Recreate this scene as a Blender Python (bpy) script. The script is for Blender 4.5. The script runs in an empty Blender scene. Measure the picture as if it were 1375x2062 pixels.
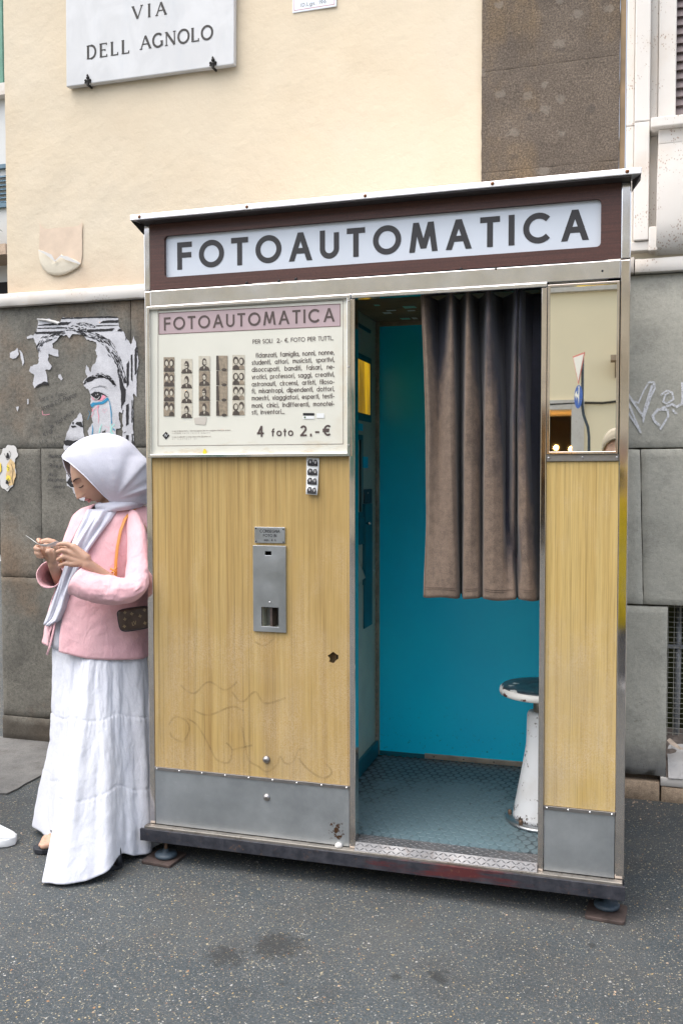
import bpy, bmesh, math, random
import numpy as np
from mathutils import Vector, Matrix, noise, Quaternion
random.seed(7)
SC = bpy.context.scene
COL = SC.collection
# ------------------------------------------------------------------ camera
CAMROT = ((0.9584156922966163, 0.28537116582481076, -0.0016304831756537817),
          (0.009749318775383764, -0.038452027456951365, -0.9992128864100311),
          (-0.2852092416858431, 0.9576454141801329, -0.039635200980291524))
CAMPOS = Vector((1.47378274, -2.68742718, 1.28598774))
FPX, CX, CY = 1820.0, 687.5, 1031.0
cam_d = bpy.data.cameras.new('camera'); cam = bpy.data.objects.new('camera', cam_d); COL.objects.link(cam)
r0, r1, r2 = [Vector(r).normalized() for r in CAMROT]
cam.matrix_world = Matrix(((r0.x, -r1.x, -r2.x, CAMPOS.x), (r0.y, -r1.y, -r2.y, CAMPOS.y), (r0.z, -r1.z, -r2.z, CAMPOS.z), (0, 0, 0, 1)))
cam_d.sensor_fit = 'VERTICAL'; cam_d.sensor_height = 36; cam_d.lens = FPX/2062*36
cam_d.clip_start = 0.02; cam_d.clip_end = 500
SC.camera = cam
# ------------------------------------------------------------------ sky, sun, exposure
world = bpy.data.worlds.new('World'); SC.world = world; world.use_nodes = True
wn = world.node_tree; bg = wn.nodes['Background']
sky = wn.nodes.new('ShaderNodeTexSky'); sky.sky_type = 'NISHITA'; sky.sun_disc = False
SUN_EL, SUN_AZ = math.radians(66), math.radians(228)     # azimuth measured clockwise from +Y
sky.sun_elevation = SUN_EL; sky.sun_rotation = SUN_AZ; sky.air_density = 1.0; sky.dust_density = 3.0; sky.ozone_density = 1.0
hs = wn.nodes.new('ShaderNodeHueSaturation'); hs.inputs['Saturation'].default_value = 0.6
wn.links.new(sky.outputs[0], hs.inputs['Color']); wn.links.new(hs.outputs[0], bg.inputs[0]); bg.inputs[1].default_value = 0.15
sl = bpy.data.lights.new('sun', 'SUN'); sl.energy = 1.5; sl.angle = math.radians(85); sl.color = (1.0, 0.955, 0.89)
sun = bpy.data.objects.new('sun', sl); COL.objects.link(sun)
sd = Vector((math.sin(SUN_AZ)*math.cos(SUN_EL), math.cos(SUN_AZ)*math.cos(SUN_EL), math.sin(SUN_EL)))
sun.rotation_euler = sd.to_track_quat('Z', 'Y').to_euler(); sun.location = sd*20
SC.view_settings.view_transform = 'Standard'; SC.view_settings.look = 'None'; SC.view_settings.gamma = 1
SC.view_settings.exposure = 1.33
SC.view_settings.use_curve_mapping = False
SC.cycles.max_bounces = 8; SC.cycles.glossy_bounces = 5; SC.cycles.transparent_max_bounces = 12

# ------------------------------------------------------------------ measuring: points of the photographed planes
def _ray(x, y):
    a, b = (x-CX)/FPX, (y-CY)/FPX
    return r0*a + r1*b + r2
def PY(x, y, Y):
    d = _ray(x, y); return CAMPOS + d*((Y-CAMPOS.y)/d.y)
def PZ(x, y, Z):
    d = _ray(x, y); return CAMPOS + d*((Z-CAMPOS.z)/d.z)
def PX(x, y, X):
    d = _ray(x, y); return CAMPOS + d*((X-CAMPOS.x)/d.x)
RIGHT = Vector((r0.x, r0.y, 0)).normalized()       # horizontal directions used for cloth rings
FWD = Vector((r2.x, r2.y, 0)).normalized()
# ------------------------------------------------------------------ materials
class NT:
    def __init__(s, name):
        s.m = bpy.data.materials.new(name); s.m.use_nodes = True; s.t = s.m.node_tree
        s.b = s.t.nodes['Principled BSDF']; s._co = None
    def n(s, typ, inp=None, **props):
        nd = s.t.nodes.new('ShaderNode'+typ)
        for k, v in props.items(): setattr(nd, k, v)
        for k, v in (inp or {}).items():
            if isinstance(v, bpy.types.NodeSocket): s.t.links.new(v, nd.inputs[k])
            else: nd.inputs[k].default_value = v
        return nd
    def co(s, scale=(1, 1, 1), loc=(0, 0, 0)):
        if s._co is None: s._co = s.n('TexCoord').outputs['Object']
        return s.n('Mapping', {'Vector': s._co, 'Scale': scale, 'Location': loc}).outputs[0]
    def noise(s, scale=5, detail=4, st=(1, 1, 1), rough=.55, loc=(0, 0, 0), dist=0):
        return s.n('TexNoise', {'Vector': s.co(st, loc), 'Scale': scale, 'Detail': detail, 'Roughness': rough, 'Distortion': dist}).outputs[0]
    def ramp(s, fac, stops, interp='LINEAR'):
        r = s.n('ValToRGB', {'Fac': fac}); r.color_ramp.interpolation = interp
        e = r.color_ramp.elements
        while len(e) < len(stops): e.new(0.5)
        for i, (p, c) in enumerate(stops):
            e[i].position = p; e[i].color = (c, c, c, 1) if isinstance(c, (int, float)) else (*c, 1)
        return r.outputs[0]
    def mix(s, f, a, b, mode='MIX'):
        nd = s.n('Mix', data_type='RGBA', blend_type=mode)
        for i, v in ((0, f), (6, a), (7, b)):
            if isinstance(v, bpy.types.NodeSocket): s.t.links.new(v, nd.inputs[i])
            else: nd.inputs[i].default_value = v if i == 0 else (*v, 1)
        return nd.outputs[2]
    def math(s, op, a, b=0.0, c=0.0):
        nd = s.n('Math', operation=op)
        for i, v in enumerate((a, b, c)):
            if isinstance(v, bpy.types.NodeSocket): s.t.links.new(v, nd.inputs[i])
            else: nd.inputs[i].default_value = v
        return nd.outputs[0]
    def sep(s):
        return s.n('SeparateXYZ', {'Vector': s.co()}).outputs
    def spot(s, c, r0_, r1_):
        d = s.n('VectorMath', {0: s.co(), 1: c}, operation='DISTANCE').outputs['Value']
        return s.n('MapRange', {'Value': d, 'From Min': r0_, 'From Max': r1_, 'To Min': 1.0, 'To Max': 0.0}).outputs[0]
    def set(s, col=None, rough=None, metal=None, bumps=(), **kw):
        def put(k, v):
            if isinstance(v, bpy.types.NodeSocket): s.t.links.new(v, s.b.inputs[k])
            elif isinstance(v, tuple) and len(v) == 3 and s.b.inputs[k].type == 'RGBA': s.b.inputs[k].default_value = (*v, 1)
            else: s.b.inputs[k].default_value = v
        if col is not None: put('Base Color', col)
        if rough is not None: put('Roughness', rough)
        if metal is not None: put('Metallic', metal)
        for k, v in kw.items(): put(k.replace('_', ' '), v)
        nrm = None
        for h, st, ds in bumps:
            inp = {'Height': h, 'Strength': st, 'Distance': ds}
            if nrm is not None: inp['Normal'] = nrm
            nrm = s.n('Bump', inp).outputs[0]
        if nrm is not None: s.t.links.new(nrm, s.b.inputs['Normal'])
        return s.m
M = {}
def simple(name, col, rough=.6, metal=0, var=.0, vscale=8, bump=0, bscale=60, bdist=.001, **kw):
    t = NT(name); c = col
    if var:
        f = t.ramp(t.noise(vscale, 5), [(.3, 0), (.7, 1)])
        c = t.mix(f, tuple(x*(1-var) for x in col), tuple(min(1, x*(1+var)) for x in col))
    bumps = [(t.noise(bscale, 4), bump, bdist)] if bump else []
    M[name] = t.set(c, rough, metal, bumps, **kw); return M[name]

# --- cream render
t = NT('cream_plaster')
big = t.ramp(t.noise(.9, 4), [(.3, 0), (.7, 1)])
c = t.mix(big, (.62, .52, .375), (.635, .545, .41))
blot = t.ramp(t.noise(3.2, 6, rough=.6), [(.50, 0), (.72, 1)])
c = t.mix(t.math('MULTIPLY', blot, .30), c, (.61, .49, .34))
pale = t.ramp(t.noise(1.6, 5, loc=(3, 1, 7)), [(.5, 0), (.75, 1)])
c = t.mix(t.math('MULTIPLY', pale, .5), c, (.645, .58, .465))
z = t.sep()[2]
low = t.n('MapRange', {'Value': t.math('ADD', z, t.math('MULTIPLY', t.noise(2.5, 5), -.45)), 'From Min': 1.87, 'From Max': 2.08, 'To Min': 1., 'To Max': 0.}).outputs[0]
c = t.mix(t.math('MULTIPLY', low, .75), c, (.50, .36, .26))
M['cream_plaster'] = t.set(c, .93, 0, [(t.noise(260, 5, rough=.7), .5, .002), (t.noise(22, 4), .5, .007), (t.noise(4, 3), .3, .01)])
# --- far cream
simple('far_plaster', (.92, .79, .55), .9, var=.06, vscale=.4)
simple('far_white_plaster', (.58, .575, .55), .9, var=.08, vscale=.6)
simple('patch_plaster', (.64, .51, .39), .95, var=.10, vscale=12, bump=.3, bscale=150)
# --- dado stone
def stone(name, c1, c2, c3, speck, pits=.6, warm=None, gl=(.6, 1.45)):
    t = NT(name)
    c = t.mix(t.ramp(t.noise(2.3, 6, rough=.6), [(.32, 0), (.68, 1)]), c1, c2)
    c = t.mix(t.math('MULTIPLY', t.ramp(t.noise(7, 6, rough=.7, loc=(2, 5, 1)), [(.5, 0), (.7, 1)]), .6), c, c3)
    if warm: c = t.mix(t.math('MULTIPLY', t.ramp(t.noise(1.7, 5, rough=.6, loc=(7.3, 2, 4)), [(.5, 0), (.68, 1)]), .7), c, warm)
    g = t.ramp(t.noise(420, 3, rough=.8), [(.34, gl[0]), (.52, 1), (.66, gl[1])])
    c = t.mix(1, c, g, 'MULTIPLY')
    g2 = t.ramp(t.noise(60, 5, rough=.8), [(.38, .72), (.5, 1), (.66, 1.22)])
    c = t.mix(speck, c, t.mix(1, c, g2, 'MULTIPLY'))
    v = t.n('TexVoronoi', {'Vector': t.co((1, 1, 1.6)), 'Scale': 95.0, 'Randomness': 1.0}).outputs['Distance']
    pit = t.ramp(t.math('ADD', v, t.math('MULTIPLY', t.noise(14, 4), .35)), [(.22, 0), (.34, 1)])
    if name == 'pitted_stone':
        zz_ = t.math('ADD', t.sep()[2], t.math('MULTIPLY', t.noise(6, 5), -.22)); c = t.mix(t.n('MapRange', {'Value': zz_, 'From Min': .02, 'From Max': .13, 'To Min': .75, 'To Max': 0.}).outputs[0], c, (.10, .10, .105))
    if name == 'grey_sandstone':
        zz_ = t.math('ADD', t.sep()[2], t.math('MULTIPLY', t.noise(5, 5), -.20)); c = t.mix(t.n('MapRange', {'Value': zz_, 'From Min': -.02, 'From Max': .07, 'To Min': .75, 'To Max': 0.}).outputs[0], c, (.045, .035, .025))
    c = t.mix(pits, c, t.mix(1, c, t.mix(pit, (.45, .44, .42), (1, 1, 1)), 'MULTIPLY'))
    M[name] = t.set(c, .92, 0, [(t.noise(240, 5, rough=.75), .6, .002), (pit, .55*pits+.1, .003), (t.noise(28, 5, rough=.65), .55, .006)])
stone('grey_sandstone', (.100, .095, .080), (.205, .193, .162), (.060, .056, .049), 1.0, .35, (.19, .125, .075), (.55, 1.5))
stone('pitted_stone', (.40, .385, .325), (.49, .47, .40), (.27, .26, .225), .35, 1.0, None, (.86, 1.12))
stone('brown_stone', (.098, .074, .054), (.150, .117, .088), (.052, .044, .037), 1.0, .55, (.165, .115, .068))
stone('beige_stone', (.38, .28, .19), (.48, .36, .26), (.26, .19, .13), .8, .3)
t = NT('peperino')
c = t.mix(t.ramp(t.noise(3, 5), [(.32, 0), (.68, 1)]), (.085, .066, .050), (.135, .106, .080))
c = t.mix(t.math('MULTIPLY', t.ramp(t.noise(2.2, 5, st=(2, 1, 1), loc=(6.4, 2, 4)), [(.5, 0), (.66, 1)]), .6), c, (.185, .125, .065))
c = t.mix(1, c, t.ramp(t.noise(150, 4, rough=.85), [(.32, .35), (.5, 1), (.68, 1.9)]), 'MULTIPLY')
v = t.n('TexVoronoi', {'Vector': t.n('Mix', {0: .05, 4: t.co((1, 1, 1.3)), 5: t.n('TexNoise', {'Vector': t.co(), 'Scale': 30.}).outputs['Color']}, data_type='VECTOR').outputs[1], 'Scale': 17.})
sp = t.n('SeparateColor', {'Color': v.outputs['Color']}).outputs
inc = t.math('MULTIPLY', t.math('GREATER_THAN', sp[0], .80), t.ramp(v.outputs['Distance'], [(.30, 1), (.42, 0)]))
c = t.mix(t.math('MULTIPLY', inc, .42), c, t.mix(t.math('GREATER_THAN', sp[1], .5), (.23, .20, .165), (.040, .036, .034)))
M['peperino'] = t.set(c, .95, 0, [(t.noise(140, 5, rough=.8), .9, .004), (t.noise(30, 5, rough=.7), .6, .008), (inc, .3, .003)])
# --- travertine
t = NT('travertine')
c = t.mix(t.ramp(t.noise(2.2, 5), [(.3, 0), (.7, 1)]), (.60, .555, .50), (.66, .63, .585))
c = t.mix(t.math('MULTIPLY', t.ramp(t.noise(5, 6, loc=(4, 4, 1)), [(.52, 0), (.72, 1)]), .5), c, (.52, .42, .32))
v = t.n('TexVoronoi', {'Vector': t.co((1, 1, .6)), 'Scale': 130.0}).outputs['Distance']
clus = t.ramp(t.noise(9, 4, loc=(1, 9, 2)), [(.47, 0), (.62, .5)])
pt = t.math('LESS_THAN', v, t.math('MULTIPLY', clus, .62))
c = t.mix(t.math('MULTIPLY', pt, .7), c, (.30, .19, .13))
M['travertine'] = t.set(c, .75, 0, [(t.math('SUBTRACT', 1.0, pt), .5, .002), (t.noise(60, 4), .2, .002)])
# --- marble plaque
t = NT('marble')
c = t.mix(t.ramp(t.noise(6, 6, dist=1.2), [(.4, 0), (.65, 1)]), (.52, .52, .515), (.575, .575, .57))
c = t.mix(t.math('MULTIPLY', t.ramp(t.noise(7, 5, st=(2, 1, .4)), [(.55, 0), (.75, 1)]), .25), c, (.40, .43, .46))
M['marble'] = t.set(c, .5, 0, [(t.noise(50, 4), .1, .001)])
# --- asphalt
t = NT('asphalt')
base = t.mix(t.ramp(t.noise(1.4, 5), [(.3, 0), (.7, 1)]), (.033, .043, .049), (.057, .069, .075))
base = t.mix(t.math('MULTIPLY', t.ramp(t.noise(6, 5, loc=(4, 1, 0)), [(.5, 0), (.75, 1)]), .4), base, (.027, .027, .027))
g = t.ramp(t.noise(125, 6, rough=.9), [(.34, .34), (.5, 1), (.66, 2.0)])
base = t.mix(1, base, g, 'MULTIPLY')
def chips(scale, thr, size, cols, off):
    global base
    vn = t.n('TexVoronoi', {'Vector': t.n('Mapping', {'Vector': t.n('Mix', {0: .012, 4: t._co, 5: t.n('TexNoise', {'Vector': t.co(), 'Scale': 90.}).outputs['Color']}, data_type='VECTOR').outputs[1], 'Location': off}).outputs[0], 'Scale': scale})
    sp = t.n('SeparateColor', {'Color': vn.outputs['Color']}).outputs
    on = t.math('MULTIPLY', t.math('GREATER_THAN', sp[0], thr), t.math('LESS_THAN', vn.outputs['Distance'], size))
    colr = t.ramp(sp[1], cols, 'CONSTANT')
    base = t.mix(on, base, colr); return on
cols = [(0, (.27, .245, .18)), (.25, (.38, .325, .215)), (.45, (.20, .19, .175)), (.60, (.40, .29, .125)), (.70, (.42, .405, .375)), (.84, (.12, .12, .12)), (.95, (.32, .17, .08))]
t.co()
o3 = chips(290, .58, .42, [(0, (.095, .095, .092)), (.3, (.145, .135, .11)), (.5, (.030, .032, .034)), (.7, (.19, .16, .115)), (.9, (.21, .205, .20))], (5, 1, 2)); o1 = chips(175, .80, .36, cols, (0, 0, 0)); o2 = chips(105, .94, .33, cols, (3.1, 2.2, 1))
yy = t.sep()[1]
near = t.n('MapRange', {'Value': t.math('ADD', yy, t.math('MULTIPLY', t.noise(3, 5), .5)), 'From Min': .75, 'From Max': 1.3, 'To Min': 0., 'To Max': 1.}).outputs[0]
base = t.mix(t.math('MULTIPLY', near, .25), base, (.03, .027, .024))
warmz = t.math('MULTIPLY', t.n('MapRange', {'Value': yy, 'From Min': -.75, 'From Max': -.12, 'To Min': 0., 'To Max': 1.}).outputs[0], t.ramp(t.noise(3.3, 6, loc=(1, 1, 5), rough=.7), [(.40, 0), (.60, 1)]))
base = t.mix(t.math('MULTIPLY', warmz, .20), base, (.135, .115, .092))
dusty = t.ramp(t.noise(2.1, 6, loc=(8, 3, 1), rough=.65), [(.52, 0), (.72, 1)])
base = t.mix(t.math('MULTIPLY', dusty, .16), base, (.12, .12, .113))
grim = t.ramp(t.math('ADD', t.math('MULTIPLY', t.math('MAXIMUM', t.spot((.61, -.41, 0), .0, .17), t.spot((.50, -.50, 0), .0, .13)), .42), t.math('MULTIPLY', t.noise(34, 8, rough=.85), .95)), [(.725, 0), (.77, 1)])
grim2 = t.ramp(t.math('ADD', t.math('MULTIPLY', t.spot((1.06, -.44, 0), .0, .08), .42), t.math('MULTIPLY', t.noise(30, 5), .7)), [(.60, 0), (.7, 1)])
gum = t.n('TexVoronoi', {'Vector': t.co(), 'Scale': 4.5}).outputs['Distance']
gumm = t.ramp(t.math('ADD', gum, t.math('MULTIPLY', t.noise(60, 4), .05)), [(.075, 1), (.10, 0)])
dirt = t.math('MAXIMUM', t.math('MAXIMUM', grim, grim2), gumm)
base = t.mix(t.math('MULTIPLY', dirt, .58), base, (.010, .010, .010))
M['asphalt'] = t.set(base, .82, 0, [(t.noise(230, 4, rough=.8), .8, .004), (o1, .35, .003), (t.noise(5, 4), .3, .02)])
t = NT('slab_concrete')
c = t.mix(t.ramp(t.noise(5, 6, rough=.7), [(.3, 0), (.7, 1)]), (.085, .083, .080), (.17, .165, .155))
c = t.mix(t.math('MULTIPLY', t.ramp(t.noise(11, 6, rough=.7, loc=(3, 3, 3)), [(.52, 0), (.68, 1)]), .6), c, (.06, .052, .045))
c = t.mix(1, c, t.ramp(t.noise(250, 4, rough=.8), [(.36, .7), (.5, 1), (.64, 1.3)]), 'MULTIPLY')
M['slab_concrete'] = t.set(c, .9, 0, [(t.noise(120, 5, rough=.7), .5, .003), (t.noise(14, 4), .4, .01)])
# --- wood laminate
def wood(name, lo, mid, hi, wear, zw=(.2, 1.0)):
    t = NT(name)
    c = t.ramp(t.noise(1, 6, st=(48, 48, .55), rough=.6), [(.28, lo), (.48, mid), (.72, hi)])
    fine = t.ramp(t.noise(1, 4, st=(300, 300, 5), rough=.7), [(.34, .80), (.5, 1), (.68, 1.10)])
    c = t.mix(1, c, fine, 'MULTIPLY')
    ln = t.ramp(t.noise(1, 3, st=(130, 130, .9), loc=(2, 7, 1)), [(.35, .0), (.42, 1)])
    c = t.mix(t.math('MULTIPLY', t.math('SUBTRACT', 1, ln), .50), c, tuple(x*.55 for x in lo))
    ln2 = t.ramp(t.noise(1, 2, st=(210, 210, 1.6), loc=(5, 3, 2)), [(.30, .0), (.36, 1)])
    c = t.mix(t.math('MULTIPLY', t.math('SUBTRACT', 1, ln2), .4), c, tuple(x*.6 for x in lo))
    z = t.sep()[2]
    wm = t.n('MapRange', {'Value': z, 'From Min': zw[0], 'From Max': zw[1], 'To Min': 1., 'To Max': 0.}).outputs[0]
    wn_ = t.ramp(t.math('ADD', t.math('MULTIPLY', wm, .22), t.noise(4.5, 5, st=(1.5, 1, .8))), [(.52, 0), (.74, 1)])
    gr = t.ramp(t.noise(330, 3, rough=.8), [(.45, 0), (.55, 1)])
    c = t.mix(t.math('MULTIPLY', t.math('MULTIPLY', wn_, gr), wear), c, (.58, .46, .33))
    c = t.mix(t.math('MULTIPLY', t.ramp(t.noise(3, 5, loc=(9, 9, 2)), [(.55, 0), (.8, 1)]), .35), c, tuple(x*.62 for x in mid))
    hz_ = t.math('MULTIPLY', t.ramp(t.noise(2.6, 6, loc=(3, 9, 5), rough=.6), [(.48, 0), (.68, 1)]), t.math('MULTIPLY', wm, .55)); c = t.mix(hz_, c, (.36, .29, .19))
    M[name] = t.set(c, .42, 0, [(t.noise(1, 4, st=(300, 300, 6)), .18, .0008), (t.noise(2.2, 2), .12, .01)])
wood('laminate_wood', (.335, .212, .072), (.41, .275, .098), (.455, .32, .122), .40)
wood('worn_laminate_wood', (.41, .27, .085), (.48, .335, .12), (.53, .39, .155), .55, (.2, 1.2))
t = NT('brown_wood')
c = t.ramp(t.noise(1, 6, st=(2, 60, 130), rough=.65), [(.3, (.036, .011, .007)), (.55, (.072, .023, .015)), (.75, (.10, .037, .026))])
c = t.mix(1, c, t.ramp(t.noise(300, 4, rough=.8), [(.36, .75), (.5, 1), (.66, 1.35)]), 'MULTIPLY')
M['brown_wood'] = t.set(c, .5, 0, [(t.noise(1, 4, st=(6, 150, 300)), .25, .001)])
# --- metals
def metal(name, col, rough, wob=.12, scr=.3, dirt=0.0, mt=1.0, zd=None):
    t = NT(name)
    r = t.ramp(t.noise(9, 5, st=(1, 1, 1)), [(.3, rough*.75), (.7, min(1, rough*1.35))])
    c = t.mix(t.ramp(t.noise(14, 6, rough=.7), [(.35, 0), (.7, 1)]), tuple(x*.86 for x in col), col)
    if dirt:
        d = t.ramp(t.noise(38, 6, rough=.75, loc=(1, 2, 3)), [(.54, 0), (.72, 1)])
        c = t.mix(t.math('MULTIPLY', d, dirt), c, (.085, .050, .032))
    s = t.ramp(t.noise(1, 3, st=(700, 700, 12)), [(.45, 0), (.55, 1)])
    M[name] = t.set(c, r, mt, [(t.noise(3.2, 2), wob, .02)]+([(s, scr*.12, .0002)] if scr > .3 else []))
metal('polished_steel', (.84, .76, .70), .09, .16, .2, .0)
metal('bright_steel', (.90, .87, .86), .14, .22, .2, .0)
metal('roof_metal', (.92, .90, .90), .38, .05, .2, .03, .75)
simple('roof_soffit', (.035, .028, .026), .6)
metal('brushed_aluminium', (.50, .52, .54), .36, .03, .35, .06)
metal('tread_metal', (.185, .185, .19), .5, .03, .3, .5, .65)
metal('trim_steel', (.38, .36, .35), .38, .05, .4, .35)
metal('worn_lip_metal', (.40, .37, .33), .5, .05, .8, .75)
t = NT('galvanised_plate')
c = t.mix(t.ramp(t.noise(5, 6, rough=.65), [(.3, 0), (.7, 1)]), (.29, .31, .325), (.45, .475, .49))
c = t.mix(t.math('MULTIPLY', t.ramp(t.noise(1, 6, st=(26, 26, 90), loc=(2, 1, 4), rough=.7), [(.62, 0), (.70, 1)]), .25), c, (.62, .63, .64))
sx = t.sep()
rust = t.ramp(t.math('ADD', t.math('MULTIPLY', t.spot((.655, 0, .165), .0, .10), .38), t.math('MULTIPLY', t.noise(55, 5, rough=.7), .72)), [(.665, 0), (.71, 1)])
c = t.mix(rust, c, (.10, .05, .025))
M['galvanised_plate'] = t.set(c, t.ramp(t.noise(8, 5), [(.3, .34), (.7, .52)]), .75, [(t.noise(2.6, 2), .12, .02), (t.noise(300, 3), .06, .0005)])
t = NT('painted_channel')
redm = t.n('MapRange', {'Value': t.math('ABSOLUTE', t.math('SUBTRACT', t.sep()[0], 1.02)), 'From Min': .06, 'From Max': .34, 'To Min': .12, 'To Max': -.18}).outputs[0]
rm = t.ramp(t.math('ADD', redm, t.noise(1, 6, st=(7, 7, 60), rough=.7)), [(.50, 0), (.66, 1)])
c = t.mix(t.ramp(t.noise(30, 6, rough=.7), [(.4, 0), (.7, 1)]), (.020, .022, .030), (.055, .055, .066))
c = t.mix(rm, c, (.085, .018, .020))
c = t.mix(t.math('MULTIPLY', t.ramp(t.noise(50, 6, rough=.8, loc=(3, 3, 3)), [(.58, 0), (.68, 1)]), .6), c, (.16, .09, .05))
M['painted_channel'] = t.set(c, .42, .1, [(t.noise(60, 4), .25, .001)])
simple('rusty_plate', (.085, .062, .055), .6, .3, var=.45, vscale=30, bump=.4, bscale=120)
simple('rusty_rod', (.16, .10, .065), .7, .3, var=.4, vscale=60, bump=.4, bscale=200)
simple('foot_rubber', (.040, .060, .080), .55, var=.3, vscale=40, bump=.1)
simple('rivet_steel', (.75, .74, .73), .28, 1)
simple('rust_screw', (.22, .09, .035), .7, .3, var=.4, vscale=300)
simple('dark_void', (.012, .010, .010), .9)
simple('black_print', (.016, .015, .017), .45)
simple('sign_letter', (.024, .022, .024), .45)
simple('poster_letter', (.075, .052, .046), .5, var=.15, vscale=60)
simple('poster_pink', (.42, .32, .33), .4, var=.06, vscale=9)
simple('poster_line', (.12, .07, .06), .5)
t = NT('poster_paper')
c = t.mix(t.ramp(t.noise(4, 5), [(.35, 0), (.7, 1)]), (.62, .61, .53), (.68, .665, .58))
ed = t.math('MULTIPLY', t.ramp(t.noise(9, 6, rough=.7, st=(1, 1, 2.5)), [(.52, 0), (.7, 1)]), t.n('MapRange', {'Value': t.sep()[2], 'From Min': 1.36, 'From Max': 1.41, 'To Min': .8, 'To Max': .0}).outputs[0])
c = t.mix(ed, c, (.50, .36, .18))
rt = t.math('MULTIPLY', t.ramp(t.noise(11, 5, loc=(5, 2, 2)), [(.5, 0), (.7, 1)]), t.n('MapRange', {'Value': t.sep()[0], 'From Min': .64, 'From Max': .70, 'To Min': .0, 'To Max': .55}).outputs[0])
c = t.mix(rt, c, (.52, .40, .24))
M['poster_paper'] = t.set(c, .28, 0, [(t.noise(3, 2), .03, .01)])
simple('photo_light', (.50, .46, .37), .5, var=.12, vscale=90)
simple('photo_mid', (.26, .21, .15), .5, var=.3, vscale=110)
simple('photo_dark', (.060, .046, .036), .5, var=.3, vscale=90)
simple('strip_white', (.74, .75, .74), .3)
simple('strip_grey', (.30, .29, .29), .3, var=.4, vscale=140)
simple('acrylic_white', (.64, .68, .74), .22, var=.05, vscale=2.5)
simple('yellow_paint', (.72, .56, .03), .5)
M['mirror_glass'] = NT('mirror_glass').set((1.0, .955, .83), .012, 1.0, [])
t = NT('teal_panel')
c = t.mix(t.ramp(t.noise(3, 4), [(.35, 0), (.7, 1)]), (.001, .62, .95), (.002, .69, 1.0))
c = t.mix(t.math('MULTIPLY', t.ramp(t.noise(60, 6, rough=.8), [(.60, 0), (.66, 1)]), t.n('MapRange', {'Value': t.sep()[2], 'From Min': .15, 'From Max': .40, 'To Min': .8, 'To Max': 0.}).outputs[0]), c, (.01, .06, .08))
M['teal_panel'] = t.set(c, .30, 0, [(t.noise(2.2, 2), .06, .02)])
simple('teal_trim', (.006, .12, .165), .4, var=.2, vscale=12)
simple('inner_white', (.80, .80, .76), .5)
simple('cream_panel', (.50, .52, .42), .45, var=.1, vscale=7)
simple('ceiling_board', (.22, .15, .08), .7, var=.3, vscale=8)
simple('old_aluminium', (.42, .37, .31), .45, .7, var=.25, vscale=18)
simple('dark_rail', (.05, .05, .05), .4, .8)
t = NT('amber_glass')
c = t.mix(t.ramp(t.noise(1, 4, st=(8, 14, 3)), [(.4, 0), (.65, 1)]), (.30, .16, .01), (.95, .55, .02))
M['amber_glass'] = t.set(c, .3, 0, [(t.noise(300, 2), .5, .002)], Emission_Color=c, Emission_Strength=.25)
t = NT('rubber_mat')
wearm = t.ramp(t.math('ADD', t.math('MULTIPLY', t.n('MapRange', {'Value': t.n('VectorMath', {0: t.co((1, .9, 1)), 1: (.93, .26, .14)}, operation='DISTANCE').outputs['Value'], 'From Min': .10, 'From Max': .42, 'To Min': .42, 'To Max': -.08}).outputs[0], 1.0), t.noise(12, 6, rough=.7)), [(.46, 0), (.70, 1)])
c = t.mix(t.ramp(t.noise(30, 5), [(.4, 0), (.7, 1)]), (.080, .115, .130), (.115, .165, .185))
c = t.mix(t.math('MULTIPLY', wearm, .85), c, (.115, .172, .192))
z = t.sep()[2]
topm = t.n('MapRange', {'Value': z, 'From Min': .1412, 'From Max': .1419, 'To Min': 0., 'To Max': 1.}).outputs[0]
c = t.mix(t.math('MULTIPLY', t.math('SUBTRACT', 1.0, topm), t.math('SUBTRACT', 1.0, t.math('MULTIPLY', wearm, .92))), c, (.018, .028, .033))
c = t.mix(t.math('MULTIPLY', t.ramp(t.noise(26, 6, rough=.8, loc=(1, 8, 2)), [(.60, 0), (.70, 1)]), .75), c, (.02, .025, .028))
M['rubber_mat'] = t.set(c, .5, 0, [(t.noise(70, 4), .12, .001)])
t = NT('stool_enamel')
chip = t.ramp(t.noise(26, 5, rough=.6, st=(1, 1, 1.3)), [(.54, 0), (.56, 1)])
M['stool_enamel_chipped'] = t.set(t.mix(chip, (.70, .68, .64), (.11, .035, .02)), .35, 0, [(chip, .5, .001)])
t = NT('stool_column')
chip = t.ramp(t.math('ADD', t.noise(40, 5, rough=.7), t.n('MapRange', {'Value': t.sep()[2], 'From Min': .15, 'From Max': .22, 'To Min': .14, 'To Max': 0.}).outputs[0]), [(.63, 0), (.65, 1)])
gd = t.math('MULTIPLY', t.ramp(t.noise(10, 6), [(.5, 0), (.75, 1)]), .4)
M['stool_column'] = t.set(t.mix(chip, t.mix(gd, (.66, .67, .68), (.42, .38, .33)), (.07, .05, .04)), .4, 0)
t = NT('stool_seat')
chip = t.ramp(t.noise(15, 5, rough=.55, loc=(4, 2, 2)), [(.59, 0), (.61, 1)])
c = t.mix(t.ramp(t.noise(30, 5, rough=.7), [(.4, 0), (.65, 1)]), (.020, .030, .036), (.065, .088, .10))
M['stool_seat'] = t.set(t.mix(chip, c, (.55, .55, .53)), .3, 0, [(chip, .3, .001)])
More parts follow.
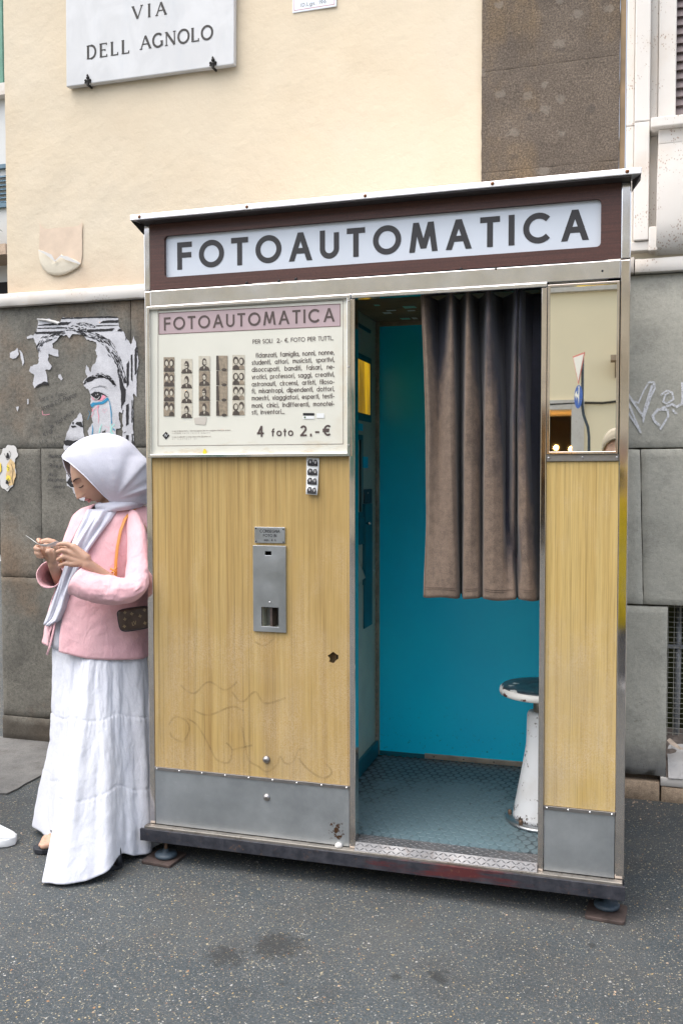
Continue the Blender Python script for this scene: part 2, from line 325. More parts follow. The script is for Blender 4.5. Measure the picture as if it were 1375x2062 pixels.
# --- curtain cloth: navy worn to brown; light on left and ridges, valley shade painted in
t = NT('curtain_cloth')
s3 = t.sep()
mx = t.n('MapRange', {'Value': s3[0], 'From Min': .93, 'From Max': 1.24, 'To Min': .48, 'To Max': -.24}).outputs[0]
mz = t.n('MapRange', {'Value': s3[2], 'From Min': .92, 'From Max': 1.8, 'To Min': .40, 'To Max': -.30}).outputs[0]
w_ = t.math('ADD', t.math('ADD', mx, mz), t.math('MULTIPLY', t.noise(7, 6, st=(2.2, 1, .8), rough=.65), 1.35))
my = t.n('MapRange', {'Value': s3[1], 'From Min': .03, 'From Max': .10, 'To Min': .26, 'To Max': -.5}).outputs[0]  # fold shading in the colour: ridges toward the viewer lighter, valleys darker
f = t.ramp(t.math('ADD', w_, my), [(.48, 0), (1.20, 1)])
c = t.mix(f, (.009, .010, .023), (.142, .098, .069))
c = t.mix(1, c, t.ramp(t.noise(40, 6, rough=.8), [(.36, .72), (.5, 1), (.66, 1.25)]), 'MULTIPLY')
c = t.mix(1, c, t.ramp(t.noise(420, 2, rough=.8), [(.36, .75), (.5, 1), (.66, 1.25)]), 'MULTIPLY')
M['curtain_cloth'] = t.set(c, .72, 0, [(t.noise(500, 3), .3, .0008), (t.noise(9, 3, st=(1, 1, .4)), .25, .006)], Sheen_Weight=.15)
simple('stitching', (.09, .06, .045), .8)
# paste-up
t = NT('pasted_paper')
c = t.mix(t.ramp(t.noise(14, 6, rough=.65), [(.35, 0), (.7, 1)]), (.44, .44, .46), (.58, .58, .60))
c = t.mix(1, c, t.ramp(t.noise(260, 3, rough=.8), [(.36, .8), (.5, 1), (.66, 1.15)]), 'MULTIPLY')
M['pasted_paper'] = t.set(c, .8, 0, [(t.noise(200, 4), .25, .0015), (t.noise(25, 4), .3, .004)])
simple('torn_white_paper', (.60, .585, .56), .8, bump=.3, bscale=60, bdist=.003)
simple('peeled_paint', (.66, .60, .48), .85, var=.06, bump=.4, bscale=50, bdist=.004)
simple('ink_black', (.012, .011, .013), .75, var=.3, vscale=120)
simple('marker_ink', (.055, .052, .055), .8)
simple('marker_pink', (.75, .28, .36), .7, var=.15, vscale=60)
simple('marker_blue', (.02, .23, .40), .7, var=.15, vscale=60)
simple('marker_mint', (.32, .68, .60), .7, var=.1, vscale=60)
simple('sticker_yellow', (.78, .62, .08), .6)
simple('sticker_tan', (.62, .44, .22), .7, var=.2, vscale=40)
t = NT('chalk')
al = t.ramp(t.noise(230, 4, rough=.8), [(.38, 0), (.48, 1)])
M['chalk'] = t.set((.74, .74, .76), .95, 0, [], Alpha=al)
t = NT('faded_tag')
M['faded_tag'] = t.set((.20, .13, .06), .6, 0, [], Alpha=t.math('MULTIPLY', t.ramp(t.noise(30, 5), [(.35, .2), (.65, 1)]), .24))
t = NT('pencil_ink')
M['pencil_ink'] = t.set((.04, .04, .045), .9, 0, [], Alpha=t.ramp(t.noise(60, 4), [(.35, .5), (.6, 1)]))
simple('lead_letter', (.040, .036, .032), .7, var=.3, vscale=60)
simple('iron_clamp', (.03, .028, .025), .7, .4, var=.4, vscale=60)
simple('sign_enamel', (.70, .74, .78), .3, var=.05)
simple('red_line', (.45, .12, .14), .5)
simple('green_shutter', (.10, .24, .17), .6, var=.15)
simple('blue_shutter', (.10, .17, .22), .6, var=.15)
simple('brown_slat', (.17, .13, .125), .6, var=.2, vscale=20, bump=.2)
simple('wire_mesh', (.34, .33, .29), .6, .3, var=.3, vscale=40)
simple('iron_bar', (.30, .31, .33), .6, .4, var=.3, vscale=30)
simple('cellar_wall', (.085, .09, .035), .95, var=.3, vscale=8)
simple('leaf_green', (.05, .12, .025), .7, var=.4, vscale=30)
simple('dry_leaf', (.45, .36, .28), .8, var=.2, vscale=60)
simple('dust_dirt', (.16, .13, .11), .95, var=.5, vscale=25, bump=.7, bscale=70, bdist=.006)

# ------------------------------------------------------------------ mesh helpers
def prop(o, label=None, cat=None, group=None, kind=None):
    if label: o['label'] = label
    if cat: o['category'] = cat
    if group: o['group'] = group
    if kind: o['kind'] = kind
    return o
def link(o, parent=None):
    COL.objects.link(o)
    if parent is not None:
        o.parent = parent; o.matrix_parent_inverse = BASEINV(parent)
    return o
def BASEINV(p):
    return Matrix.Translation(-p.location) if p.type == 'EMPTY' else Matrix.Identity(4)
def thing(name, loc, label, cat, group=None, kind=None):
    o = bpy.data.objects.new(name, None); COL.objects.link(o); o.location = loc; o.empty_display_size = .1
    return prop(o, label, cat, group, kind)
class MB:
    def __init__(s): s.v = []; s.f = []; s.mi = []; s.sm = []; s.cur = 0; s.smooth = False
    def add(s, vs, fs, smooth=None):
        b = len(s.v); s.v += [tuple(v) for v in vs]
        for f in fs:
            s.f.append(tuple(i+b for i in f)); s.mi.append(s.cur); s.sm.append(s.smooth if smooth is None else smooth)
        return s
    def box(s, x0, x1, y0, y1, z0, z1):
        return s.add([(x0, y0, z0), (x1, y0, z0), (x1, y1, z0), (x0, y1, z0), (x0, y0, z1), (x1, y0, z1), (x1, y1, z1), (x0, y1, z1)],
                     [(0, 1, 5, 4), (1, 2, 6, 5), (2, 3, 7, 6), (3, 0, 4, 7), (4, 5, 6, 7), (3, 2, 1, 0)])
    def poly(s, pts):
        return s.add(pts, [tuple(range(len(pts)))])
    def prism(s, pts, d):
        n = len(pts); d = Vector(d)
        q = [Vector(p)+d for p in pts]
        return s.add(list(pts)+q, [tuple(range(n)), tuple(range(2*n-1, n-1, -1))]+[(i, (i+1) % n, n+(i+1) % n, n+i)[::-1] for i in range(n)])
    def loft(s, rings, closed=True, caps=True, smooth=True):
        n = len(rings[0]); vs = [p for r in rings for p in r]; fs = []
        for i in range(len(rings)-1):
            for j in range(n if closed else n-1):
                a = i*n+j; b = i*n+(j+1) % n
                fs.append((a, b, b+n, a+n))
        if caps and closed:
            fs.append(tuple(range(n-1, -1, -1))); fs.append(tuple((len(rings)-1)*n+j for j in range(n)))
        return s.add(vs, fs, smooth)
    def lathe(s, c, prof, n=32, axis='Z'):
        rings = []
        for r, h in prof:
            ring = []
            for k in range(n):
                a = 2*math.pi*k/n; x, y = r*math.cos(a), r*math.sin(a)
                ring.append((c[0]+x, c[1]+y, c[2]+h) if axis == 'Z' else (c[0]+x, c[1]-h, c[2]+y) if axis == 'Y' else (c[0]+h, c[1]+x, c[2]+y))
            rings.append(ring)
        return s.loft(rings)
    def tube(s, pts, rad, n=10, caps=True, flat=1.0, up=None):
        pts = [Vector(p) for p in pts]; m = len(pts)
        if not hasattr(rad, '__len__'): rad = [rad]*m
        rings = []; prevu = Vector(up) if up else None
        for i, p in enumerate(pts):
            tdir = (pts[min(i+1, m-1)]-pts[max(i-1, 0)]).normalized()
            if prevu is None: prevu = Vector((0, 0, 1)) if abs(tdir.z) < .9 else Vector((1, 0, 0))
            u = (prevu - tdir*prevu.dot(tdir)).normalized(); w = tdir.cross(u); prevu = u
            rings.append([p + u*(rad[i]*math.cos(2*math.pi*k/n)) + w*(rad[i]*flat*math.sin(2*math.pi*k/n)) for k in range(n)])
        return s.loft(rings, caps=caps)
    def build(s, name, mats, parent=None, bevel=0, tri=False, wn=False):
        me = bpy.data.meshes.new(name); me.from_pydata(s.v, [], s.f)
        if not isinstance(mats, (list, tuple)): mats = [mats]
        for m_ in mats: me.materials.append(M[m_] if isinstance(m_, str) else m_)
        me.polygons.foreach_set('material_index', s.mi); me.polygons.foreach_set('use_smooth', s.sm)
        if tri:
            bm = bmesh.new(); bm.from_mesh(me); bmesh.ops.triangulate(bm, faces=[f for f in bm.faces if len(f.verts) > 4]); bm.to_mesh(me); bm.free()
        me.update()
        o = bpy.data.objects.new(name, me); link(o, parent)
        if bevel:
            b = o.modifiers.new('bevel', 'BEVEL'); b.width = bevel; b.segments = 2; b.limit_method = 'ANGLE'; b.angle_limit = math.radians(50)
        return o
def box(name, m_, parent, x0, x1, y0, y1, z0, z1, bevel=0):
    return MB().box(x0, x1, y0, y1, z0, z1).build(name, m_, parent, bevel)
def copies(src, spots, parent):
    out = []
    for d in spots:
        c = src.copy(); COL.objects.link(c); c.parent = parent; c.matrix_parent_inverse = src.matrix_parent_inverse.copy()
        c.location = Vector(src.location)+Vector(d); out.append(c)
    return out

# ------------------------------------------------------------------ drawing on planes
class Pen:
    """flat drawing on a plane: origin o, axes u (right) and v (up), normal n towards the viewer"""
    def __init__(s, o, u=(1, 0, 0), v=(0, 0, 1), n=(0, -1, 0)):
        s.o, s.u, s.v_, s.n = Vector(o), Vector(u), Vector(v), Vector(n); s.mb = MB(); s.k = 0; s.marks = []
    def P(s, x, y, lift=0): return s.o+s.u*x+s.v_*y+s.n*((s.k % 5)*.00012+lift)
    def poly(s, pts, lift=0):
        area = sum(pts[i][0]*pts[(i+1) % len(pts)][1]-pts[(i+1) % len(pts)][0]*pts[i][1] for i in range(len(pts)))
        if area < 0: pts = pts[::-1]
        s.k += 1; s.mb.poly([s.P(x, y, lift) for x, y in pts]); return s
    def ribbon(s, pts, w, closed=False, lift=0):
        n = len(pts); s.k += 1
        if not hasattr(w, '__len__'): w = [w]*n
        L, R = [], []
        for i in range(n):
            if closed: a, b = pts[i-1], pts[(i+1) % n]
            else: a, b = pts[max(i-1, 0)], pts[min(i+1, n-1)]
            p = pts[i]
            d1 = Vector((p[0]-a[0], p[1]-a[1])); d2 = Vector((b[0]-p[0], b[1]-p[1]))
            if d1.length < 1e-9: d1 = d2
            if d2.length < 1e-9: d2 = d1
            d1.normalize(); d2.normalize(); t_ = (d1+d2)
            if t_.length < 1e-6: t_ = d1
            t_.normalize(); nn = Vector((-t_.y, t_.x)); c = max(.35, nn.dot(Vector((-d1.y, d1.x))))
            h = w[i]/2/c
            L.append((p[0]+nn.x*h, p[1]+nn.y*h)); R.append((p[0]-nn.x*h, p[1]-nn.y*h))
        vs = [s.P(x, y, lift) for x, y in L]+[s.P(x, y, lift) for x, y in R]
        fs = [(i, n+i, n+(i+1) % n, (i+1) % n) for i in range(n if closed else n-1)]
        s.mb.add(vs, fs); return s
    def build(s, name, m_, parent=None, stuff=False):
        o = s.mb.build(name, m_, parent, tri=True)
        if stuff: o['kind'] = 'stuff'
        return o
    def mark(s): s.marks.append((len(s.mb.v), len(s.mb.f)))
    def letters(s, m_, parent, name='letter'):
        ms = s.marks+[(len(s.mb.v), len(s.mb.f))]
        for (v0, f0), (v1, f1) in zip(ms, ms[1:]):
            m2 = MB(); m2.v = s.mb.v[v0:v1]; m2.f = [tuple(i-v0 for i in f) for f in s.mb.f[f0:f1]]; m2.mi = [0]*(f1-f0); m2.sm = [False]*(f1-f0)
            if m2.f: m2.build(name, m_, parent, tri=True)
def arc(cx, cy, rx, ry, a0, a1, n=None):
    n = n or max(6, int(abs(a1-a0)/12))
    return [(cx+rx*math.cos(math.radians(a0+(a1-a0)*i/n)), cy+ry*math.sin(math.radians(a0+(a1-a0)*i/n))) for i in range(n+1)]
O_ = lambda cx, cy, rx, ry: ('c', arc(cx, cy, rx, ry, 0, 360, 36)[:-1])
L_ = lambda *p: ('l', list(p))
A_ = lambda *a: ('l', arc(*a))
X = .68   # lower-case height
R_ = X/2
GL = {
 'A': (.84, [L_((0, 0), (.42, 1.0)), L_((.42, 1.0), (.84, 0)), L_((.17, .32), (.67, .32))]),
 'B': (.52, [L_((0, 0), (0, 1)), L_((0, 1), (.25, 1)), A_(.25, .76, .24, .24, 90, -90), L_((0, .52), (.28, .52)), A_(.27, .26, .26, .26, 90, -90), L_((0, 0), (.28, 0))]),
 'C': (.93, [A_(.5, .5, .5, .5, 42, 318)]),
 'D': (.72, [L_((.22, 0), (0, 0), (0, 1), (.22, 1)), A_(.22, .5, .5, .5, 90, -90)]),
 'E': (.50, [L_((.5, 1), (0, 1), (0, 0), (.5, 0)), L_((0, .52), (.47, .52))]),
 'F': (.50, [L_((.5, 1), (0, 1), (0, 0)), L_((0, .53), (.47, .53))]),
 'G': (1.0, [A_(.5, .5, .5, .5, 42, 352), L_((.55, .46), (1.0, .46))]),
 'H': (.64, [L_((0, 0), (0, 1)), L_((.64, 0), (.64, 1)), L_((0, .52), (.64, .52))]),
 'I': (.0, [L_((0, 0), (0, 1))]),
 'K': (.6, [L_((0, 0), (0, 1)), L_((.55, 1), (0, .42)), L_((.16, .58), (.6, 0))]),
 'L': (.42, [L_((0, 1), (0, 0), (.42, 0))]),
 'M': (.98, [L_((0, 0), (.17, 1)), L_((.17, 1), (.49, .14)), L_((.49, .14), (.81, 1)), L_((.81, 1), (.98, 0))]),
 'N': (.66, [L_((0, 0), (0, 1)), L_((0, 1), (.66, 0)), L_((.66, 0), (.66, 1))]),
 'O': (1.0, [O_(.5, .5, .5, .5)]),
 'P': (.52, [L_((0, 0), (0, 1), (.26, 1)), A_(.26, .74, .26, .26, 90, -90), L_((.26, .48), (0, .48))]),
 'R': (.54, [L_((0, 0), (0, 1), (.26, 1)), A_(.26, .74, .26, .26, 90, -90), L_((.26, .48), (0, .48)), L_((.26, .48), (.54, 0))]),
 'S': (.48, [A_(.24, .76, .23, .24, 30, 270), A_(.24, .26, .24, .26, 90, -150)]),
 'T': (.58, [L_((0, 1), (.58, 1)), L_((.29, 1), (.29, 0))]),
 'U': (.64, [('l', [(0, 1)]+arc(.32, .32, .32, .32, 180, 360)+[(.64, 1)])]),
 'V': (.74, [L_((0, 1), (.37, 0)), L_((.37, 0), (.74, 1))]),
 'Z': (.58, [L_((0, 1), (.58, 1), (0, 0), (.58, 0))]),
 'J': (.4, [('l', [(.4, 1)]+arc(.2, .2, .2, .2, 0, -170))]),
 '2': (.56, [('l', arc(.28, .72, .27, .28, 165, -38)+[(.02, 0)]), L_((.0, 0), (.56, 0))]),
 '4': (.62, [L_((.46, 0), (.46, 1)), L_((.46, 1), (0, .27)), L_((0, .27), (.62, .27))]),
 '1': (.16, [L_((0, .85), (.16, 1), (.16, 0))]),
 '3': (.5, [A_(.24, .76, .23, .24, 150, -90), A_(.24, .26, .25, .26, 90, -150)]),
 '8': (.5, [O_(.25, .76, .21, .24), O_(.25, .26, .25, .26)]),
 '9': (.56, [O_(.28, .68, .28, .32), L_((.55, .6), (.25, 0))]),
 '6': (.56, [O_(.28, .32, .28, .32), L_((.01, .4), (.31, 1))]),
 '0': (.6, [O_(.3, .5, .3, .5)]),
 '5': (.5, [L_((.45, 1), (.1, 1), (.05, .55)), A_(.22, .31, .28, .31, 120, -140)]),
 '€': (.72, [A_(.5, .5, .40, .5, 50, 310), L_((0, .60), (.56, .60)), L_((0, .41), (.52, .41))]),
 '.': (.0, [L_((0, -.05), (0, .07))]), ',': (.06, [L_((.08, .07), (0, -.16))]), '-': (.28, [L_((0, .33), (.28, .33))]),
 '&': (.6, [('l', [(.6, 0), (.12, .72)]+arc(.27, .8, .16, .2, 200, -20)+[(.05, .35)]+arc(.25, .22, .22, .22, 170, 330))]),
 '½': (.5, [L_((.0, .4), (.45, .62)), L_((.1, .65), (.1, .95)), L_((.28, .3), (.44, .3), (.3, .0), (.46, .0))]),
 '(': (.15, [A_(.5, .5, .5, .65, 130, 230)]), ')': (.15, [A_(-.35, .5, .5, .65, 50, -50)]), "'": (0, [L_((0, .8), (0, 1))]), '/': (.4, [L_((0, -.1), (.4, 1.05))]),
 'a': (.68, [O_(R_, R_, R_, R_), L_((X, 0), (X, X))]), 'b': (.68, [O_(R_, R_, R_, R_), L_((0, 0), (0, 1.02))]),
 'c': (.58, [A_(R_, R_, R_, R_, 45, 315)]), 'd': (.68, [O_(R_, R_, R_, R_), L_((X, 0), (X, 1.02))]),
 'e': (.66, [A_(R_, R_, R_, R_, 0, 320), L_((0, R_), (X, R_))]),
 'f': (.34, [('l', [(.1, 0), (.1, .80)]+arc(.28, .82, .18, .20, 172, 70)), L_((0, .62), (.28, .62))]),
 'g': (.68, [O_(R_, R_, R_, R_), ('l', [(X, X)]+arc(R_, -.03, R_, .27, 0, -150))]),
 'h': (.50, [L_((0, 0), (0, 1.02)), ('l', arc(.25, .43, .25, .25, 180, 0)+[(.5, 0)])]),
 'i': (.0, [L_((0, 0), (0, X)), L_((0, .88), (0, 1.0))]),
 'l': (.0, [L_((0, 0), (0, 1.02))]),
 'm': (.80, [L_((0, 0), (0, X)), ('l', arc(.20, .48, .20, .20, 180, 0)+[(.4, 0)]), ('l', arc(.60, .48, .20, .20, 180, 0)+[(.8, 0)])]),
 'n': (.50, [L_((0, 0), (0, X)), ('l', arc(.25, .43, .25, .25, 180, 0)+[(.5, 0)])]),
 'o': (.68, [O_(R_, R_, R_, R_)]), 'p': (.68, [O_(R_, R_, R_, R_), L_((0, -.3), (0, X))]), 'q': (.68, [O_(R_, R_, R_, R_), L_((X, -.3), (X, X))]),
 'r': (.26, [L_((0, 0), (0, X)), A_(.24, .44, .24, .24, 180, 85)]),
 's': (.34, [A_(.17, .51, .16, .17, 30, 270), A_(.17, .17, .17, .17, 90, -150)]),
 't': (.26, [L_((.12, 0), (.12, .95)), L_((0, .66), (.26, .66))]),
 'u': (.50, [('l', [(0, X)]+arc(.25, .25, .25, .25, 180, 360)), L_((.5, 0), (.5, X))]),
 'v': (.52, [L_((0, X), (.26, 0)), L_((.26, 0), (.52, X))]), 'z': (.44, [L_((0, X), (.44, X), (0, 0), (.44, 0))]),
 'y': (.52, [L_((0, X), (.27, .02)), L_((.52, X), (.15, -.3))]), 'w': (.8, [L_((0, X), (.2, 0), (.4, X), (.6, 0), (.8, X))]), 'k': (.46, [L_((0, 0), (0, 1)), L_((.42, X), (0, .3)), L_((.14, .4), (.46, 0))]),
}
def text(pen, s, x0, y0, h, wt=.14, width=None, sp=.16, ws=.42, slant=0, jit=0, align='l', just=False, xs=1.0):
    """letters of cap height h from (x0, y0); if width is given the spacing is opened or closed until the line fits"""
    adv = []; k = 1-wt; kx = k*xs
    if just:   # justified line: even letter gaps, the blanks take up the rest
        ns = s.count(' '); rest = width/h-sum(GL[c][0]*kx+wt for c in s if c != ' ')-sp*(len(s)-1)
        ws = max(.12, rest/max(1, ns)); width = None if ws > .12 else width
    for ch in s: adv.append(ws if ch == ' ' else GL[ch][0]*kx+wt)
    nat = sum(adv); gaps = len(s)-1; gap = sp
    if width: gap = (width/h-nat)/max(1, gaps)
    tot = (nat+gap*gaps)*h; x = x0-(tot/2 if align == 'c' else 0)
    for ch, a in zip(s, adv):
        if ch != ' ':
            pen.mark()
            jy = random.uniform(-jit, jit)*h; js = 1+random.uniform(-jit, jit)
            for kind, pts in GL[ch][1]:
                q = [(x+(wt/2+px*kx*js)*h+slant*(wt/2+py*k)*h, y0+jy+(wt/2+py*k)*h) for px, py in pts]
                if len(q) == 2 and ch in 'AMNVZvyK4' and not jit and not slant:     # diagonal strokes are cut level at both ends
                    (ax, ay), (bx, by) = sorted(q, key=lambda p: p[1]); dy = by-ay
                    if dy > .2*h and abs(bx-ax) > .01*h:
                        e_ = wt*h/2; sl = (bx-ax)/(dy+2*e_); hw = wt*h/2*math.sqrt(1+sl*sl)
                        pen.poly([(ax-hw, ay-e_), (ax+hw, ay-e_), (bx+hw, by+e_), (bx-hw, by+e_)]); continue
                if kind == 'l':
                    # extend open ends by half a stroke for straight strokes so corners close
                    ext = wt*h*.5
                    def e(a_, b_):
                        d = Vector((a_[0]-b_[0], a_[1]-b_[1]));
                        if d.length < 1e-9: return a_
                        d.normalize(); return (a_[0]+d.x*ext, a_[1]+d.y*ext)
                    if len(q) <= 3:
                        q = [e(q[0], q[1])]+q[1:-1]+[e(q[-1], q[-2])]
                    elif abs(q[0][0]-q[1][0]) < 1e-6: q = [e(q[0], q[1])]+q[1:]
                pen.ribbon(q, wt*h, closed=(kind == 'c'))
        x += (a+gap)*h
    return x
# roman capitals of the marble plaque: (width, [(points, thickness)], [serif x, y])
def serif_text(pen, s, x0, y0, h, width):
    T, t_ = .19, .095
    G = {'V': (.80, [([(0, 1), (.42, 0)], T), ([(.42, 0), (.80, 1)], t_)], [(0, 1), (.80, 1)]),
         'I': (.12, [([(.06, 0), (.06, 1)], T)], [(.06, 0), (.06, 1)]),
         'A': (.80, [([(0, 0), (.38, 1)], t_), ([(.38, 1), (.80, 0)], T), ([(.14, .36), (.64, .36)], t_)], [(0, 0), (.80, 0)]),
         'D': (.74, [([(.06, 0), (.06, 1)], T), ([(.06, 1), (.3, 1)], t_), (arc(.30, .5, .42, .5, 90, -90), T*.9), ([(.06, 0), (.3, 0)], t_)], [(.06, 0), (.06, 1)]),
         'E': (.58, [([(.06, 0), (.06, 1)], T), ([(.06, 1), (.56, 1), (.56, .86)], t_), ([(.06, .52), (.44, .52), (.44, .42)], t_), ([(.06, 0), (.58, 0), (.58, .16)], t_)], [(.06, 0), (.06, 1)]),
         'L': (.56, [([(.06, 0), (.06, 1)], T), ([(.06, 0), (.56, 0), (.56, .18)], t_)], [(.06, 0), (.06, 1)]),
         'G': (.84, [(arc(.44, .5, .43, .5, 48, 310), T*.9), ([(.76, .05), (.76, .42)], T)], [(.74, .42)]),
         'N': (.82, [([(.06, 0), (.06, 1)], t_), ([(.06, 1), (.76, 0)], T), ([(.76, 0), (.76, 1)], t_)], [(.06, 0), (.06, 1), (.76, 1)]),
         'O': (.92, [(arc(.46, .5, .44, .5, 0, 360, 30), T*.9)], [])}
    nat = sum(.55 if c == ' ' else G[c][0] for c in s); gap = (width/h-nat)/(len(s)-1); x = x0
    for c in s:
        if c == ' ': x += (.55+gap)*h; continue
        w, st, se = G[c]; pen.mark()
        for pts, th in st: pen.ribbon([(x+a*h, y0+b*h) for a, b in pts], th*h)
        for a, b in se: pen.ribbon([(x+(a-.12)*h, y0+b*h), (x+(a+.12)*h, y0+b*h)], .075*h)
        x += (w+gap)*h
def torn(pts, amp, step):
    out = []
    for i in range(len(pts)):
        a, b = Vector(pts[i]), Vector(pts[(i+1) % len(pts)]); n = max(1, int((b-a).length/step)); nn = Vector((-(b-a).y, (b-a).x)).normalized()
        for k in range(n):
            out.append(tuple(a.lerp(b, k/n)+nn*(random.uniform(-amp, amp) if k else 0)))
    return out
# ================================================================== SETTING
S = 'structure'
prop(MB().poly([(-60, -60, 0), (60, -60, 0), (60, 60, 0), (-60, 60, 0)]).build('road', 'asphalt'), kind=S)
edge = torn([(-6, .37), (-1.6, .36), (-.90, .37), (-.852, .385)], .006, .05)[:-1]
pts = [(-6, .37)]
random.seed(3)
e1 = [(-6+i*.12, .365+.010*noise.noise((i*.9, 0, 0))) for i in range(43)]+[(-.852+.012*noise.noise((i*.7, 5, 0)), .385+i*.06) for i in range(12)]+[(-.85, 1.06), (-6, 1.06)]
MB().prism([(x, y, .007) for x, y in e1], (0, 0, -.006)).build('pavement', 'slab_concrete', tri=True)['kind'] = S

# ------------------------------------------------------------------ the corner building
bld = thing('building', (.5, 1.05, 0), 'cream plastered corner building with grey stone base behind the photo booth', 'building')
WY, CYW = 1.05, 1.066
xl = PY(12, 300, CYW).x
def stone_block(x0, x1, z0, z1, yf, m_, name='stone_block', thick=.10, step=.03, rough=.0022, slant=(0, 0), jag=0, par=None, ed=.0022):
    nx = max(2, int((x1-x0)/step)); nz = max(2, int((z1-z0)/step)); sd_ = random.uniform(0, 99); V = []
    us = [0, .002/(x1-x0)]+[(i/nx) for i in range(1, nx)]+[1-.002/(x1-x0), 1]
    ws = [0, .002/(z1-z0)]+[(i/nz) for i in range(1, nz)]+[1-.002/(z1-z0), 1]
    for w in ws:
        for u in us:
            xa = x0+slant[0]*(1-w); xb = x1+slant[1]*(1-w)
            x = xa+(xb-xa)*u; z = z0+(z1-z0)*w
            edge_ = (u in (0, 1)) or (w in (0, 1))
            fd = min(1, min(u*(x1-x0), (1-u)*(x1-x0), w*(z1-z0), (1-w)*(z1-z0))/.03); y = yf-rough*noise.fractal((x*9+sd_, z*9, 1), 1., 2., 4)*fd+(ed if edge_ else 0)
            if edge_:
                x += .0022*noise.noise((z*23, x*23, sd_)); z += .0022*noise.noise((x*23, z*23, sd_+9))
                if jag and w == 0: z += jag*noise.noise((x*11, 3, sd_))
            V.append((x, y, z))
    n = len(us); F = [(j*n+i, j*n+i+1, (j+1)*n+i+1, (j+1)*n+i) for j in range(len(ws)-1) for i in range(n-1)]
    mb = MB(); mb.add(V, F, True)
    bd = [i for i in range(n)]+[j*n+n-1 for j in range(1, len(ws))]+[(len(ws)-1)*n+i for i in range(n-2, -1, -1)]+[j*n for j in range(len(ws)-2, 0, -1)]
    k = len(V); m = len(bd)
    mb.v += [(V[b][0], yf+thick, V[b][2]) for b in bd]
    for i in range(m): mb.f.append((bd[(i+1) % m], bd[i], k+i, k+(i+1) % m)); mb.mi.append(0); mb.sm.append(False)
    return mb.build(name, m_, par or bld)
random.seed(11)
# plaster wall (left and above), returning round the corner
wall = MB(); NXW, NZW = 60, 60
Vv = [(xl+(0.98-xl)*i/NXW, CYW-.004*noise.fractal((i*.22, j*.22, 3), 1, 2, 3), 2.10+(5.2-2.10)*j/NZW) for j in range(NZW+1) for i in range(NXW+1)]
wall.add(Vv, [(j*(NXW+1)+i, j*(NXW+1)+i+1, (j+1)*(NXW+1)+i+1, (j+1)*(NXW+1)+i) for j in range(NZW) for i in range(NXW)], True)
wall.box(xl+.001, .98, CYW+.010, CYW+.2, 2.1, 5.2); wall.box(xl, xl+.05, CYW+.004, 7, 0, 5.2); wall.box(-1.4, 12, CYW+.02, CYW+.2, 5.2, 6.2)
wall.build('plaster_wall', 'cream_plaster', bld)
box('mortar_backing', 'brown_stone', bld, -1.365, 1.690, 1.085, 1.20, 0, 2.10)
box('mortar_backing', 'brown_stone', bld, 1.690, 2.34, 1.085, 1.20, .776, 2.10); box('mortar_backing', 'brown_stone', bld, 2.34, 6, 1.085, 1.20, 0, 2.10)
# dado stones, left side
g = .0012
xv1 = PY(265, 750, WY).x
xc = -1.372
for x0, x1, z0, z1 in [(xc, xv1, 1.421, 2.096), (xv1, .30, 1.421, 2.096), (xc, -1.137, .799, 1.421), (-1.137, -.28, .799, 1.421), (-.28, .5, .799, 1.421),
                       (xc, -.50, .118, .799), (-.50, .5, .118, .799)]:
    stone_block(x0+g, x1-g, z0+g, z1-g, WY, 'grey_sandstone')
for x0, x1 in [(xc, -.72), (-.72, .1), (.1, .8)]: stone_block(x0, x1-g, 0, .118-g, WY-.006, 'grey_sandstone', rough=.008, jag=.0)
# dado stones, right side
xr2 = PY(1288, 930, WY).x
stone_block(.30+g, 1.0, 1.395, 2.066, WY, 'grey_sandstone')
stone_block(1.0+g, 2.5, 1.395, 2.066, WY, 'pitted_stone')
stone_block(.5+g, 1.2, .779, 1.389, WY, 'grey_sandstone')
stone_block(1.2+g, xr2-g, .779, 1.389, WY, 'pitted_stone', slant=(0, .018))
stone_block(xr2+g, 2.6, .779, 1.389, WY, 'pitted_stone', slant=(.018, 0))
stone_block(.8, 1.25, .118, .772, WY, 'grey_sandstone')
stone_block(1.25+g, 1.691, .098, .772, WY+.003, 'pitted_stone', jag=.045, thick=.14)
stone_block(2.34, 3.2, .098, .772, WY, 'pitted_stone')
stone_block(1.15, 1.668, -.01, .075, WY-.004, 'beige_stone', rough=.006, name='plinth_stone')
stone_block(1.675, 2.3, -.01, .060, WY-.006, 'beige_stone', rough=.006, name='plinth_stone')
stone_block(1.672, 2.3, .064, .098, WY-.008, 'travertine', rough=.004, name='plinth_stone')
# cellar opening
cell = MB().box(1.60, 2.34, 1.62, 1.66, 0, .8).box(1.60, 1.691, 1.19, 1.62, 0, .8).box(1.60, 2.5, 1.2, 1.62, .785, .83)
cell.build('cellar_recess', 'cellar_wall', bld)
V = []
for i in range(24):
    for j in range(10):
        x = 1.692+.65*i/23; q = j/9
        V.append((x, 1.048+.18*q, .099+.150*q**.8+.008*noise.fractal((x*14, q*5, 2), 1, 2, 3)))
MB().add(V, [(i*10+j, (i+1)*10+j, (i+1)*10+j+1, i*10+j+1) for i in range(23) for j in range(9)], True).build('sloping_sill', 'dust_dirt', bld)
gr = MB(); GYc = 1.16
x = 1.700
while x < 2.33: gr.box(x-.0011, x+.0011, GYc, GYc+.0022, .235, .775); x += .0225
zz = .245
while zz < .775: gr.box(1.692, 2.34, GYc+.0022, GYc+.0042, zz-.0011, zz+.0011); zz += .0205
gr.build('wire_mesh', 'wire_mesh', bld)
bar = MB().tube([(1.737, 1.21, .15), (1.742, 1.21, .45), (1.744, 1.21, .78)], [.013, .012, .011], 8).build('iron_bar', 'iron_bar', bld)
copies(bar, [(.16, 0, 0), (.32, 0, 0), (.48, 0, 0)], bld)
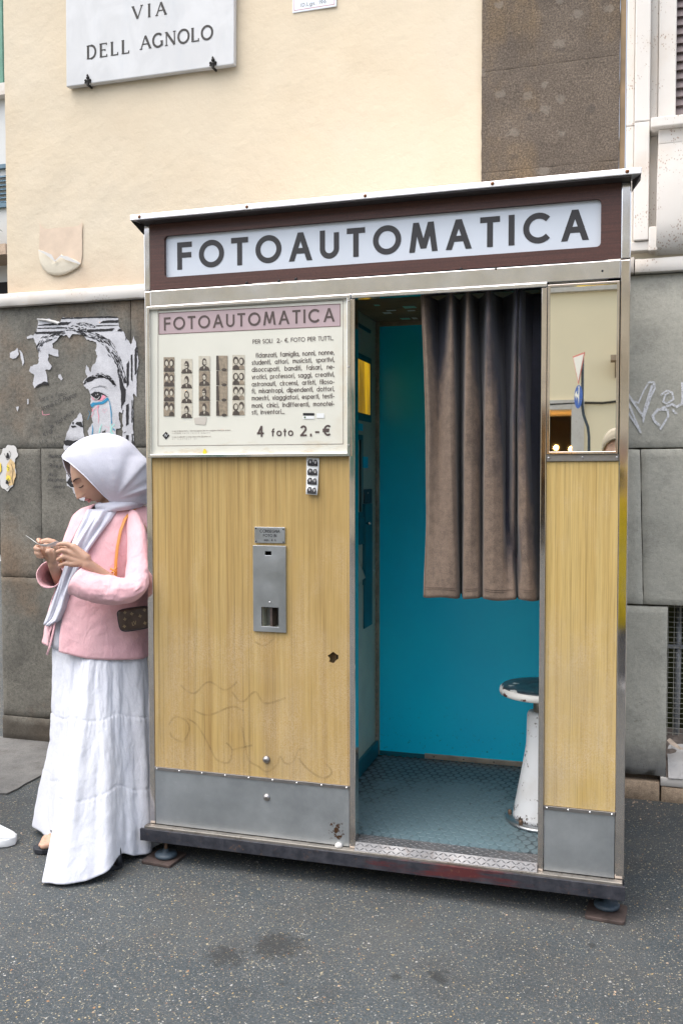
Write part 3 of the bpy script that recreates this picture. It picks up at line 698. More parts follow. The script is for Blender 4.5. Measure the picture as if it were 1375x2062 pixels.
box('cross_bar', 'iron_bar', bld, 1.692, 2.34, 1.19, 1.20, .585, .600)
# ledge
lx0 = xc-.03
for k, (x0, x1) in enumerate([(lx0, -.42), (-.417, .5)]):
    stone_block(x0, x1, 2.098, 2.158, 1.020, 'travertine', 'ledge_stone', thick=.08, rough=.003)
stone_block(.503, 1.55, 2.070, 2.130, 1.020, 'travertine', 'ledge_stone', thick=.08, rough=.003)
stone_block(1.553, 2.9, 2.070, 2.122, 1.020, 'travertine', 'ledge_stone', thick=.08, rough=.003)
MB().box(.97, 3, 1.055, 1.2, 2.12, 2.20).build('ledge_bed', 'peeled_paint', bld)
# brown stone pilaster
for z0, z1 in [(2.125, 2.516), (2.516, 2.918), (2.918, 3.55), (3.55, 4.3), (4.3, 5.2)]:
    stone_block(.956, 1.490, z0+.0004, z1-.0004, 1.047, 'peperino', rough=.004, step=.02, ed=.0004)
box('mortar_strip', 'ceiling_board', bld, 1.4915, 1.5125, 1.052, 1.2, 2.12, 5.2)
# travertine window surround
def tr(x0, x1, yf, z0, z1, name='surround_stone', bev=.004): return box(name, 'travertine', bld, x0, x1, yf, 1.2, z0, z1, bev)
def px_(px, py, Y): return PY(px, py, Y).x
def pz_(px, py, Y): return PY(px, py, Y).z
xa = px_(1259.5, 300, 1.035); xb = px_(1275.6, 300, 1.02); xb2 = px_(1307, 300, 1.0); xd = px_(1324, 200, 1.03); xw = px_(1360, 200, 1.03)
zj = pz_(1290, 245, 1.0)
for z0, z1 in [(pz_(1267, 485, 1.0), zj), (zj+.002, 5.2)]:
    tr(xa, xb, 1.035, z0, z1); tr(xb+.0005, xb2, 1.0, z0, z1)
tr(xa, xb2+.005, 1.012, pz_(1267, 505, 1.0), pz_(1267, 486, 1.0), 'base_moulding')
zs0, zs1 = pz_(1340, 253, .96), pz_(1340, 233, .96)
tr(xb2+.0005, xd, 1.045, zs1, 5.2); tr(xd+.0005, xw, 1.03, zs1, 5.2)
tr(xb2+.0005, px_(1324, 400, 1.04), 1.055, pz_(1310, 455, 1.0), zs0, 'recessed_stone'); tr(xb2+.0005, px_(1324, 400, 1.0), .999, pz_(1310, 505, 1.0), pz_(1310, 456, 1.0))
tr(px_(1310, 245, .96), 2.7, .960, zs0, zs1, 'window_sill', .004)
pl = MB(); xq = px_(1324, 380, .98); zt, zb_ = zs0-.0005, pz_(1320, 508, .99); rings = []
zc_ = zt-.055
tr(xq, 2.65, .992, zc_, zt, 'apron_stone', .003)
prof = [(.985, zc_-.002)]+[(.985-.012*math.sin(math.pi*q/14), zc_-.004-(zc_-zb_)*q/16) for q in range(1, 13)]+[(1.0, zb_+.02), (1.03, zb_+.002), (1.2, zb_)]
pl.loft([[(xq-.004*min(1, i/6), y, z), (2.65, y, z)] for i, (y, z) in enumerate(prof)], closed=False, caps=False)
pl.add([(xq-.004*min(1, i/6), y, z) for i, (y, z) in enumerate(prof)]+[(xq, 1.2, zt)], [tuple(range(len(prof)+1))])
pl.build('apron_stone', 'travertine', bld, tri=True)
box('window_recess', 'dark_void', bld, xw-.02, 2.6, 1.16, 1.19, zs1, 5.2)
sl_ = MB().prism([(xw, 1.055, 0), (xw, 1.075, 0), (xw, 1.085, .035), (xw, 1.07, .037)], (.75, 0, 0)).build('shutter_slat', 'brown_slat', bld)
sl_.location.z = zs1+.002
copies(sl_, [(0, 0, .0335*k) for k in range(1, 24)], bld)

# ------------------------------------------------------------------ plaque
pq = thing('street_sign', (-.54, 1.066, 3.09), 'white marble street name plaque with black capitals, VIA DELL AGNOLO, on the cream wall', 'street sign')
MB().prism([(-.957, 1.030, 3.088), (-.953, 1.030, 3.62), (-.113, 1.030, 3.62), (-.119, 1.030, 3.083)][::-1], (0, .030, 0)).build('slab', 'marble', pq, bevel=.004)
pn = Pen((0, 1.0292, 0))
serif_text(pn, 'VIA', -.608, 3.343, .056, .163)
serif_text(pn, 'DELL', -.843, 3.199, .058, .212); serif_text(pn, 'AGNOLO', -.569, 3.206, .057, .350)
pn.letters('lead_letter', pq)
def clamp(x, z):
    mb = MB()
    for dx, dz, r in [(0, .022, .008), (-.011, .010, .0065), (.011, .010, .0065), (0, .006, .009), (0, -.004, .007)]:
        mb.lathe((x+dx, 1.029, z+dz), [(.0, .0075), (r*.6, .0065), (r, .003), (r, -.001)], 10, 'Y')
    mb.prism([(x-.005, 1.023, z+.030), (x+.005, 1.023, z+.030), (x, 1.023, z+.038)], (0, .006, 0))
    mb.box(x-.004, x+.004, 1.022, 1.062, z-.014, z-.006); mb.box(x-.016, x+.016, 1.025, 1.0295, z-.002, z+.003)
    return mb
cl = clamp(-.842, 3.092).build('clamp', 'iron_clamp', pq); copies(cl, [(.625, 0, -.002)], pq)
# small notice at the very top
nt = thing('notice', (.24, 1.066, 3.27), 'small white enamelled notice with a thin red border, cut by the top of the photo', 'notice')
MB().prism([(.141, 1.060, 3.2775), (.141, 1.060, 3.50), (.339, 1.060, 3.50), (.339, 1.060, 3.2775)][::-1], (0, .005, 0)).build('plate', 'sign_enamel', nt, bevel=.003)
pn = Pen((0, 1.0594, 0)); pn.ribbon([(.150, 3.49), (.150, 3.287), (.330, 3.287), (.330, 3.49)], .0022); pn.build('border', 'red_line', nt)
pn = Pen((0, 1.0592, 0)); text(pn, '(D.Lgs. 196', .178, 3.297, .016, .12, width=.115); pn.build('lettering', 'black_print', nt)

# ------------------------------------------------------------------ peeling render and torn remains on the cream wall
def wallpoly(crop, sc, off, Y): return [(PY(off[0]+x/sc, off[1]+y/sc, Y).x, PY(off[0]+x/sc, off[1]+y/sc, Y).z) for x, y in crop]
C1 = (1.993, (0, 0))
rm = thing('plaster_patch', (-1.0, 1.066, 2.2), 'square bare beige plaster patch with a curl of peeled paint at its foot', 'wall patch')
pn = Pen((0, 1.0605, 0)); q = wallpoly(arc(190, 890, 28, 28, 180, 90)+arc(305, 882, 26, 26, 90, 0)+[(331, 1020), (327, 1055), (240, 1080), (165, 1060), (158, 1000)], *C1, 1.0605)
pn.poly(torn(q, .0012, .012)); pn.build('bare_plaster', 'patch_plaster', rm)
fl = MB(); outer = wallpoly([(155, 1005), (157, 1030), (163, 1055), (175, 1080), (192, 1096), (215, 1105), (240, 1106), (265, 1100), (290, 1088), (312, 1075), (326, 1060)], *C1, 1.055)
inner = wallpoly([(155, 1002), (172, 1006), (192, 1014), (208, 1032), (226, 1054), (238, 1036), (248, 1022), (262, 1030), (286, 1036), (308, 1044), (326, 1057)], *C1, 1.055)
rg = []
for q in range(7):
    f_ = q/6; rg.append([(o[0]+(i_[0]-o[0])*f_, 1.054-.007*math.sin(f_*2.6)*math.sin(math.pi*(k+.4)/11)+.004*noise.noise((k*.9, q, 0)), o[1]+(i_[1]-o[1])*f_) for k, (o, i_) in enumerate(zip(outer, inner))])
fl.loft(rg, closed=False, caps=False); of = fl.build('peeled_flap', 'peeled_paint', rm)
so = of.modifiers.new('thick', 'SOLIDIFY'); so.thickness = .003
pn = Pen((0, 1.036, 0)); pn.ribbon(wallpoly([(156, 1004), (180, 1014), (205, 1028), (222, 1048), (244, 1028), (270, 1036), (322, 1058)], *C1, 1.036), [.003, .010, .016, .005, .008, .018, .005]); pn.build('torn_edge', 'torn_white_paper', rm)

# ------------------------------------------------------------------ paste-up on the grey stone
PU = 1.0458
pa = thing('paste_up_poster', (-.9, 1.045, 1.3), 'torn black and white paste-up of a crying face with pink and blue tears', 'street poster')
C5, C8 = (4.124, (0, 600)), (6.548, (70, 640))
def P8(l): return wallpoly(l, *C8, PU)
def P5(l): return wallpoly(l, *C5, PU)
random.seed(5)
pn = Pen((0, PU, 0))
face = [(560, 215), (640, 230), (690, 290), (760, 300), (810, 320), (820, 380), (800, 430), (830, 500), (805, 590), (760, 640), (745, 720), (690, 620), (670, 700), (700, 770), (640, 850), (650, 900), (720, 960), (745, 1040), (735, 1130), (765, 1180), (750, 1280), (775, 1380), (700, 1490), (740, 1620), (900, 1620), (890, 1500), (940, 1470), (960, 1620), (1070, 1620), (1080, 1460), (1140, 1450), (1110, 1290), (1120, 1240), (1165, 1260), (1160, 1571), (1175, 1730), (1310, 1730), (1300, 1400), (1300, 1000), (1350, 1040), (1345, 800), (1372, 560), (1340, 330), (1300, 220), (1285, 330), (1270, 350), (1210, 260), (1180, 190), (1110, 110), (1105, 0), (360, 0), (340, 60), (200, 10), (40, 15), (45, 95), (20, 200), (-20, 250), (20, 340), (60, 460), (50, 600), (-50, 640), (-70, 700), (0, 760), (-20, 880), (0, 930), (60, 880), (180, 860), (170, 780), (140, 690), (210, 680), (230, 640), (180, 560), (190, 470), (250, 500), (320, 510), (310, 420), (240, 400), (235, 340), (300, 290), (350, 230), (430, 230), (460, 270), (500, 215)]
pn.poly(torn(P8(face), .0028, .008))
pn.poly(torn(P5([(555, 1130), (580, 1075), (600, 1030), (635, 1000), (668, 950), (685, 975), (690, 1060), (705, 1180), (640, 1260), (560, 1290), (530, 1250), (545, 1180)]), .002, .008))
pn.poly(torn(P5([(550, 1415), (600, 1380), (660, 1400), (690, 1500), (690, 1640), (640, 1610), (600, 1580), (560, 1560), (552, 1480)]), .003, .008))
pn.poly(torn(P5([(600, 1590), (660, 1600), (720, 1640), (700, 1690), (640, 1660)]), .003, .008))
for ctr, pl_ in (((120, 470), [(85, 455), (120, 440), (150, 415), (160, 470), (135, 500), (105, 505), (85, 495)]), ((185, 500), [(165, 430), (190, 460), (205, 530), (190, 565), (180, 510)]), ((260, 325), [(225, 325), (260, 305), (300, 318), (265, 335), (230, 340)]), ((510, 650), [(487, 640), (505, 630), (525, 670), (512, 685), (490, 665)]), ((150, 915), [(135, 905), (160, 900), (150, 945)]), ((232, 860), [(228, 840), (240, 838), (240, 880), (230, 885)])):
    pn.poly(torn(P5(pl_), .0015, .006))
pn.build('torn_paper', 'pasted_paper', pa, True)
pn = Pen((0, PU-.0008, 0))
def bk(l, amp=.0012): pn.poly(torn(P8(l), amp, .008))
for l in ([(40, 95), (340, 60), (490, 52), (440, 95), (330, 95), (60, 108)], [(40, 132), (400, 122), (400, 140), (40, 145)], [(0, 185), (390, 172), (350, 205), (20, 215)], [(355, 0), (1000, -22), (1100, -8), (1105, 0), (700, 5), (360, 18)],
          [(855, 72), (910, 38), (1105, 28), (1102, 66)], [(810, 100), (1105, 93), (1105, 102), (810, 112)], [(690, 155), (1060, 138), (1020, 175), (700, 188)], [(1090, 178), (1115, 142), (1140, 146), (1165, 178)],
          [(1215, 610), (1248, 560), (1245, 880), (1215, 930)], [(1320, 420), (1352, 370), (1352, 730), (1322, 758)], [(1270, 490), (1295, 480), (1295, 840), (1275, 820)], [(1208, 1150), (1245, 1128), (1245, 1400), (1208, 1430)],
          [(1118, 780), (1150, 790), (1180, 900), (1208, 945), (1200, 1100), (1160, 1160), (1155, 1220), (1143, 1180), (1143, 1010), (1125, 900)], [(1282, 1085), (1293, 1085), (1296, 1380), (1280, 1385)], [(1200, 240), (1215, 260), (1212, 290), (1200, 300)],
          [(1160, 1220), (1180, 1215), (1170, 1260), (1160, 1260)], [(1208, 1545), (1245, 1545), (1245, 1730), (1208, 1730)], [(1282, 1530), (1300, 1530), (1305, 1730), (1284, 1730)], [(1176, 1515), (1215, 1495), (1200, 1515), (1178, 1525)]): bk(l)
def dash(path, band, n, ln, w):
    P_ = [Vector(p) for p in path]; cum = [0]
    for i in range(len(P_)-1): cum.append(cum[-1]+(P_[i+1]-P_[i]).length)
    def at(s_):
        s_ = max(0, min(cum[-1]-.01, s_))
        for i in range(len(P_)-1):
            if s_ <= cum[i+1]: return P_[i].lerp(P_[i+1], (s_-cum[i])/(cum[i+1]-cum[i])), (P_[i+1]-P_[i]).normalized()
    for k in range(n):
        s0 = random.uniform(0, cum[-1]); f_ = s0/cum[-1]; off = random.uniform(-.5, .5)*band*(1.15-.6*abs(2*f_-1)); l_ = random.uniform(.5, 1)*ln; pp = []
        for q in range(4):
            p, t_ = at(s0+l_*q/3); pp.append(tuple(p+Vector((-t_.y, t_.x))*(off+random.uniform(-1.5, 1.5))))
        pn.ribbon(P8(pp), [w*.0009, w*.0030, w*.0028, w*.0010])
dash([(560, 165), (700, 215), (840, 250), (960, 330), (1050, 460), (1120, 600), (1170, 760), (1195, 860)], 105, 190, 75, 1.0)
dash([(420, 190), (260, 235), (130, 285), (50, 380), (60, 450)], 85, 75, 55, 1.0)
dash([(400, 150), (520, 135), (680, 165)], 75, 60, 45, .8); dash([(540, 80), (660, 80), (800, 120)], 45, 40, 45, .8)
dash([(960, 470), (1050, 560), (1100, 660), (1120, 780)], 30, 16, 80, 1.5)
dash([(640, 870), (720, 800), (830, 765), (930, 760), (1010, 810), (1065, 900)], 58, 95, 45, 1.0)
bk([(690, 830), (700, 790), (740, 770), (780, 790), (830, 785), (760, 835), (690, 850)]); bk([(10, 915), (70, 870), (140, 838), (188, 850), (186, 885), (120, 880), (60, 905)], .002)
# eye: lid, iris; lashes
bk([(740, 1005), (790, 975), (850, 975), (920, 1005), (985, 1050), (930, 1030), (880, 1010), (885, 1060), (850, 1085), (800, 1080), (765, 1035)]); pn.ribbon(P8([(720, 970), (780, 920), (860, 905), (920, 915), (965, 945)]), [.0006, .0018, .002, .002, .0006])
pn.ribbon(P8([(850, 892), (900, 897), (960, 915)]), .0014)
for i in range(9): pn.ribbon(P8([(800+i*19, 985+i*4), (805+i*21, 948+i*8)]), [.001, .0004])
bk([(540, 1400), (560, 1372), (620, 1372), (645, 1445), (610, 1440), (565, 1415)]); bk([(475, 1420), (540, 1420), (560, 1440), (500, 1452)]); bk([(500, 1372), (525, 1375), (520, 1405), (500, 1405)])
def bk5(l, amp=.0015): pn.poly(torn(P5(l), amp, .007))
bk5([(530, 1190), (560, 1178), (610, 1188), (650, 1180), (700, 1190), (640, 1215), (590, 1230), (545, 1222)]); bk5([(555, 1455), (600, 1440), (620, 1490), (600, 1540), (650, 1560), (640, 1580), (590, 1570), (555, 1530), (585, 1490)])
for i in range(16): pn.ribbon(P5([(545+i*10, 1183-6*math.sin(i*.8)), (549+i*9.5, 1155-8*math.sin(i*.9))]), [.0016, .0006])
for i in range(8): pn.ribbon(P5([(550+i*9, 1262+random.uniform(-6, 6)), (558+i*9, 1282+random.uniform(-8, 8))]), .0014)
pn.build('black_print', 'ink_black', pa, True)
pn = Pen((0, PU-.0024, 0)); pn.ribbon(P8([(785, 1045), (805, 1070), (835, 1072), (858, 1045), (862, 1028)]), [.0006, .0026, .0030, .0022, .0006]); pn.poly(P8(arc(838, 1008, 7, 7, 0, 360, 8)[:-1])); pn.poly(P8(arc(815, 1018, 5, 5, 0, 360, 8)[:-1])); pn.build('eye_highlight', 'torn_white_paper', pa, True)
pn = Pen((0, PU-.0008, 0))
pn.poly(P8(arc(825, 1030, 46, 50, 0, 360, 20)[:-1])); dash([(650, 850), (730, 800), (830, 775), (920, 770), (1000, 815), (1050, 880)], 30, 60, 50, 1.5); pn.build('black_iris', 'ink_black', pa, True)
pn = Pen((0, PU-.0016, 0)); pn.poly(torn(P8([(748, 1035), (775, 1080), (850, 1095), (900, 1085), (945, 1040), (905, 1015), (888, 1040), (865, 1085), (800, 1088), (770, 1050)]), .0008, .006))
pn.ribbon(P8([(845, 1150), (835, 1230), (850, 1300), (845, 1400)]), [.006, .003, .004, .001]); pn.ribbon(P8([(760, 1190), (780, 1260), (750, 1310)]), .0025); pn.ribbon(P8([(760, 1230), (840, 1165)]), .003)
pn.ribbon(P8([(895, 1215), (905, 1200), (925, 1215), (945, 1200), (958, 1215), (925, 1255), (895, 1215)]), .0009); pn.ribbon(P8([(930, 1440), (945, 1425), (965, 1450), (985, 1440), (980, 1470), (955, 1500)]), .0009)
pn.ribbon(P8([(105, 1225), (115, 1280), (160, 1280), (205, 1270)]), .0022); pn.build('pink_marker', 'marker_pink', pa)
pn = Pen((0, PU-.0020, 0)); pn.poly(torn(P8([(740, 1145), (770, 1115), (830, 1115), (890, 1105), (945, 1065), (960, 1050), (985, 1065), (950, 1110), (900, 1140), (800, 1150), (760, 1185)]), .001, .006))
pn.ribbon(P8([(970, 1060), (995, 1120), (1005, 1180), (1015, 1250), (1015, 1330), (1020, 1395)]), [.0036, .0035, .0045, .006, .003, .006]); pn.ribbon(P8([(1040, 1460), (1060, 1485)]), .005)
pn.ribbon(P8([(765, 1410), (772, 1480), (760, 1571)]), [.002, .005, .004]); pn.ribbon(P8([(715, 1225), (735, 1260), (705, 1345)]), .002); pn.build('blue_marker', 'marker_blue', pa)
pn = Pen((0, PU-.0022, 0)); pn.ribbon(P8([(890, 1400), (870, 1460), (855, 1520)]), [.002, .006, .004]); pn.ribbon(P8([(1000, 1390), (1020, 1440), (1010, 1500), (1050, 1550)]), [.002, .007, .007, .006]); pn.ribbon(P8([(1060, 1400), (1035, 1430)]), .004); pn.build('mint_marker', 'marker_mint', pa)
mb = MB(); fl_ = P8([(45, 10), (150, 15), (250, 30), (340, 60)]); lo_ = P8([(60, 35), (160, 45), (250, 70), (325, 95)])
mb.loft([[(a[0], PU-.001, a[1]) for a in fl_], [((a[0]+b[0])/2, PU-.014, (a[1]+b[1])/2) for a, b in zip(fl_, lo_)], [(b[0], PU-.006, b[1]) for b in lo_]], closed=False, caps=False); mb.build('curled_corner', 'torn_white_paper', pa)

# small sticker at the left edge
stk = thing('sticker', (-1.33, 1.045, 1.33), 'wavy-edged white paper sticker with yellow and tan drips at the left edge', 'sticker')
def wob(cx, cy, rx, ry, n, k, a): return [(cx+(rx+a*math.sin(k*i*2*math.pi/n))*math.cos(i*2*math.pi/n), cy+(ry+a*math.sin(k*i*2*math.pi/n+1))*math.sin(i*2*math.pi/n)) for i in range(n)]
pn = Pen((0, PU, 0)); pn.poly(P5(wob(60, 1420, 72, 180, 60, 9, 7))); pn.poly(P5(wob(90, 1290, 60, 70, 40, 6, 5))); pn.build('paper', 'torn_white_paper', stk)
pn = Pen((0, PU-.001, 0)); pn.poly(P5(wob(95, 1450, 38, 110, 40, 7, 5))); pn.build('tan_print', 'sticker_tan', stk)
pn = Pen((0, PU-.0018, 0)); pn.poly(P5(wob(72, 1415, 12, 28, 20, 3, 1))); pn.poly(P5(wob(75, 1495, 20, 22, 20, 3, 2))); pn.poly(P5(wob(8, 1410, 12, 40, 20, 3, 1))); pn.build('yellow_print', 'sticker_yellow', stk)
pn = Pen((0, PU-.0024, 0))
for l in ([(40, 1290), (55, 1320), (65, 1345), (85, 1330), (95, 1290), (80, 1270)], [(60, 1400), (80, 1410), (75, 1430)], [(55, 1520), (75, 1500), (90, 1530), (70, 1545), (85, 1570), (60, 1590)], [(100, 1380), (115, 1430), (105, 1500), (118, 1560)], [(15, 1380), (20, 1430), (5, 1470)]): pn.ribbon(P5(l), .0022)
pn.poly(P5(wob(70, 1310, 12, 24, 16, 3, 2))); pn.poly(P5(wob(65, 1530, 12, 16, 16, 3, 2))); pn.build('black_line', 'ink_black', stk)

# handwriting on the stone
hw = thing('handwriting', (-1.1, 1.045, 1.2), 'names handwritten in thin dark pen on the grey stone beside the paste-up face', 'graffiti')
pn = Pen((0, 1.0466, 0)); random.seed(2)
def hand(s, x, y, x2, h, w=.13, ang=0):
    p0 = P5([(x, y)])[0]; p1 = P5([(x2, y)])[0]; hh = h/4.124/482*1.0
    sub = Pen((p0[0], 1.0466, p0[1]), u=(math.cos(ang), 0, math.sin(ang)), v=(-math.sin(ang), 0, math.cos(ang)))
    text(sub, s, 0, 0, hh, w, width=(p1[0]-p0[0])/max(.5, math.cos(ang)), slant=.12, jit=.10)
    off = len(pn.mb.v); pn.mb.v += sub.mb.v; pn.mb.f += [tuple(i+off for i in f) for f in sub.mb.f]; pn.mb.mi += sub.mb.mi; pn.mb.sm += sub.mb.sm
hand('Melina', 402, 1328, 510, 34); hand('&', 445, 1362, 462, 22); hand('Riley', 415, 1408, 512, 38); hand('&', 445, 1440, 460, 20); hand('Ava', 405, 1480, 470, 36); hand('Meghan', 395, 1525, 540, 34); hand('Jenna', 440, 1580, 535, 34)
hand('Ivonne CG Firenze', 350, 935, 640, 40, .11, .32); hand('in florence', 430, 1090, 620, 40, .11, .55); hand('KIO', 365, 1150, 440, 40, .11, .35); hand('BEN TEIN', 330, 1215, 505, 30, .09, .25); hand('& NADI', 390, 1245, 500, 30, .09, .15); hand('Sara e Pablo', 330, 860, 560, 34, .10, .2)
pn.build('pen_strokes', 'pencil_ink', hw, True)
# chalk tag on the right
ct = thing('chalk_tag', (1.66, 1.045, 1.5), 'white chalk scribble tag on the pitted stone to the right of the booth', 'graffiti')
pn = Pen((0, 1.0458, 0)); C9 = (3.817, (1080, 560))
def P9(l): return wallpoly(l, *C9, 1.0458)
for l, w in (([(690, 860), (730, 940), (780, 960), (820, 870), (860, 800)], .006), ([(690, 880), (760, 980), (815, 1060), (830, 1000), (885, 830), (915, 815)], .009), ([(815, 1110), (825, 1060), (880, 900), (905, 850), (900, 800), (860, 800)], .008), ([(700, 950), (740, 1050), (800, 1190)], .008), ([(690, 1010), (730, 1080), (790, 1170)], .007),
             ([(950, 900), (1000, 865), (1040, 880), (1050, 930), (1000, 965), (970, 950), (985, 900), (1015, 880)], .007), ([(1000, 1010), (930, 1010), (890, 1060), (905, 1100), (945, 1135)], .010), ([(1005, 1010), (1010, 1060), (975, 1120), (945, 1165)], .008), ([(960, 1000), (1040, 970), (1075, 990), (1126, 955)], .009), ([(1040, 1010), (1075, 1045)], .008), ([(1115, 800), (1118, 900), (1115, 970), (1175, 960)], .008), ([(1126, 840), (1180, 900)], .008)):
    pn.ribbon(P9(l), w)
pn.build('chalk_strokes', 'chalk', ct)

# ------------------------------------------------------------------ building beyond the corner (left)
fb = thing('apartment_building', (-7.6, 9.0, 0), 'white apartment building beyond the corner with green and blue louvred shutters', 'building')
FY = 9.0
box('wall', 'far_white_plaster', fb, -14, -4.0, FY, FY+6, .0, 12, 0)
def shutter(x0, x1, z0, z1, m_):
    fr = MB(); fr.box(x0, x0+.06, FY-.06, FY-.001, z0, z1).box(x1-.06, x1, FY-.06, FY-.001, z0, z1).box(x0+.06, x1-.06, FY-.06, FY-.001, z0, z0+.06).box(x0+.06, x1-.06, FY-.06, FY-.001, z1-.06, z1)
    f = fr.build('shutter', m_, fb)
    s_ = MB().prism([(x0+.06, FY-.055, z0+.07), (x0+.06, FY-.015, z0+.105), (x0+.06, FY-.005, z0+.105), (x0+.06, FY-.045, z0+.07)], (x1-x0-.12, 0, 0)).build('slat', m_, f)
    s_.matrix_parent_inverse = Matrix.Identity(4)
    copies(s_, [(0, 0, .062*k) for k in range(1, int((z1-z0-.15)/.062))], f)
shutter(-7.9, -7.20, 7.10, 8.6, 'green_shutter'); shutter(-7.9, -7.10, 5.30, 5.93, 'blue_shutter')
box('window_sill', 'travertine', fb, -8.0, -7.1, FY-.15, FY-.001, 6.90, 7.07)
box('balcony_slab', 'beige_stone', fb, -9.0, -6.8, FY-.6, FY-.001, 4.45, 4.60)
box('shop_front', 'dark_void', fb, -9.5, -6.2, FY-.03, FY-.001, .1, 4.2)
for x0, z0 in ((-11.6, 5.3), (-5.9, 5.3), (-11.6, 8.2), (-5.9, 8.2), (-9.75, 7.6), (-11.9, 1.4)):
    f = box('window', 'travertine', fb, x0, x0+1.3, FY-.05, FY-.001, z0, z0+1.7)
    box('pane', 'dark_void', f, x0+.12, x0+1.18, FY-.056, FY-.0505, z0+.12, z0+1.58)
rl = box('railing_bar', 'iron_clamp', fb, -7.98, -7.96, FY-.59, FY-.57, 4.60, 5.25); copies(rl, [(.10*k, 0, 0) for k in range(1, 11)], fb)
bh = thing('balcony_plant', (-7.32, 8.6, 4.60), 'green leafy plant on the balcony beyond the corner at the left edge', 'plant')
lf = MB(); random.seed(9)
for k in range(420):
    a = random.uniform(0, 6.28); r = random.uniform(0, .26); h = random.uniform(.12, .62); c_ = Vector((-7.32+r*math.cos(a), 8.6+r*.7*math.sin(a), 4.60+h)); d1 = Vector((random.uniform(-1, 1), random.uniform(-1, 1), random.uniform(-.6, .6))).normalized(); d2 = d1.cross(Vector((random.uniform(-1, 1), random.uniform(-1, 1), 1))).normalized()
    lf.add([c_-d1*.045, c_+d2*.018, c_+d1*.045, c_-d2*.018], [(0, 1, 2, 3)])
lf.build('foliage', 'leaf_green', bh)['kind'] = 'stuff'
MB().lathe((-7.32, 8.6, 4.60), [(.0, 0), (.09, 0), (.13, .18), (.12, .18), (0, .16)], 16).build('pot', 'rusty_plate', bh)

# ------------------------------------------------------------------ opposite side of the street, seen in the mirror and the steel
ob = thing('facade', (1, -16, 0), 'pale cream house across the street, reflected in the booth mirror', 'building')
OY = -16
w = MB(); w.box(-22, -.85, OY-6, OY, 0, 6.6).box(.70, 26, OY-6, OY, 0, 6.6).box(-.85, .70, OY-6, OY, 2.606, 6.6)
w.build('wall', 'far_plaster', ob)
box('door_surround', 'travertine', ob, .705, .95, OY+.001, OY+.06, 0, 2.80); box('door_surround', 'travertine', ob, -1.1, -.855, OY+.001, OY+.06, 0, 2.80); box('door_lintel', 'travertine', ob, -.85, .70, OY+.001, OY+.06, 2.612, 2.80)
box('shop_interior', 'dark_void', ob, -.85, .70, OY-2.0, OY-1.95, 0, 2.6)
box('string_course', 'travertine', ob, -22, 26, OY+.001, OY+.10, 4.93, 5.05)
for x0 in (-15, -11.5, -8, -4.5, 4.2, 8, 12, 16):
    for z0 in (1.1,):
        f = box('window', 'travertine', ob, x0, x0+1.5, OY+.001, OY+.08, z0, z0+2.1)
        box('shutter', 'green_shutter', f, x0+.15, x0+1.35, OY+.0805, OY+.12, z0+.15, z0+1.95)
MB().box(-22, 26, OY-6.3, OY+.5, 6.6, 6.8).build('roof_eave', 'beige_stone', ob)
M['bulb'] = NT('bulb').set((1, .7, .3), .5, 0, [], Emission_Color=(1., .55, .16, 1), Emission_Strength=22.)
for x_, z_ in ((.35, 1.88), (.66, 1.85)):
    MB().lathe((x_, OY-1.0, z_), [(0, -.05), (.04, -.03), (.05, 0), (.035, .04), (0, .055)], 12).build('bulb', 'bulb', ob)
cb = MB().tube([(-6, OY+.05, 2.62), (.27, OY+.05, 2.715), (.95, OY+.04, 2.735), (1.3, OY+.04, 2.72), (1.6, OY+.04, 2.75), (6, OY+.05, 2.9)], .022, 6).build('cable', 'iron_clamp', ob)
br = MB().box(1.44, 1.9, OY+.1, OY+.5, 3.50, 3.60).prism([(1.52, OY+.1, 3.5), (1.52, OY+.42, 3.5), (1.52, OY+.1, 3.2)], (.3, 0, 0)).build('stone_bracket', 'beige_stone', ob)
rs = thing('road_sign', (1.128, -12.3, 0), 'bent grey pole with give-way triangle and blue round sign, seen in the mirror', 'road sign')
MB().tube([(1.13, -12.3, 0), (1.128, -12.3, 1.9), (1.11, -12.3, 2.06), (1.04, -12.3, 2.26), (1.02, -12.3, 2.42), (1.02, -12.3, 3.24)], .022, 10).build('pole', 'foot_rubber', rs)
simple('sign_blue', (.02, .10, .42), .4); simple('sign_red', (.60, .16, .14), .4)
nx, ny = -.93, .37    # the signs face along the street, seen almost edge-on
u_ = Vector((-ny, nx, 0)).normalized(); n_ = Vector((nx, ny, 0)).normalized()
def disc(ctr, pts, th, name, m_, par, lift):
    c_ = Vector(ctr)+n_*lift; q = [c_+u_*a+Vector((0, 0, b)) for a, b in pts]
    return MB().prism(q, tuple(-n_*th)).build(name, m_, par, tri=True)
c0 = (1.00, -12.3, 2.545)
disc(c0, [(-a, b) for a, b in arc(0, 0, .185, .185, 0, 360, 28)[:-1]], .004, 'disc', 'sign_blue', rs, .045)
disc(c0, [(-.025, -.13), (.0, -.02), (.09, .02), (.075, -.05), (.16, .05), (.05, .11), (.065, .06), (0, .03), (-.02, .13), (.0, .17), (-.06, .16), (-.05, .0)], .002, 'arrow', 'strip_white', rs, .049)
c1 = (1.00, -12.3, 3.0)
disc(c1, [(-.28, .22), (.28, .22), (0, -.26)], .004, 'triangle', 'sign_red', rs, .045); disc(c1, [(-.235, .195), (.235, .195), (0, -.21)], .002, 'triangle_face', 'strip_white', rs, .049)
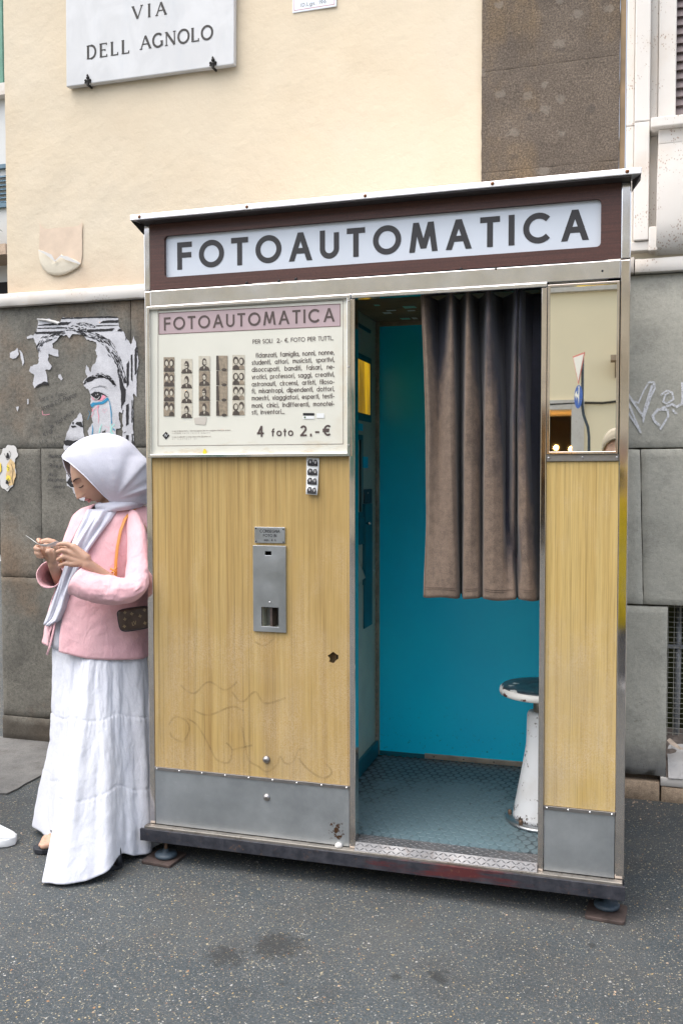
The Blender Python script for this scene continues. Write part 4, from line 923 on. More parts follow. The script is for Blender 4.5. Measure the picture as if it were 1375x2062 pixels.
# ================================================================== PHOTO BOOTH
bo = thing('photo_booth', (.76, .45, 0), 'vintage wood and steel photo booth with brown FOTOAUTOMATICA lightbox and open doorway', 'photo booth')
BW = 1.52
def holes_plate(name, m_, par, x0, x1, z0, z1, yf, yb, holes, bevel=0, mb=None):
    xs = sorted({x0, x1, *[h[0] for h in holes], *[h[1] for h in holes]}); zs = sorted({z0, z1, *[h[2] for h in holes], *[h[3] for h in holes]})
    idx = {}; V = []; F = []
    def vid(i, j, k):
        if (i, j, k) not in idx: idx[(i, j, k)] = len(V); V.append((xs[i], (yf, yb)[k], zs[j]))
        return idx[(i, j, k)]
    def solid(i, j):
        if not (0 <= i < len(xs)-1 and 0 <= j < len(zs)-1): return False
        cx, cz = (xs[i]+xs[i+1])/2, (zs[j]+zs[j+1])/2
        return not any(h[0] < cx < h[1] and h[2] < cz < h[3] for h in holes)
    for i in range(len(xs)-1):
        for j in range(len(zs)-1):
            if not solid(i, j): continue
            F.append((vid(i, j, 0), vid(i+1, j, 0), vid(i+1, j+1, 0), vid(i, j+1, 0)))
            F.append((vid(i, j+1, 1), vid(i+1, j+1, 1), vid(i+1, j, 1), vid(i, j, 1)))
            for di, dj, a, b in ((-1, 0, (i, j+1), (i, j)), (1, 0, (i+1, j), (i+1, j+1)), (0, -1, (i, j), (i+1, j)), (0, 1, (i+1, j+1), (i, j+1))):
                if not solid(i+di, j+dj): F.append((vid(*b, 0), vid(*a, 0), vid(*a, 1), vid(*b, 1)))
    return MB().add(V, F).build(name, m_, par, bevel)
# posts and rails
for x0, x1 in ((0, .021), (1.494, 1.52)):
    box('corner_post', 'polished_steel', bo, x0, x1, 0, .03, .121, 1.893, .0025); box('header_post', 'bright_steel', bo, x0, x1, -.001, .03, 1.896, 2.108, .0025)
box('top_rail', 'bright_steel', bo, .0218, 1.4932, -.003, .03, 1.842, 1.893, .002)
box('door_head_trim', 'bright_steel', bo, .7075, 1.2925, -.009, .02, 1.8285, 1.8412, .002)
box('door_post', 'polished_steel', bo, .700, .7185, -.006, .035, .121, 1.8278, .002)
box('door_post', 'polished_steel', bo, 1.2765, 1.2925, -.006, .035, .121, 1.8278, .002)
# cabinet shell
box('side_panel', 'galvanised_plate', bo, .0005, .012, .031, .93, .12, 2.10); box('side_panel', 'galvanised_plate', bo, 1.508, 1.5195, .031, .93, .12, 2.10)
box('back_panel', 'galvanised_plate', bo, .0125, 1.5075, .915, .93, .12, 2.10)
# roof lid with flared rim
lid = MB(); o = [(-.022, -.05), (1.545, -.05), (1.545, .97), (-.022, .97)]; i_ = [(.002, .004), (1.518, .004), (1.518, .925), (.002, .925)]
lid.box(.001, 1.519, -.046, .93, 2.1085, 2.112)
for xo, xi in ((1.544, 1.5215), (-.021, -.0015)):
    q = [(xo, -.046, 2.112), (xi, .001, 2.078), (xi, .001, 2.112), (xo, .012, 2.112), (xi, .012, 2.082), (xi, .012, 2.112)]
    lid.add(q, [(0, 1, 2), (3, 5, 4), (0, 3, 4, 1), (0, 2, 5, 3), (1, 4, 5, 2)])
lid.build('roof_flare', 'roof_soffit', bo)
lid = MB(); lid.box(-.022, 1.545, -.050, .012, 2.1125, 2.130); o3 = [(0, .0125), (1.520, .0125), (1.520, .94), (0, .94)]
lid.loft([[(x, y, 2.1125) for x, y in o3], [(x, y, 2.129) for x, y in o3], [(x+(.1 if x < .5 else -.1), y+(.1 if y < .5 else -.1), 2.140) for x, y in o3]], smooth=False)
lid.build('roof_lid', 'roof_metal', bo, bevel=.002)
sc_ = MB().lathe((.012, -.0500, 2.121), [(0, .0035), (.0035, .0028), (.0055, 0)], 12, 'Y').build('screw', 'rust_screw', bo)
copies(sc_, [(px_(497, 404, -.05)-.012, 0, 0), (px_(735, 386, -.05)-.012, 0, 0), (px_(991, 367, -.05)-.012, 0, .001), (px_(1262, 347, -.05)-.012, 0, 0)], bo)
# header with rounded window
hb = MB(); X0, X1, Z0, Z1 = .0218, 1.4932, 1.896, 2.1080; ax0, ax1, az0, az1 = .074, 1.439, 1.934, 2.068; rr = .012
inn = arc(ax1-rr, az1-rr, rr, rr, 0, 90, 5)+arc(ax0+rr, az1-rr, rr, rr, 90, 180, 5)+arc(ax0+rr, az0+rr, rr, rr, 180, 270, 5)+arc(ax1-rr, az0+rr, rr, rr, 270, 360, 5)
out = []
for k, (x, z) in enumerate(inn): out.append([(X1, Z1), (X0, Z1), (X0, Z0), (X1, Z0)][k//6])
n = len(inn)
V = [(x, -.001, z) for x, z in out]+[(x, -.001, z) for x, z in inn]+[(x, .014, z) for x, z in inn]
F = []
for k in range(n):
    k2 = (k+1) % n
    F.append((k, n+k, n+k2, k2) if out[k] != out[k2] else (k, n+k, n+k2)); F.append((n+k, 2*n+k, 2*n+k2, n+k2))
F = [f[::-1] for f in F]
hb.add(V, F).build('header_panel', 'brown_wood', bo)
box('lightbox_panel', 'acrylic_white', bo, .06, 1.45, .0122, .02, 1.92, 2.08)
pn = Pen((0, .0115, 0)); text(pn, 'FOTOAUTOMATICA', .114, 1.9585, .0880, .195, width=1.292); pn.letters('sign_letter', bo)
s2 = MB().lathe((px_(497, 570, 0), -.001, pz_(497, 570, 0)), [(0, .003), (.003, .0025), (.005, 0)], 10, 'Y').build('screw', 'dark_rail', bo)
copies(s2, [(px_(a, b, 0)-px_(497, 570, 0), 0, pz_(a, b, 0)-pz_(497, 570, 0)) for a, b in ((562, 566), (596, 562), (928, 542), (998, 542), (1212, 546))], bo)
# ---- left wood panel with cut-outs, kick plates
holes = [(.405, .469, .802, .872), (.415, .450, 1.030, 1.050), (.626, .662, .699, .735)]
holes_plate('front_panel', 'laminate_wood', bo, .0225, .6985, .314, 1.347, .002, .012, holes)
hx, hz = .644, .717
irr = [(hx+(.0165+.004*math.sin(a*3+1)+.002*math.sin(a*5))*math.cos(a), hz+(.0165+.003*math.sin(a*2)+.002*math.cos(a*4))*math.sin(a)) for a in [k*math.pi/12 for k in range(24)]]
sq = [(hx+.024*max(-1, min(1, 1.42*math.cos(a))), hz+.024*max(-1, min(1, 1.42*math.sin(a)))) for a in [k*math.pi/12 for k in range(24)]]
MB().loft([[(x, .0017, z) for x, z in sq], [(x, .0017, z) for x, z in irr], [(x, .012, z) for x, z in irr]], caps=False, smooth=False).build('broken_hole', 'laminate_wood', bo)
box('hole_backing', 'ceiling_board', bo, .62, .67, .030, .034, .69, .74); box('hole_strut', 'dark_void', bo, .651, .655, .020, .028, .69, .74)
def kick(x0, x1, n):
    box('kick_plate', 'galvanised_plate', bo, x0, x1, -.001, .012, .1225, .3040, .0012)
    box('kick_trim', 'trim_steel', bo, x0-.0005, x1+.0005, -.004, .0105, .3045, .3160, .001)
    r = MB().lathe((x0+.008, -.0040, .3105), [(0, .0028), (.0016, .0024), (.0028, .0010), (.0034, 0)], 10, 'Y').build('rivet', 'rivet_steel', bo)
    copies(r, [((x1-x0-.016)*k/(n-1), 0, random.uniform(-.0006, .0006)) for k in range(1, n)], bo)
kick(.0225, .6975, 9); kick(1.294, 1.4930, 4)
box('side_front_panel', 'worn_laminate_wood', bo, 1.2935, 1.4935, .002, .012, .3165, 1.3270)
for (a, b) in ((536, 1530), (537, 1606)):
    c_ = PY(a, b, -.002); MB().lathe((c_.x, .001, c_.z), [(0, .0105), (.005, .0098), (.010, .0062), (.0128, .001), (.0128, -.001)], 20, 'Y').build('dome_bolt', 'trim_steel', bo)
# white crud at the kick plate corner
MB().lathe((.664, -.006, .1215), [(0, .0), (.014, .0), (.010, .008), (.004, .012), (0, .013)], 9).build('filler_blob', 'torn_white_paper', bo)
# base channel and lip
MB().box(-.019, 1.523, -.033, -.024, .073, .1135).box(-.019, 1.523, -.0235, .93, .073, .079).build('base_channel', 'painted_channel', bo, bevel=.0012)
MB().box(-.008, 1.516, -.0238, .0, .108, .1205).build('base_lip', 'worn_lip_metal', bo, bevel=.0015)
box('underframe', 'dark_void', bo, .01, 1.51, .0005, .915, .0795, .1205)
for cx_, cy_ in ((PZ(325, 1722, .03).x, .005), (1.4735, .050), (.07, .86), (1.45, .86)):
    f = MB().tube([(cx_, cy_, .030), (cx_, cy_, .0725)], .0055, 10).build('levelling_foot', 'rusty_rod', bo)
    MB().lathe((cx_, cy_, .0125), [(0, 0), (.033, 0), (.037, .004), (.037, .010), (.031, .0155), (.012, .0175), (.010, .026), (0, .026)], 28).build('foot_pad', 'foot_rubber', f)
def baseplate(cx, cy, rz, label):
    mb = MB(); h = .056; q = []
    for k in range(4):
        a0 = 90*k; sx, sy = [(1, 1), (-1, 1), (-1, -1), (1, -1)][k]
        q += [(x, y) for x, y in arc(sx*(h-.010), sy*(h-.010), .010, .010, a0, a0+90, 4)]
    c_, s_ = math.cos(rz), math.sin(rz); q = [(cx+x*c_-y*s_, cy+x*s_+y*c_) for x, y in q]
    mb.prism([(x, y, .001) for x, y in q], (0, 0, .010)); ob_ = mb.build('base_plate', 'rusty_plate', None, bevel=.0015)
    return prop(ob_, label, 'metal plate', 'rusty plates under the booth feet')
baseplate(PZ(325, 1732, .005).x+.002, .005, math.radians(-4), 'rusty square steel plate under the left foot of the booth, beside the white skirt')
baseplate(1.4725, .030, math.radians(-5), 'rusty square steel plate under the right foot of the booth')

# ---- advert board
bx0, bx1, bz0, bz1 = .0155, .7068, 1.3475, 1.8395
adv = MB(); fw = .0105
adv.add([(bx0, -.018, bz0), (bx1, -.018, bz0), (bx1, -.018, bz1), (bx0, -.018, bz1), (bx0+fw, -.018, bz0+fw), (bx1-fw, -.018, bz0+fw), (bx1-fw, -.018, bz1-fw), (bx0+fw, -.018, bz1-fw),
         (bx0, -.0005, bz0), (bx1, -.0005, bz0), (bx1, -.0005, bz1), (bx0, -.0005, bz1), (bx0+fw, -.0075, bz0+fw), (bx1-fw, -.0075, bz0+fw), (bx1-fw, -.0075, bz1-fw), (bx0+fw, -.0075, bz1-fw)],
        [(0, 1, 5, 4), (1, 2, 6, 5), (2, 3, 7, 6), (3, 0, 4, 7), (0, 8, 9, 1), (1, 9, 10, 2), (2, 10, 11, 3), (3, 11, 8, 0), (4, 5, 13, 12), (5, 6, 14, 13), (6, 7, 15, 14), (7, 4, 12, 15)])
board = adv.build('advert_frame', 'bright_steel', bo, bevel=.0015)
PYB = -.0085
box('advert_sheet', 'poster_paper', board, bx0+.004, bx1-.004, -.0080, -.0010, bz0+.004, bz1-.004)
C3 = (3.198, (290, 590))
def P3(l, Y=PYB): return wallpoly(l, *C3, Y)
pn = Pen((0, PYB, 0))
pn.ribbon(P3([(92, 115), (1282, 45), (1282, 972), (92, 985)]), .0014, closed=True); pn.ribbon(P3([(62, 98), (1318, 30), (1318, 35), (62, 104)]), .0008, closed=True)
pn.ribbon(P3([(98, 130), (1264, 70), (1264, 213), (98, 266)]), .0020, closed=True); pn.build('border_line', 'poster_line', board)
pn = Pen((0, PYB+.00035, 0)); pn.poly(P3([(98, 130), (1264, 70), (1264, 213), (98, 266)])); pn.build('title_band', 'poster_pink', board)
pt = Pen((0, PYB-.0004, 0))
def line(s, x0, y0, x1, y1, h, wt=.14, **k):
    a = P3([(x0, y0)])[0]; b = P3([(x1, y1)])[0]; top = P3([(x0, y0-h)])[0]
    text(pt, s, a[0], (a[1]+b[1])/2, top[1]-a[1], wt, width=b[0]-a[0], **k)
line('FOTOAUTOMATICA', 130, 238, 1228, 188, 84, .155)
line('PER SOLI  2.- €. FOTO PER TUTTI...', 700, 325, 1220, 307, 28, .13)
ls = ['fidanzati, famiglia, nonni, nonne,', 'studenti, attori, musicisti, sportivi,', 'disoccupati, banditi, falsari, ne-', 'vrotici, professori, saggi, creativi,', 'astronauti, circensi, artisti, filoso-', 'fi, misantropi, dipendenti, dottori,', 'maestri, viaggiatori, esperti, testi-', 'moni, cinici, indifferenti, monotei-', 'sti, inventori...']
for k, (s, yb) in enumerate(zip(ls, (413, 459, 505, 550, 597, 642, 688, 735, 782))):
    line(s, 720 if k == 0 else 695, yb, 905 if k == 8 else 1226, yb-(12 if k < 3 else 6 if k < 7 else 3), 31, .13, just=(k != 8), sp=.085, xs=.86)
line('4', 728, 926, 778, 925, 70, .17); line('foto', 822, 923, 962, 921, 50, .17, sp=.2); line('2.-€', 1006, 922, 1202, 920, 70, .17)
pt.build('lettering', 'poster_letter', board, True)
pf = Pen((0, PYB-.0004, 0))
def fl_(s, x0, y, x1, h):
    a = P3([(x0, y)])[0]; b = P3([(x1, y)])[0]; text(pf, s, a[0], a[1], h*.00054, .12, width=b[0]-a[0])
fl_('In caso di malfunzionamento o mancata erogazione delle foto vi preghiamo di telefonare al numero', 183, 893, 560, 7); fl_('o contattare', 183, 906, 240, 7); fl_('nella nostra pagina', 250, 906, 425, 7); fl_('In case of malfunction or missing output of the strip please call', 183, 931, 430, 7); fl_('or contact us', 183, 944, 340, 7)
pf.build('small_print', 'poster_line', board, True)
pb = Pen((0, PYB-.0003, 0)); pb.poly(P3([(120, 918), (143, 893), (167, 918), (143, 945)])); pb.poly(P3([(1024, 773), (1097, 773), (1097, 789), (1024, 789)])); pb.build('black_marks', 'ink_black', board)
pw = Pen((0, PYB-.0008, 0)); pw.ribbon(P3([(133, 925), (140, 908), (146, 925), (155, 908)]), .0012); pw.poly(P3([(1024, 792), (1097, 792), (1097, 811), (1024, 811)])); pw.poly(P3([(1112, 775), (1160, 775), (1160, 805), (1112, 805)])); pw.build('white_marks', 'strip_white', board)
pg = Pen((0, PYB-.0013, 0)); pg.poly(P3(arc(1037, 801, 6, 6, 0, 360, 10)[:-1])); pg.build('green_mark', 'leaf_green', board)
py_ = Pen((0, PYB-.0010, 0)); py_.poly(P3(wob(393, 1021, 12, 17, 18, 3, 2))); py_.build('paint_drop', 'yellow_paint', board)
# photo strips printed on the sheet
strip_mb = {k: Pen((0, PYB-.0003-.0004*i, 0)) for i, k in enumerate(('photo_light', 'photo_mid', 'photo_dark'))}
random.seed(21)
def portrait(x0, x1, y0, y1, kind):
    x0 += random.uniform(-.5, .5)
    w_, h_ = x1-x0, y1-y0
    def el(cx, cy, rx, ry, key): strip_mb[key].poly(P3(wob(x0+cx*w_, y0+cy*h_, rx*w_, ry*h_, 16, 3, .4)))
    bgk = 'photo_light' if kind in (1, 4) else 'photo_mid'
    strip_mb['photo_light'].poly(P3([(x0, y0), (x1, y0), (x1, y1), (x0, y1)]))
    if bgk == 'photo_mid': strip_mb['photo_mid'].poly(P3([(x0+1, y0+1), (x1-1, y0+1), (x1-1, y1-1), (x0+1, y1-1)]))
    def tors(c, w2, key): strip_mb[key].poly(P3([(x0+max(.02, c-w2)*w_, y1-1), (x0+max(.03, c-w2*.8)*w_, y0+.78*h_), (x0+(c-w2*.3)*w_, y0+.68*h_), (x0+(c+w2*.3)*w_, y0+.68*h_), (x0+min(.97, c+w2*.8)*w_, y0+.78*h_), (x0+min(.98, c+w2)*w_, y1-1)]))
    if kind == 3:
        strip_mb['photo_dark'].poly(P3([(x0+1, y0+1), (x0+.2*w_, y0+1), (x0+.3*w_, y1-1), (x0+1, y1-1)])); el(.62, .45, .3, .3, 'photo_light'); el(.7, .95, .22, .1, 'photo_dark'); return
    if kind in (0, 4):
        for c in (.28, .74): el(c, .36+random.uniform(-.08, .1), .22, .26, 'photo_dark')
        tors(.3, .3, 'photo_dark'); tors(.75, .26, 'photo_mid' if kind == 4 else 'photo_dark')
        strip_mb['photo_light'].k += 0
        for c in (.3, .72):
            q = Pen; face_p.poly(P3(wob(x0+c*w_, y0+.44*h_, .13*w_, .17*h_, 14, 2, .3)))
        return
    tors(.5, .48, 'photo_dark'); el(.5, .42, .20, .27, 'photo_dark'); cxf = .5+random.uniform(-.05, .05); face_p.poly(P3(wob(x0+cxf*w_, y0+(.46+random.uniform(-.03, .05))*h_, .13*w_, .17*h_, 14, 2, 1.2))); eye_p.poly(P3(wob(x0+(cxf-.05)*w_, y0+.43*h_, .025*w_, .02*h_, 6, 2, .1))); eye_p.poly(P3(wob(x0+(cxf+.06)*w_, y0+.43*h_, .025*w_, .02*h_, 6, 2, .1))); eye_p.poly(P3(wob(x0+cxf*w_, y0+.56*h_, .05*w_, .015*h_, 6, 2, .1)))
    if random.random() < .3: eye_p.poly(P3([(x0+.36*w_, y0+.42*h_), (x0+.64*w_, y0+.42*h_), (x0+.64*w_, y0+.48*h_), (x0+.36*w_, y0+.48*h_)]))
    face_p.poly(P3([(x0+.43*w_, y0+.72*h_), (x0+.57*w_, y0+.72*h_), (x0+.5*w_, y0+.95*h_)]))
face_p = Pen((0, PYB-.0016, 0)); eye_p = Pen((0, PYB-.0021, 0))
for kind, (x0, x1, y0, y1) in enumerate([(128, 198, 412, 795), (240, 313, 423, 806), (354, 427, 405, 791), (466, 540, 402, 792), (570, 650, 398, 788)]):
    for r in range(4):
        h_ = (y1-y0)/4; portrait(x0, x1, y0+r*h_+1, y0+(r+1)*h_-1, kind)
for k, p_ in strip_mb.items(): p_.build('printed_photos', k, board, True)
face_p.build('printed_faces', 'photo_light', board, True); eye_p.build('printed_eyes', 'photo_dark', board, True)
pk = Pen((0, PYB-.0006, 0)); pk.poly(P3([(322, 805), (405, 797), (398, 850), (330, 845)])); simple('tape_residue', (.50, .46, .40), .6); pk.build('tape_residue', 'tape_residue', board)
sb = MB().lathe((bx1-.004, -.018, 1.82), [(0, .0018), (.002, .0015), (.003, 0)], 8, 'Y').build('screw', 'trim_steel', board); copies(sb, [(0, 0, -.20), (0, 0, -.44)], board)

# ---- delivery unit
dl = holes_plate('delivery_plate', 'brushed_aluminium', bo, .3795, .4915, .7895, 1.0655, -.006, .0015, [(.408, .4665, .8065, .8685), (.4215, .4425, 1.0345, 1.0475)], bevel=.0008)
rc = MB(); rc.box(.400, .475, .045, .050, .79, .885)
rc.build('recess_back', 'brushed_aluminium', dl); MB().box(.400, .407, .0125, .045, .79, .885).box(.468, .475, .0125, .045, .79, .885).box(.4075, .4675, .0125, .045, .797, .803).build('recess_side', 'cream_panel', dl)
box('divider', 'rusty_plate', dl, .4355, .4425, -.0005, .044, .8032, .875); MB().lathe((.4515, .0449, .856), [(0, .001), (.0042, .001), (.0042, 0)], 12, 'Y').lathe((.4515, .0449, .836), [(0, .001), (.0042, .001), (.0042, 0)], 12, 'Y').build('peg_hole', 'dark_void', dl)
box('viewer_backing', 'dark_void', dl, .41, .455, .03, .034, 1.02, 1.06); MB().lathe((.4365, -.006, .8845), [(0, .0024), (.0022, .0018), (.0034, 0)], 12, 'Y').build('screw', 'rivet_steel', dl)
lp = box('label_plate', 'brushed_aluminium', bo, .3850, .4880, -.004, .0015, 1.0735, 1.1245, .0008)
pn = Pen((0, -.0044, 0)); C4 = (5.729, (480, 1020))
def P4(l): return wallpoly(l, *C4, -.0044)
def l4(s, x0, y, x1, h):
    a = P4([(x0, y)])[0]; b = P4([(x1, y)])[0]; tpp = P4([(x0, y-h)])[0]; text(pn, s, a[0], a[1], tpp[1]-a[1], .15, width=b[0]-a[0])
l4('CONSEGNA', 248, 300, 480, 36); l4('FOTO IN', 287, 350, 441, 34); l4('min. 4 ½', 298, 400, 434, 28); pn.build('lettering', 'black_print', lp)
s4 = MB().lathe((.3895, -.0042, 1.1195), [(0, .0015), (.002, .0012), (.0026, 0)], 8, 'Y').build('screw', 'dark_rail', lp); copies(s4, [(.0935, 0, -.0015), (.001, 0, -.0405), (.0935, 0, -.042)], lp)
# faded tags on the laminate
pn = Pen((0, .0012, 0)); CK = (2.989, (280, 1480))
def PK(l, sc=2.989, off=(280, 1480)): return wallpoly(l, sc, off, .0012)
random.seed(4)
for l in ([(180, -60), (220, -110), (290, -80), (300, -20), (260, 40), (200, 10), (190, -20)], [(290, -100), (350, -60), (410, 40), (440, 100), (470, 150), (540, 165), (560, 90), (520, 40)], [(560, 90), (620, 75), (690, 60)], [(620, -50), (640, 60), (660, 150), (720, 190), (770, 220), (830, 180), (850, 130), (880, 170), (930, 160), (960, 90), (1000, 80)], [(960, 140), (1010, 200), (1080, 250), (1130, 255), (1160, 220), (1120, 170)], [(250, -300), (330, -250), (420, -320), (520, -270), (600, -330)], [(560, -260), (620, -200), (700, -260), (760, -190), (900, -230)], [(330, -150), (420, -120), (560, -170), (640, -140)], [(700, -560), (760, -540), (830, -600)]):
    sm = []
    for i in range(len(l)-1):
        p_ = [Vector(l[max(i-1, 0)]), Vector(l[i]), Vector(l[i+1]), Vector(l[min(i+2, len(l)-1)])]
        for q in range(6):
            t_ = q/6; sm.append(tuple(.5*((2*p_[1])+(-p_[0]+p_[2])*t_+(2*p_[0]-5*p_[1]+4*p_[2]-p_[3])*t_*t_+(-p_[0]+3*p_[1]-3*p_[2]+p_[3])*t_**3)))
    pn.ribbon(PK(sm), .0065)
pn.build('faded_graffiti', 'faded_tag', bo)
# ---- mirror
mr = MB(); mx0, mx1, mz0, mz1 = 1.2945, 1.4915, 1.3480, 1.8330; fw = .0072
def ring_frame(x0, x1, z0, z1, fw, yf, yi, yb):
    return MB().add([(x0, yf, z0), (x1, yf, z0), (x1, yf, z1), (x0, yf, z1), (x0+fw, yf, z0+fw), (x1-fw, yf, z0+fw), (x1-fw, yf, z1-fw), (x0+fw, yf, z1-fw),
         (x0, yb, z0), (x1, yb, z0), (x1, yb, z1), (x0, yb, z1), (x0+fw, yi, z0+fw), (x1-fw, yi, z0+fw), (x1-fw, yi, z1-fw), (x0+fw, yi, z1-fw)],
        [(0, 1, 5, 4), (1, 2, 6, 5), (2, 3, 7, 6), (3, 0, 4, 7), (0, 8, 9, 1), (1, 9, 10, 2), (2, 10, 11, 3), (3, 11, 8, 0), (4, 5, 13, 12), (5, 6, 14, 13), (6, 7, 15, 14), (7, 4, 12, 15)])
mf = ring_frame(mx0, mx1, mz0, mz1, fw, -.012, -.0045, -.0005).build('mirror_frame', 'polished_steel', bo, bevel=.001)
box('mirror', 'mirror_glass', mf, mx0+.004, mx1-.004, -.0050, -.0008, mz0+.004, mz1-.004)
box('mirror_trim', 'trim_steel', bo, 1.2938, 1.4932, -.0035, .0015, 1.3278, 1.3472, .001)
s5 = MB().lathe((1.300, -.0035, 1.338), [(0, .002), (.0022, .0016), (.0034, 0)], 10, 'Y').build('screw', 'rivet_steel', bo); copies(s5, [(.095, 0, .001), (.188, 0, 0)], bo)
# ---- threshold and floor
th = MB(); th.loft([[(.7190, -.022, .1212), (.7190, -.003, .1420), (.7190, .055, .1430), (.7190, .055, .1212)][::-1], [(1.2760, -.022, .1212), (1.2760, -.003, .1420), (1.2760, .055, .1430), (1.2760, .055, .1212)][::-1]], smooth=False)
def lozenge(mb, o, u, v, nn, L, W, H):
    o, u, v, nn = map(Vector, (o, u, v, nn)); mb.add([o-u*L, o-v*W, o+u*L, o+v*W, o-u*L*.5+nn*H, o+u*L*.5+nn*H], [(0, 1, 5, 4), (1, 2, 5), (2, 3, 4, 5), (3, 0, 4)])
k = 0; x = .728
while x < 1.272:
    for r_, yy in enumerate((.008, .022, .036, .050)):
        a = math.radians(35 if (k+r_) % 2 else -35); lozenge(th, (x, yy, .1429), (math.cos(a), math.sin(a), 0), (-math.sin(a), math.cos(a), 0), (0, 0, 1), .010, .0022, .0016)
    sl2 = Vector((0, .019, .0208)).normalized(); nn_ = Vector((0, -.0208, .019)).normalized()
    for r_, q in enumerate((.25, .72)):
        a = math.radians(35 if (k+r_) % 2 else -35); uu = Vector((1, 0, 0))*math.cos(a)+sl2*math.sin(a); vv = -Vector((1, 0, 0))*math.sin(a)+sl2*math.cos(a)
        lozenge(th, (x, -.022+.019*q, .1212+.0208*q), uu, vv, nn_, .009, .002, .0016)
    k += 1; x += .0145
th.build('tread_plate', 'tread_metal', bo)
mat = MB(); mat.box(.562, 1.45, .0555, .879, .1210, .1410)
yy = .078; row = 0
while yy < .868:
    xx = .582+(.0155 if row % 2 else 0)
    while xx < 1.44:
        b = len(mat.v); n = 12
        for rx, ry, z_ in ((.0134, .0172, .1411), (.0124, .0162, .1420)): mat.v += [(xx+rx*math.cos(2*math.pi*q/n), yy+ry*math.sin(2*math.pi*q/n), z_) for q in range(n)]
        for q in range(n): mat.f.append((b+q, b+(q+1) % n, b+n+(q+1) % n, b+n+q)); mat.mi.append(0); mat.sm.append(False)
        mat.f.append(tuple(b+n+q for q in range(n))); mat.mi.append(0); mat.sm.append(False)
        xx += .031
    yy += .0315; row += 1
mat.build('rubber_floor_mat', 'rubber_mat', bo)
# ---- inner walls
box('rear_inner_wall', 'teal_panel', bo, .5605, 1.49, .8805, .890, .1215, 1.905)
box('inner_side_wall', 'inner_white', bo, 1.452, 1.458, .04, .88, .1215, 1.905)
box('inner_ceiling', 'ceiling_board', bo, .5605, 1.4515, .04, .88, 1.906, 1.912)
box('inner_front_wall', 'inner_white', bo, 1.2940, 1.4510, .036, .040, .1435, 1.905)
box('inner_header', 'teal_trim', bo, .7190, 1.2760, .036, .042, 1.842, 1.905)
box('corner_trim', 'old_aluminium', bo, .5605, .574, .866, .8800, .1435, 1.9055, .001); box('ceiling_trim', 'old_aluminium', bo, .5745, 1.4515, .870, .8800, 1.888, 1.9055, .001)
box('floor_trim', 'old_aluminium', bo, .762, 1.451, .872, .8800, .1440, .1640, .001); box('floor_trim', 'teal_trim', bo, .5745, .7615, .874, .8800, .1440, .1600, .001)
rv = MB().lathe((.80, .872, .154), [(0, .002), (.0022, .0015), (.003, 0)], 8, 'Y').build('rivet', 'dark_rail', bo); copies(rv, [(.12*k, 0, 0) for k in range(1, 6)], bo)
box('machine_wall', 'cream_panel', bo, .548, .5600, .04, .88, .1215, 1.905)
CM, C7 = (3.4375, (690, 640)), (3.032, (700, 1100))
def mw(name, m_, quad, th_, crop=CM, par=None, base=.5602):
    """plate on the machine wall from its four photographed corners"""
    sc, off = crop; q = [PX(off[0]+x/sc, off[1]+y/sc, base+th_) for x, y in quad]
    ys = sorted(p_.y for p_ in q); y0, y1 = (ys[0]+ys[1])/2, (ys[2]+ys[3])/2; zs = sorted(p_.z for p_ in q); z0, z1 = (zs[0]+zs[1])/2, (zs[2]+zs[3])/2
    return box(name, m_, par or bo, base, base+th_, y0, min(y1, .865), z0, z1, .0008)
mw('upper_fascia', 'teal_trim', [(60, 15), (195, 75), (195, 95), (60, 40)], .006)
af = mw('window_surround', 'teal_trim', [(60, 215), (198, 285), (198, 710), (60, 710)], .006)
mw('amber_window', 'amber_glass', [(66, 262), (190, 322), (190, 660), (66, 655)], .0075, base=.5602)
mw('instruction_label', 'teal_panel', [(96, 725), (140, 735), (140, 782), (96, 778)], .002); mw('instruction_label', 'teal_panel', [(143, 958), (175, 965), (175, 1042), (143, 1036)], .002)
mw('slot_surround', 'teal_trim', [(70, 800), (141, 812), (141, 1372), (70, 1395)], .006); mw('slot_insert', 'cream_panel', [(97, 842), (132, 848), (132, 1340), (97, 1350)], .0075); mw('slot_gap', 'dark_void', [(118, 842), (129, 846), (129, 1340), (118, 1346)], .009)
mw('cover_plate', 'foot_rubber', [(152, 1190), (203, 1182), (203, 1278), (152, 1290)], .005); mw('coin_unit', 'teal_trim', [(157, 1290), (205, 1282), (205, 1825), (157, 1855)], .012)
mw('hatch_plate', 'teal_trim', [(118, 1385), (150, 1375), (150, 1560), (118, 1575)], .008)
kp = PX(690+165/3.4375, 640+1422/3.4375, .575); MB().lathe((kp.x, kp.y, kp.z), [(0, .018), (.006, .016), (.007, .006), (.003, .002), (.003, -.004)], 14, 'X').build('coin_knob', 'polished_steel', bo)
tq = [PX(690+x/3.4375, 640+y/3.4375, .575) for x, y in ((95, 1620), (155, 1800), (97, 1845))]
MB().prism([tuple(p_) for p_ in tq], (-.014, 0, 0)).build('deflector', 'cream_panel', bo); MB().tube([tq[0], tq[1]], .002, 6).tube([PX(717, 1164, .58), PX(722, 1180, .58), PX(716, 1180, .58)], .0022, 6).build('deflector_edge', 'old_aluminium', bo)
mw('lower_hatch', 'teal_trim', [(103, 210), (150, 200), (150, 470), (103, 510)], .006, C7)
hg = MB()
for k in range(74): z_ = .20+k*.0225; hg.tube([(.565, .858, z_), (.565, .858, z_+.018)], .0032, 6)
hg.build('piano_hinge', 'old_aluminium', bo)
MB().box(.5602, .572, .06, .865, .1435, .205).build('skirting', 'teal_trim', bo, bevel=.001)
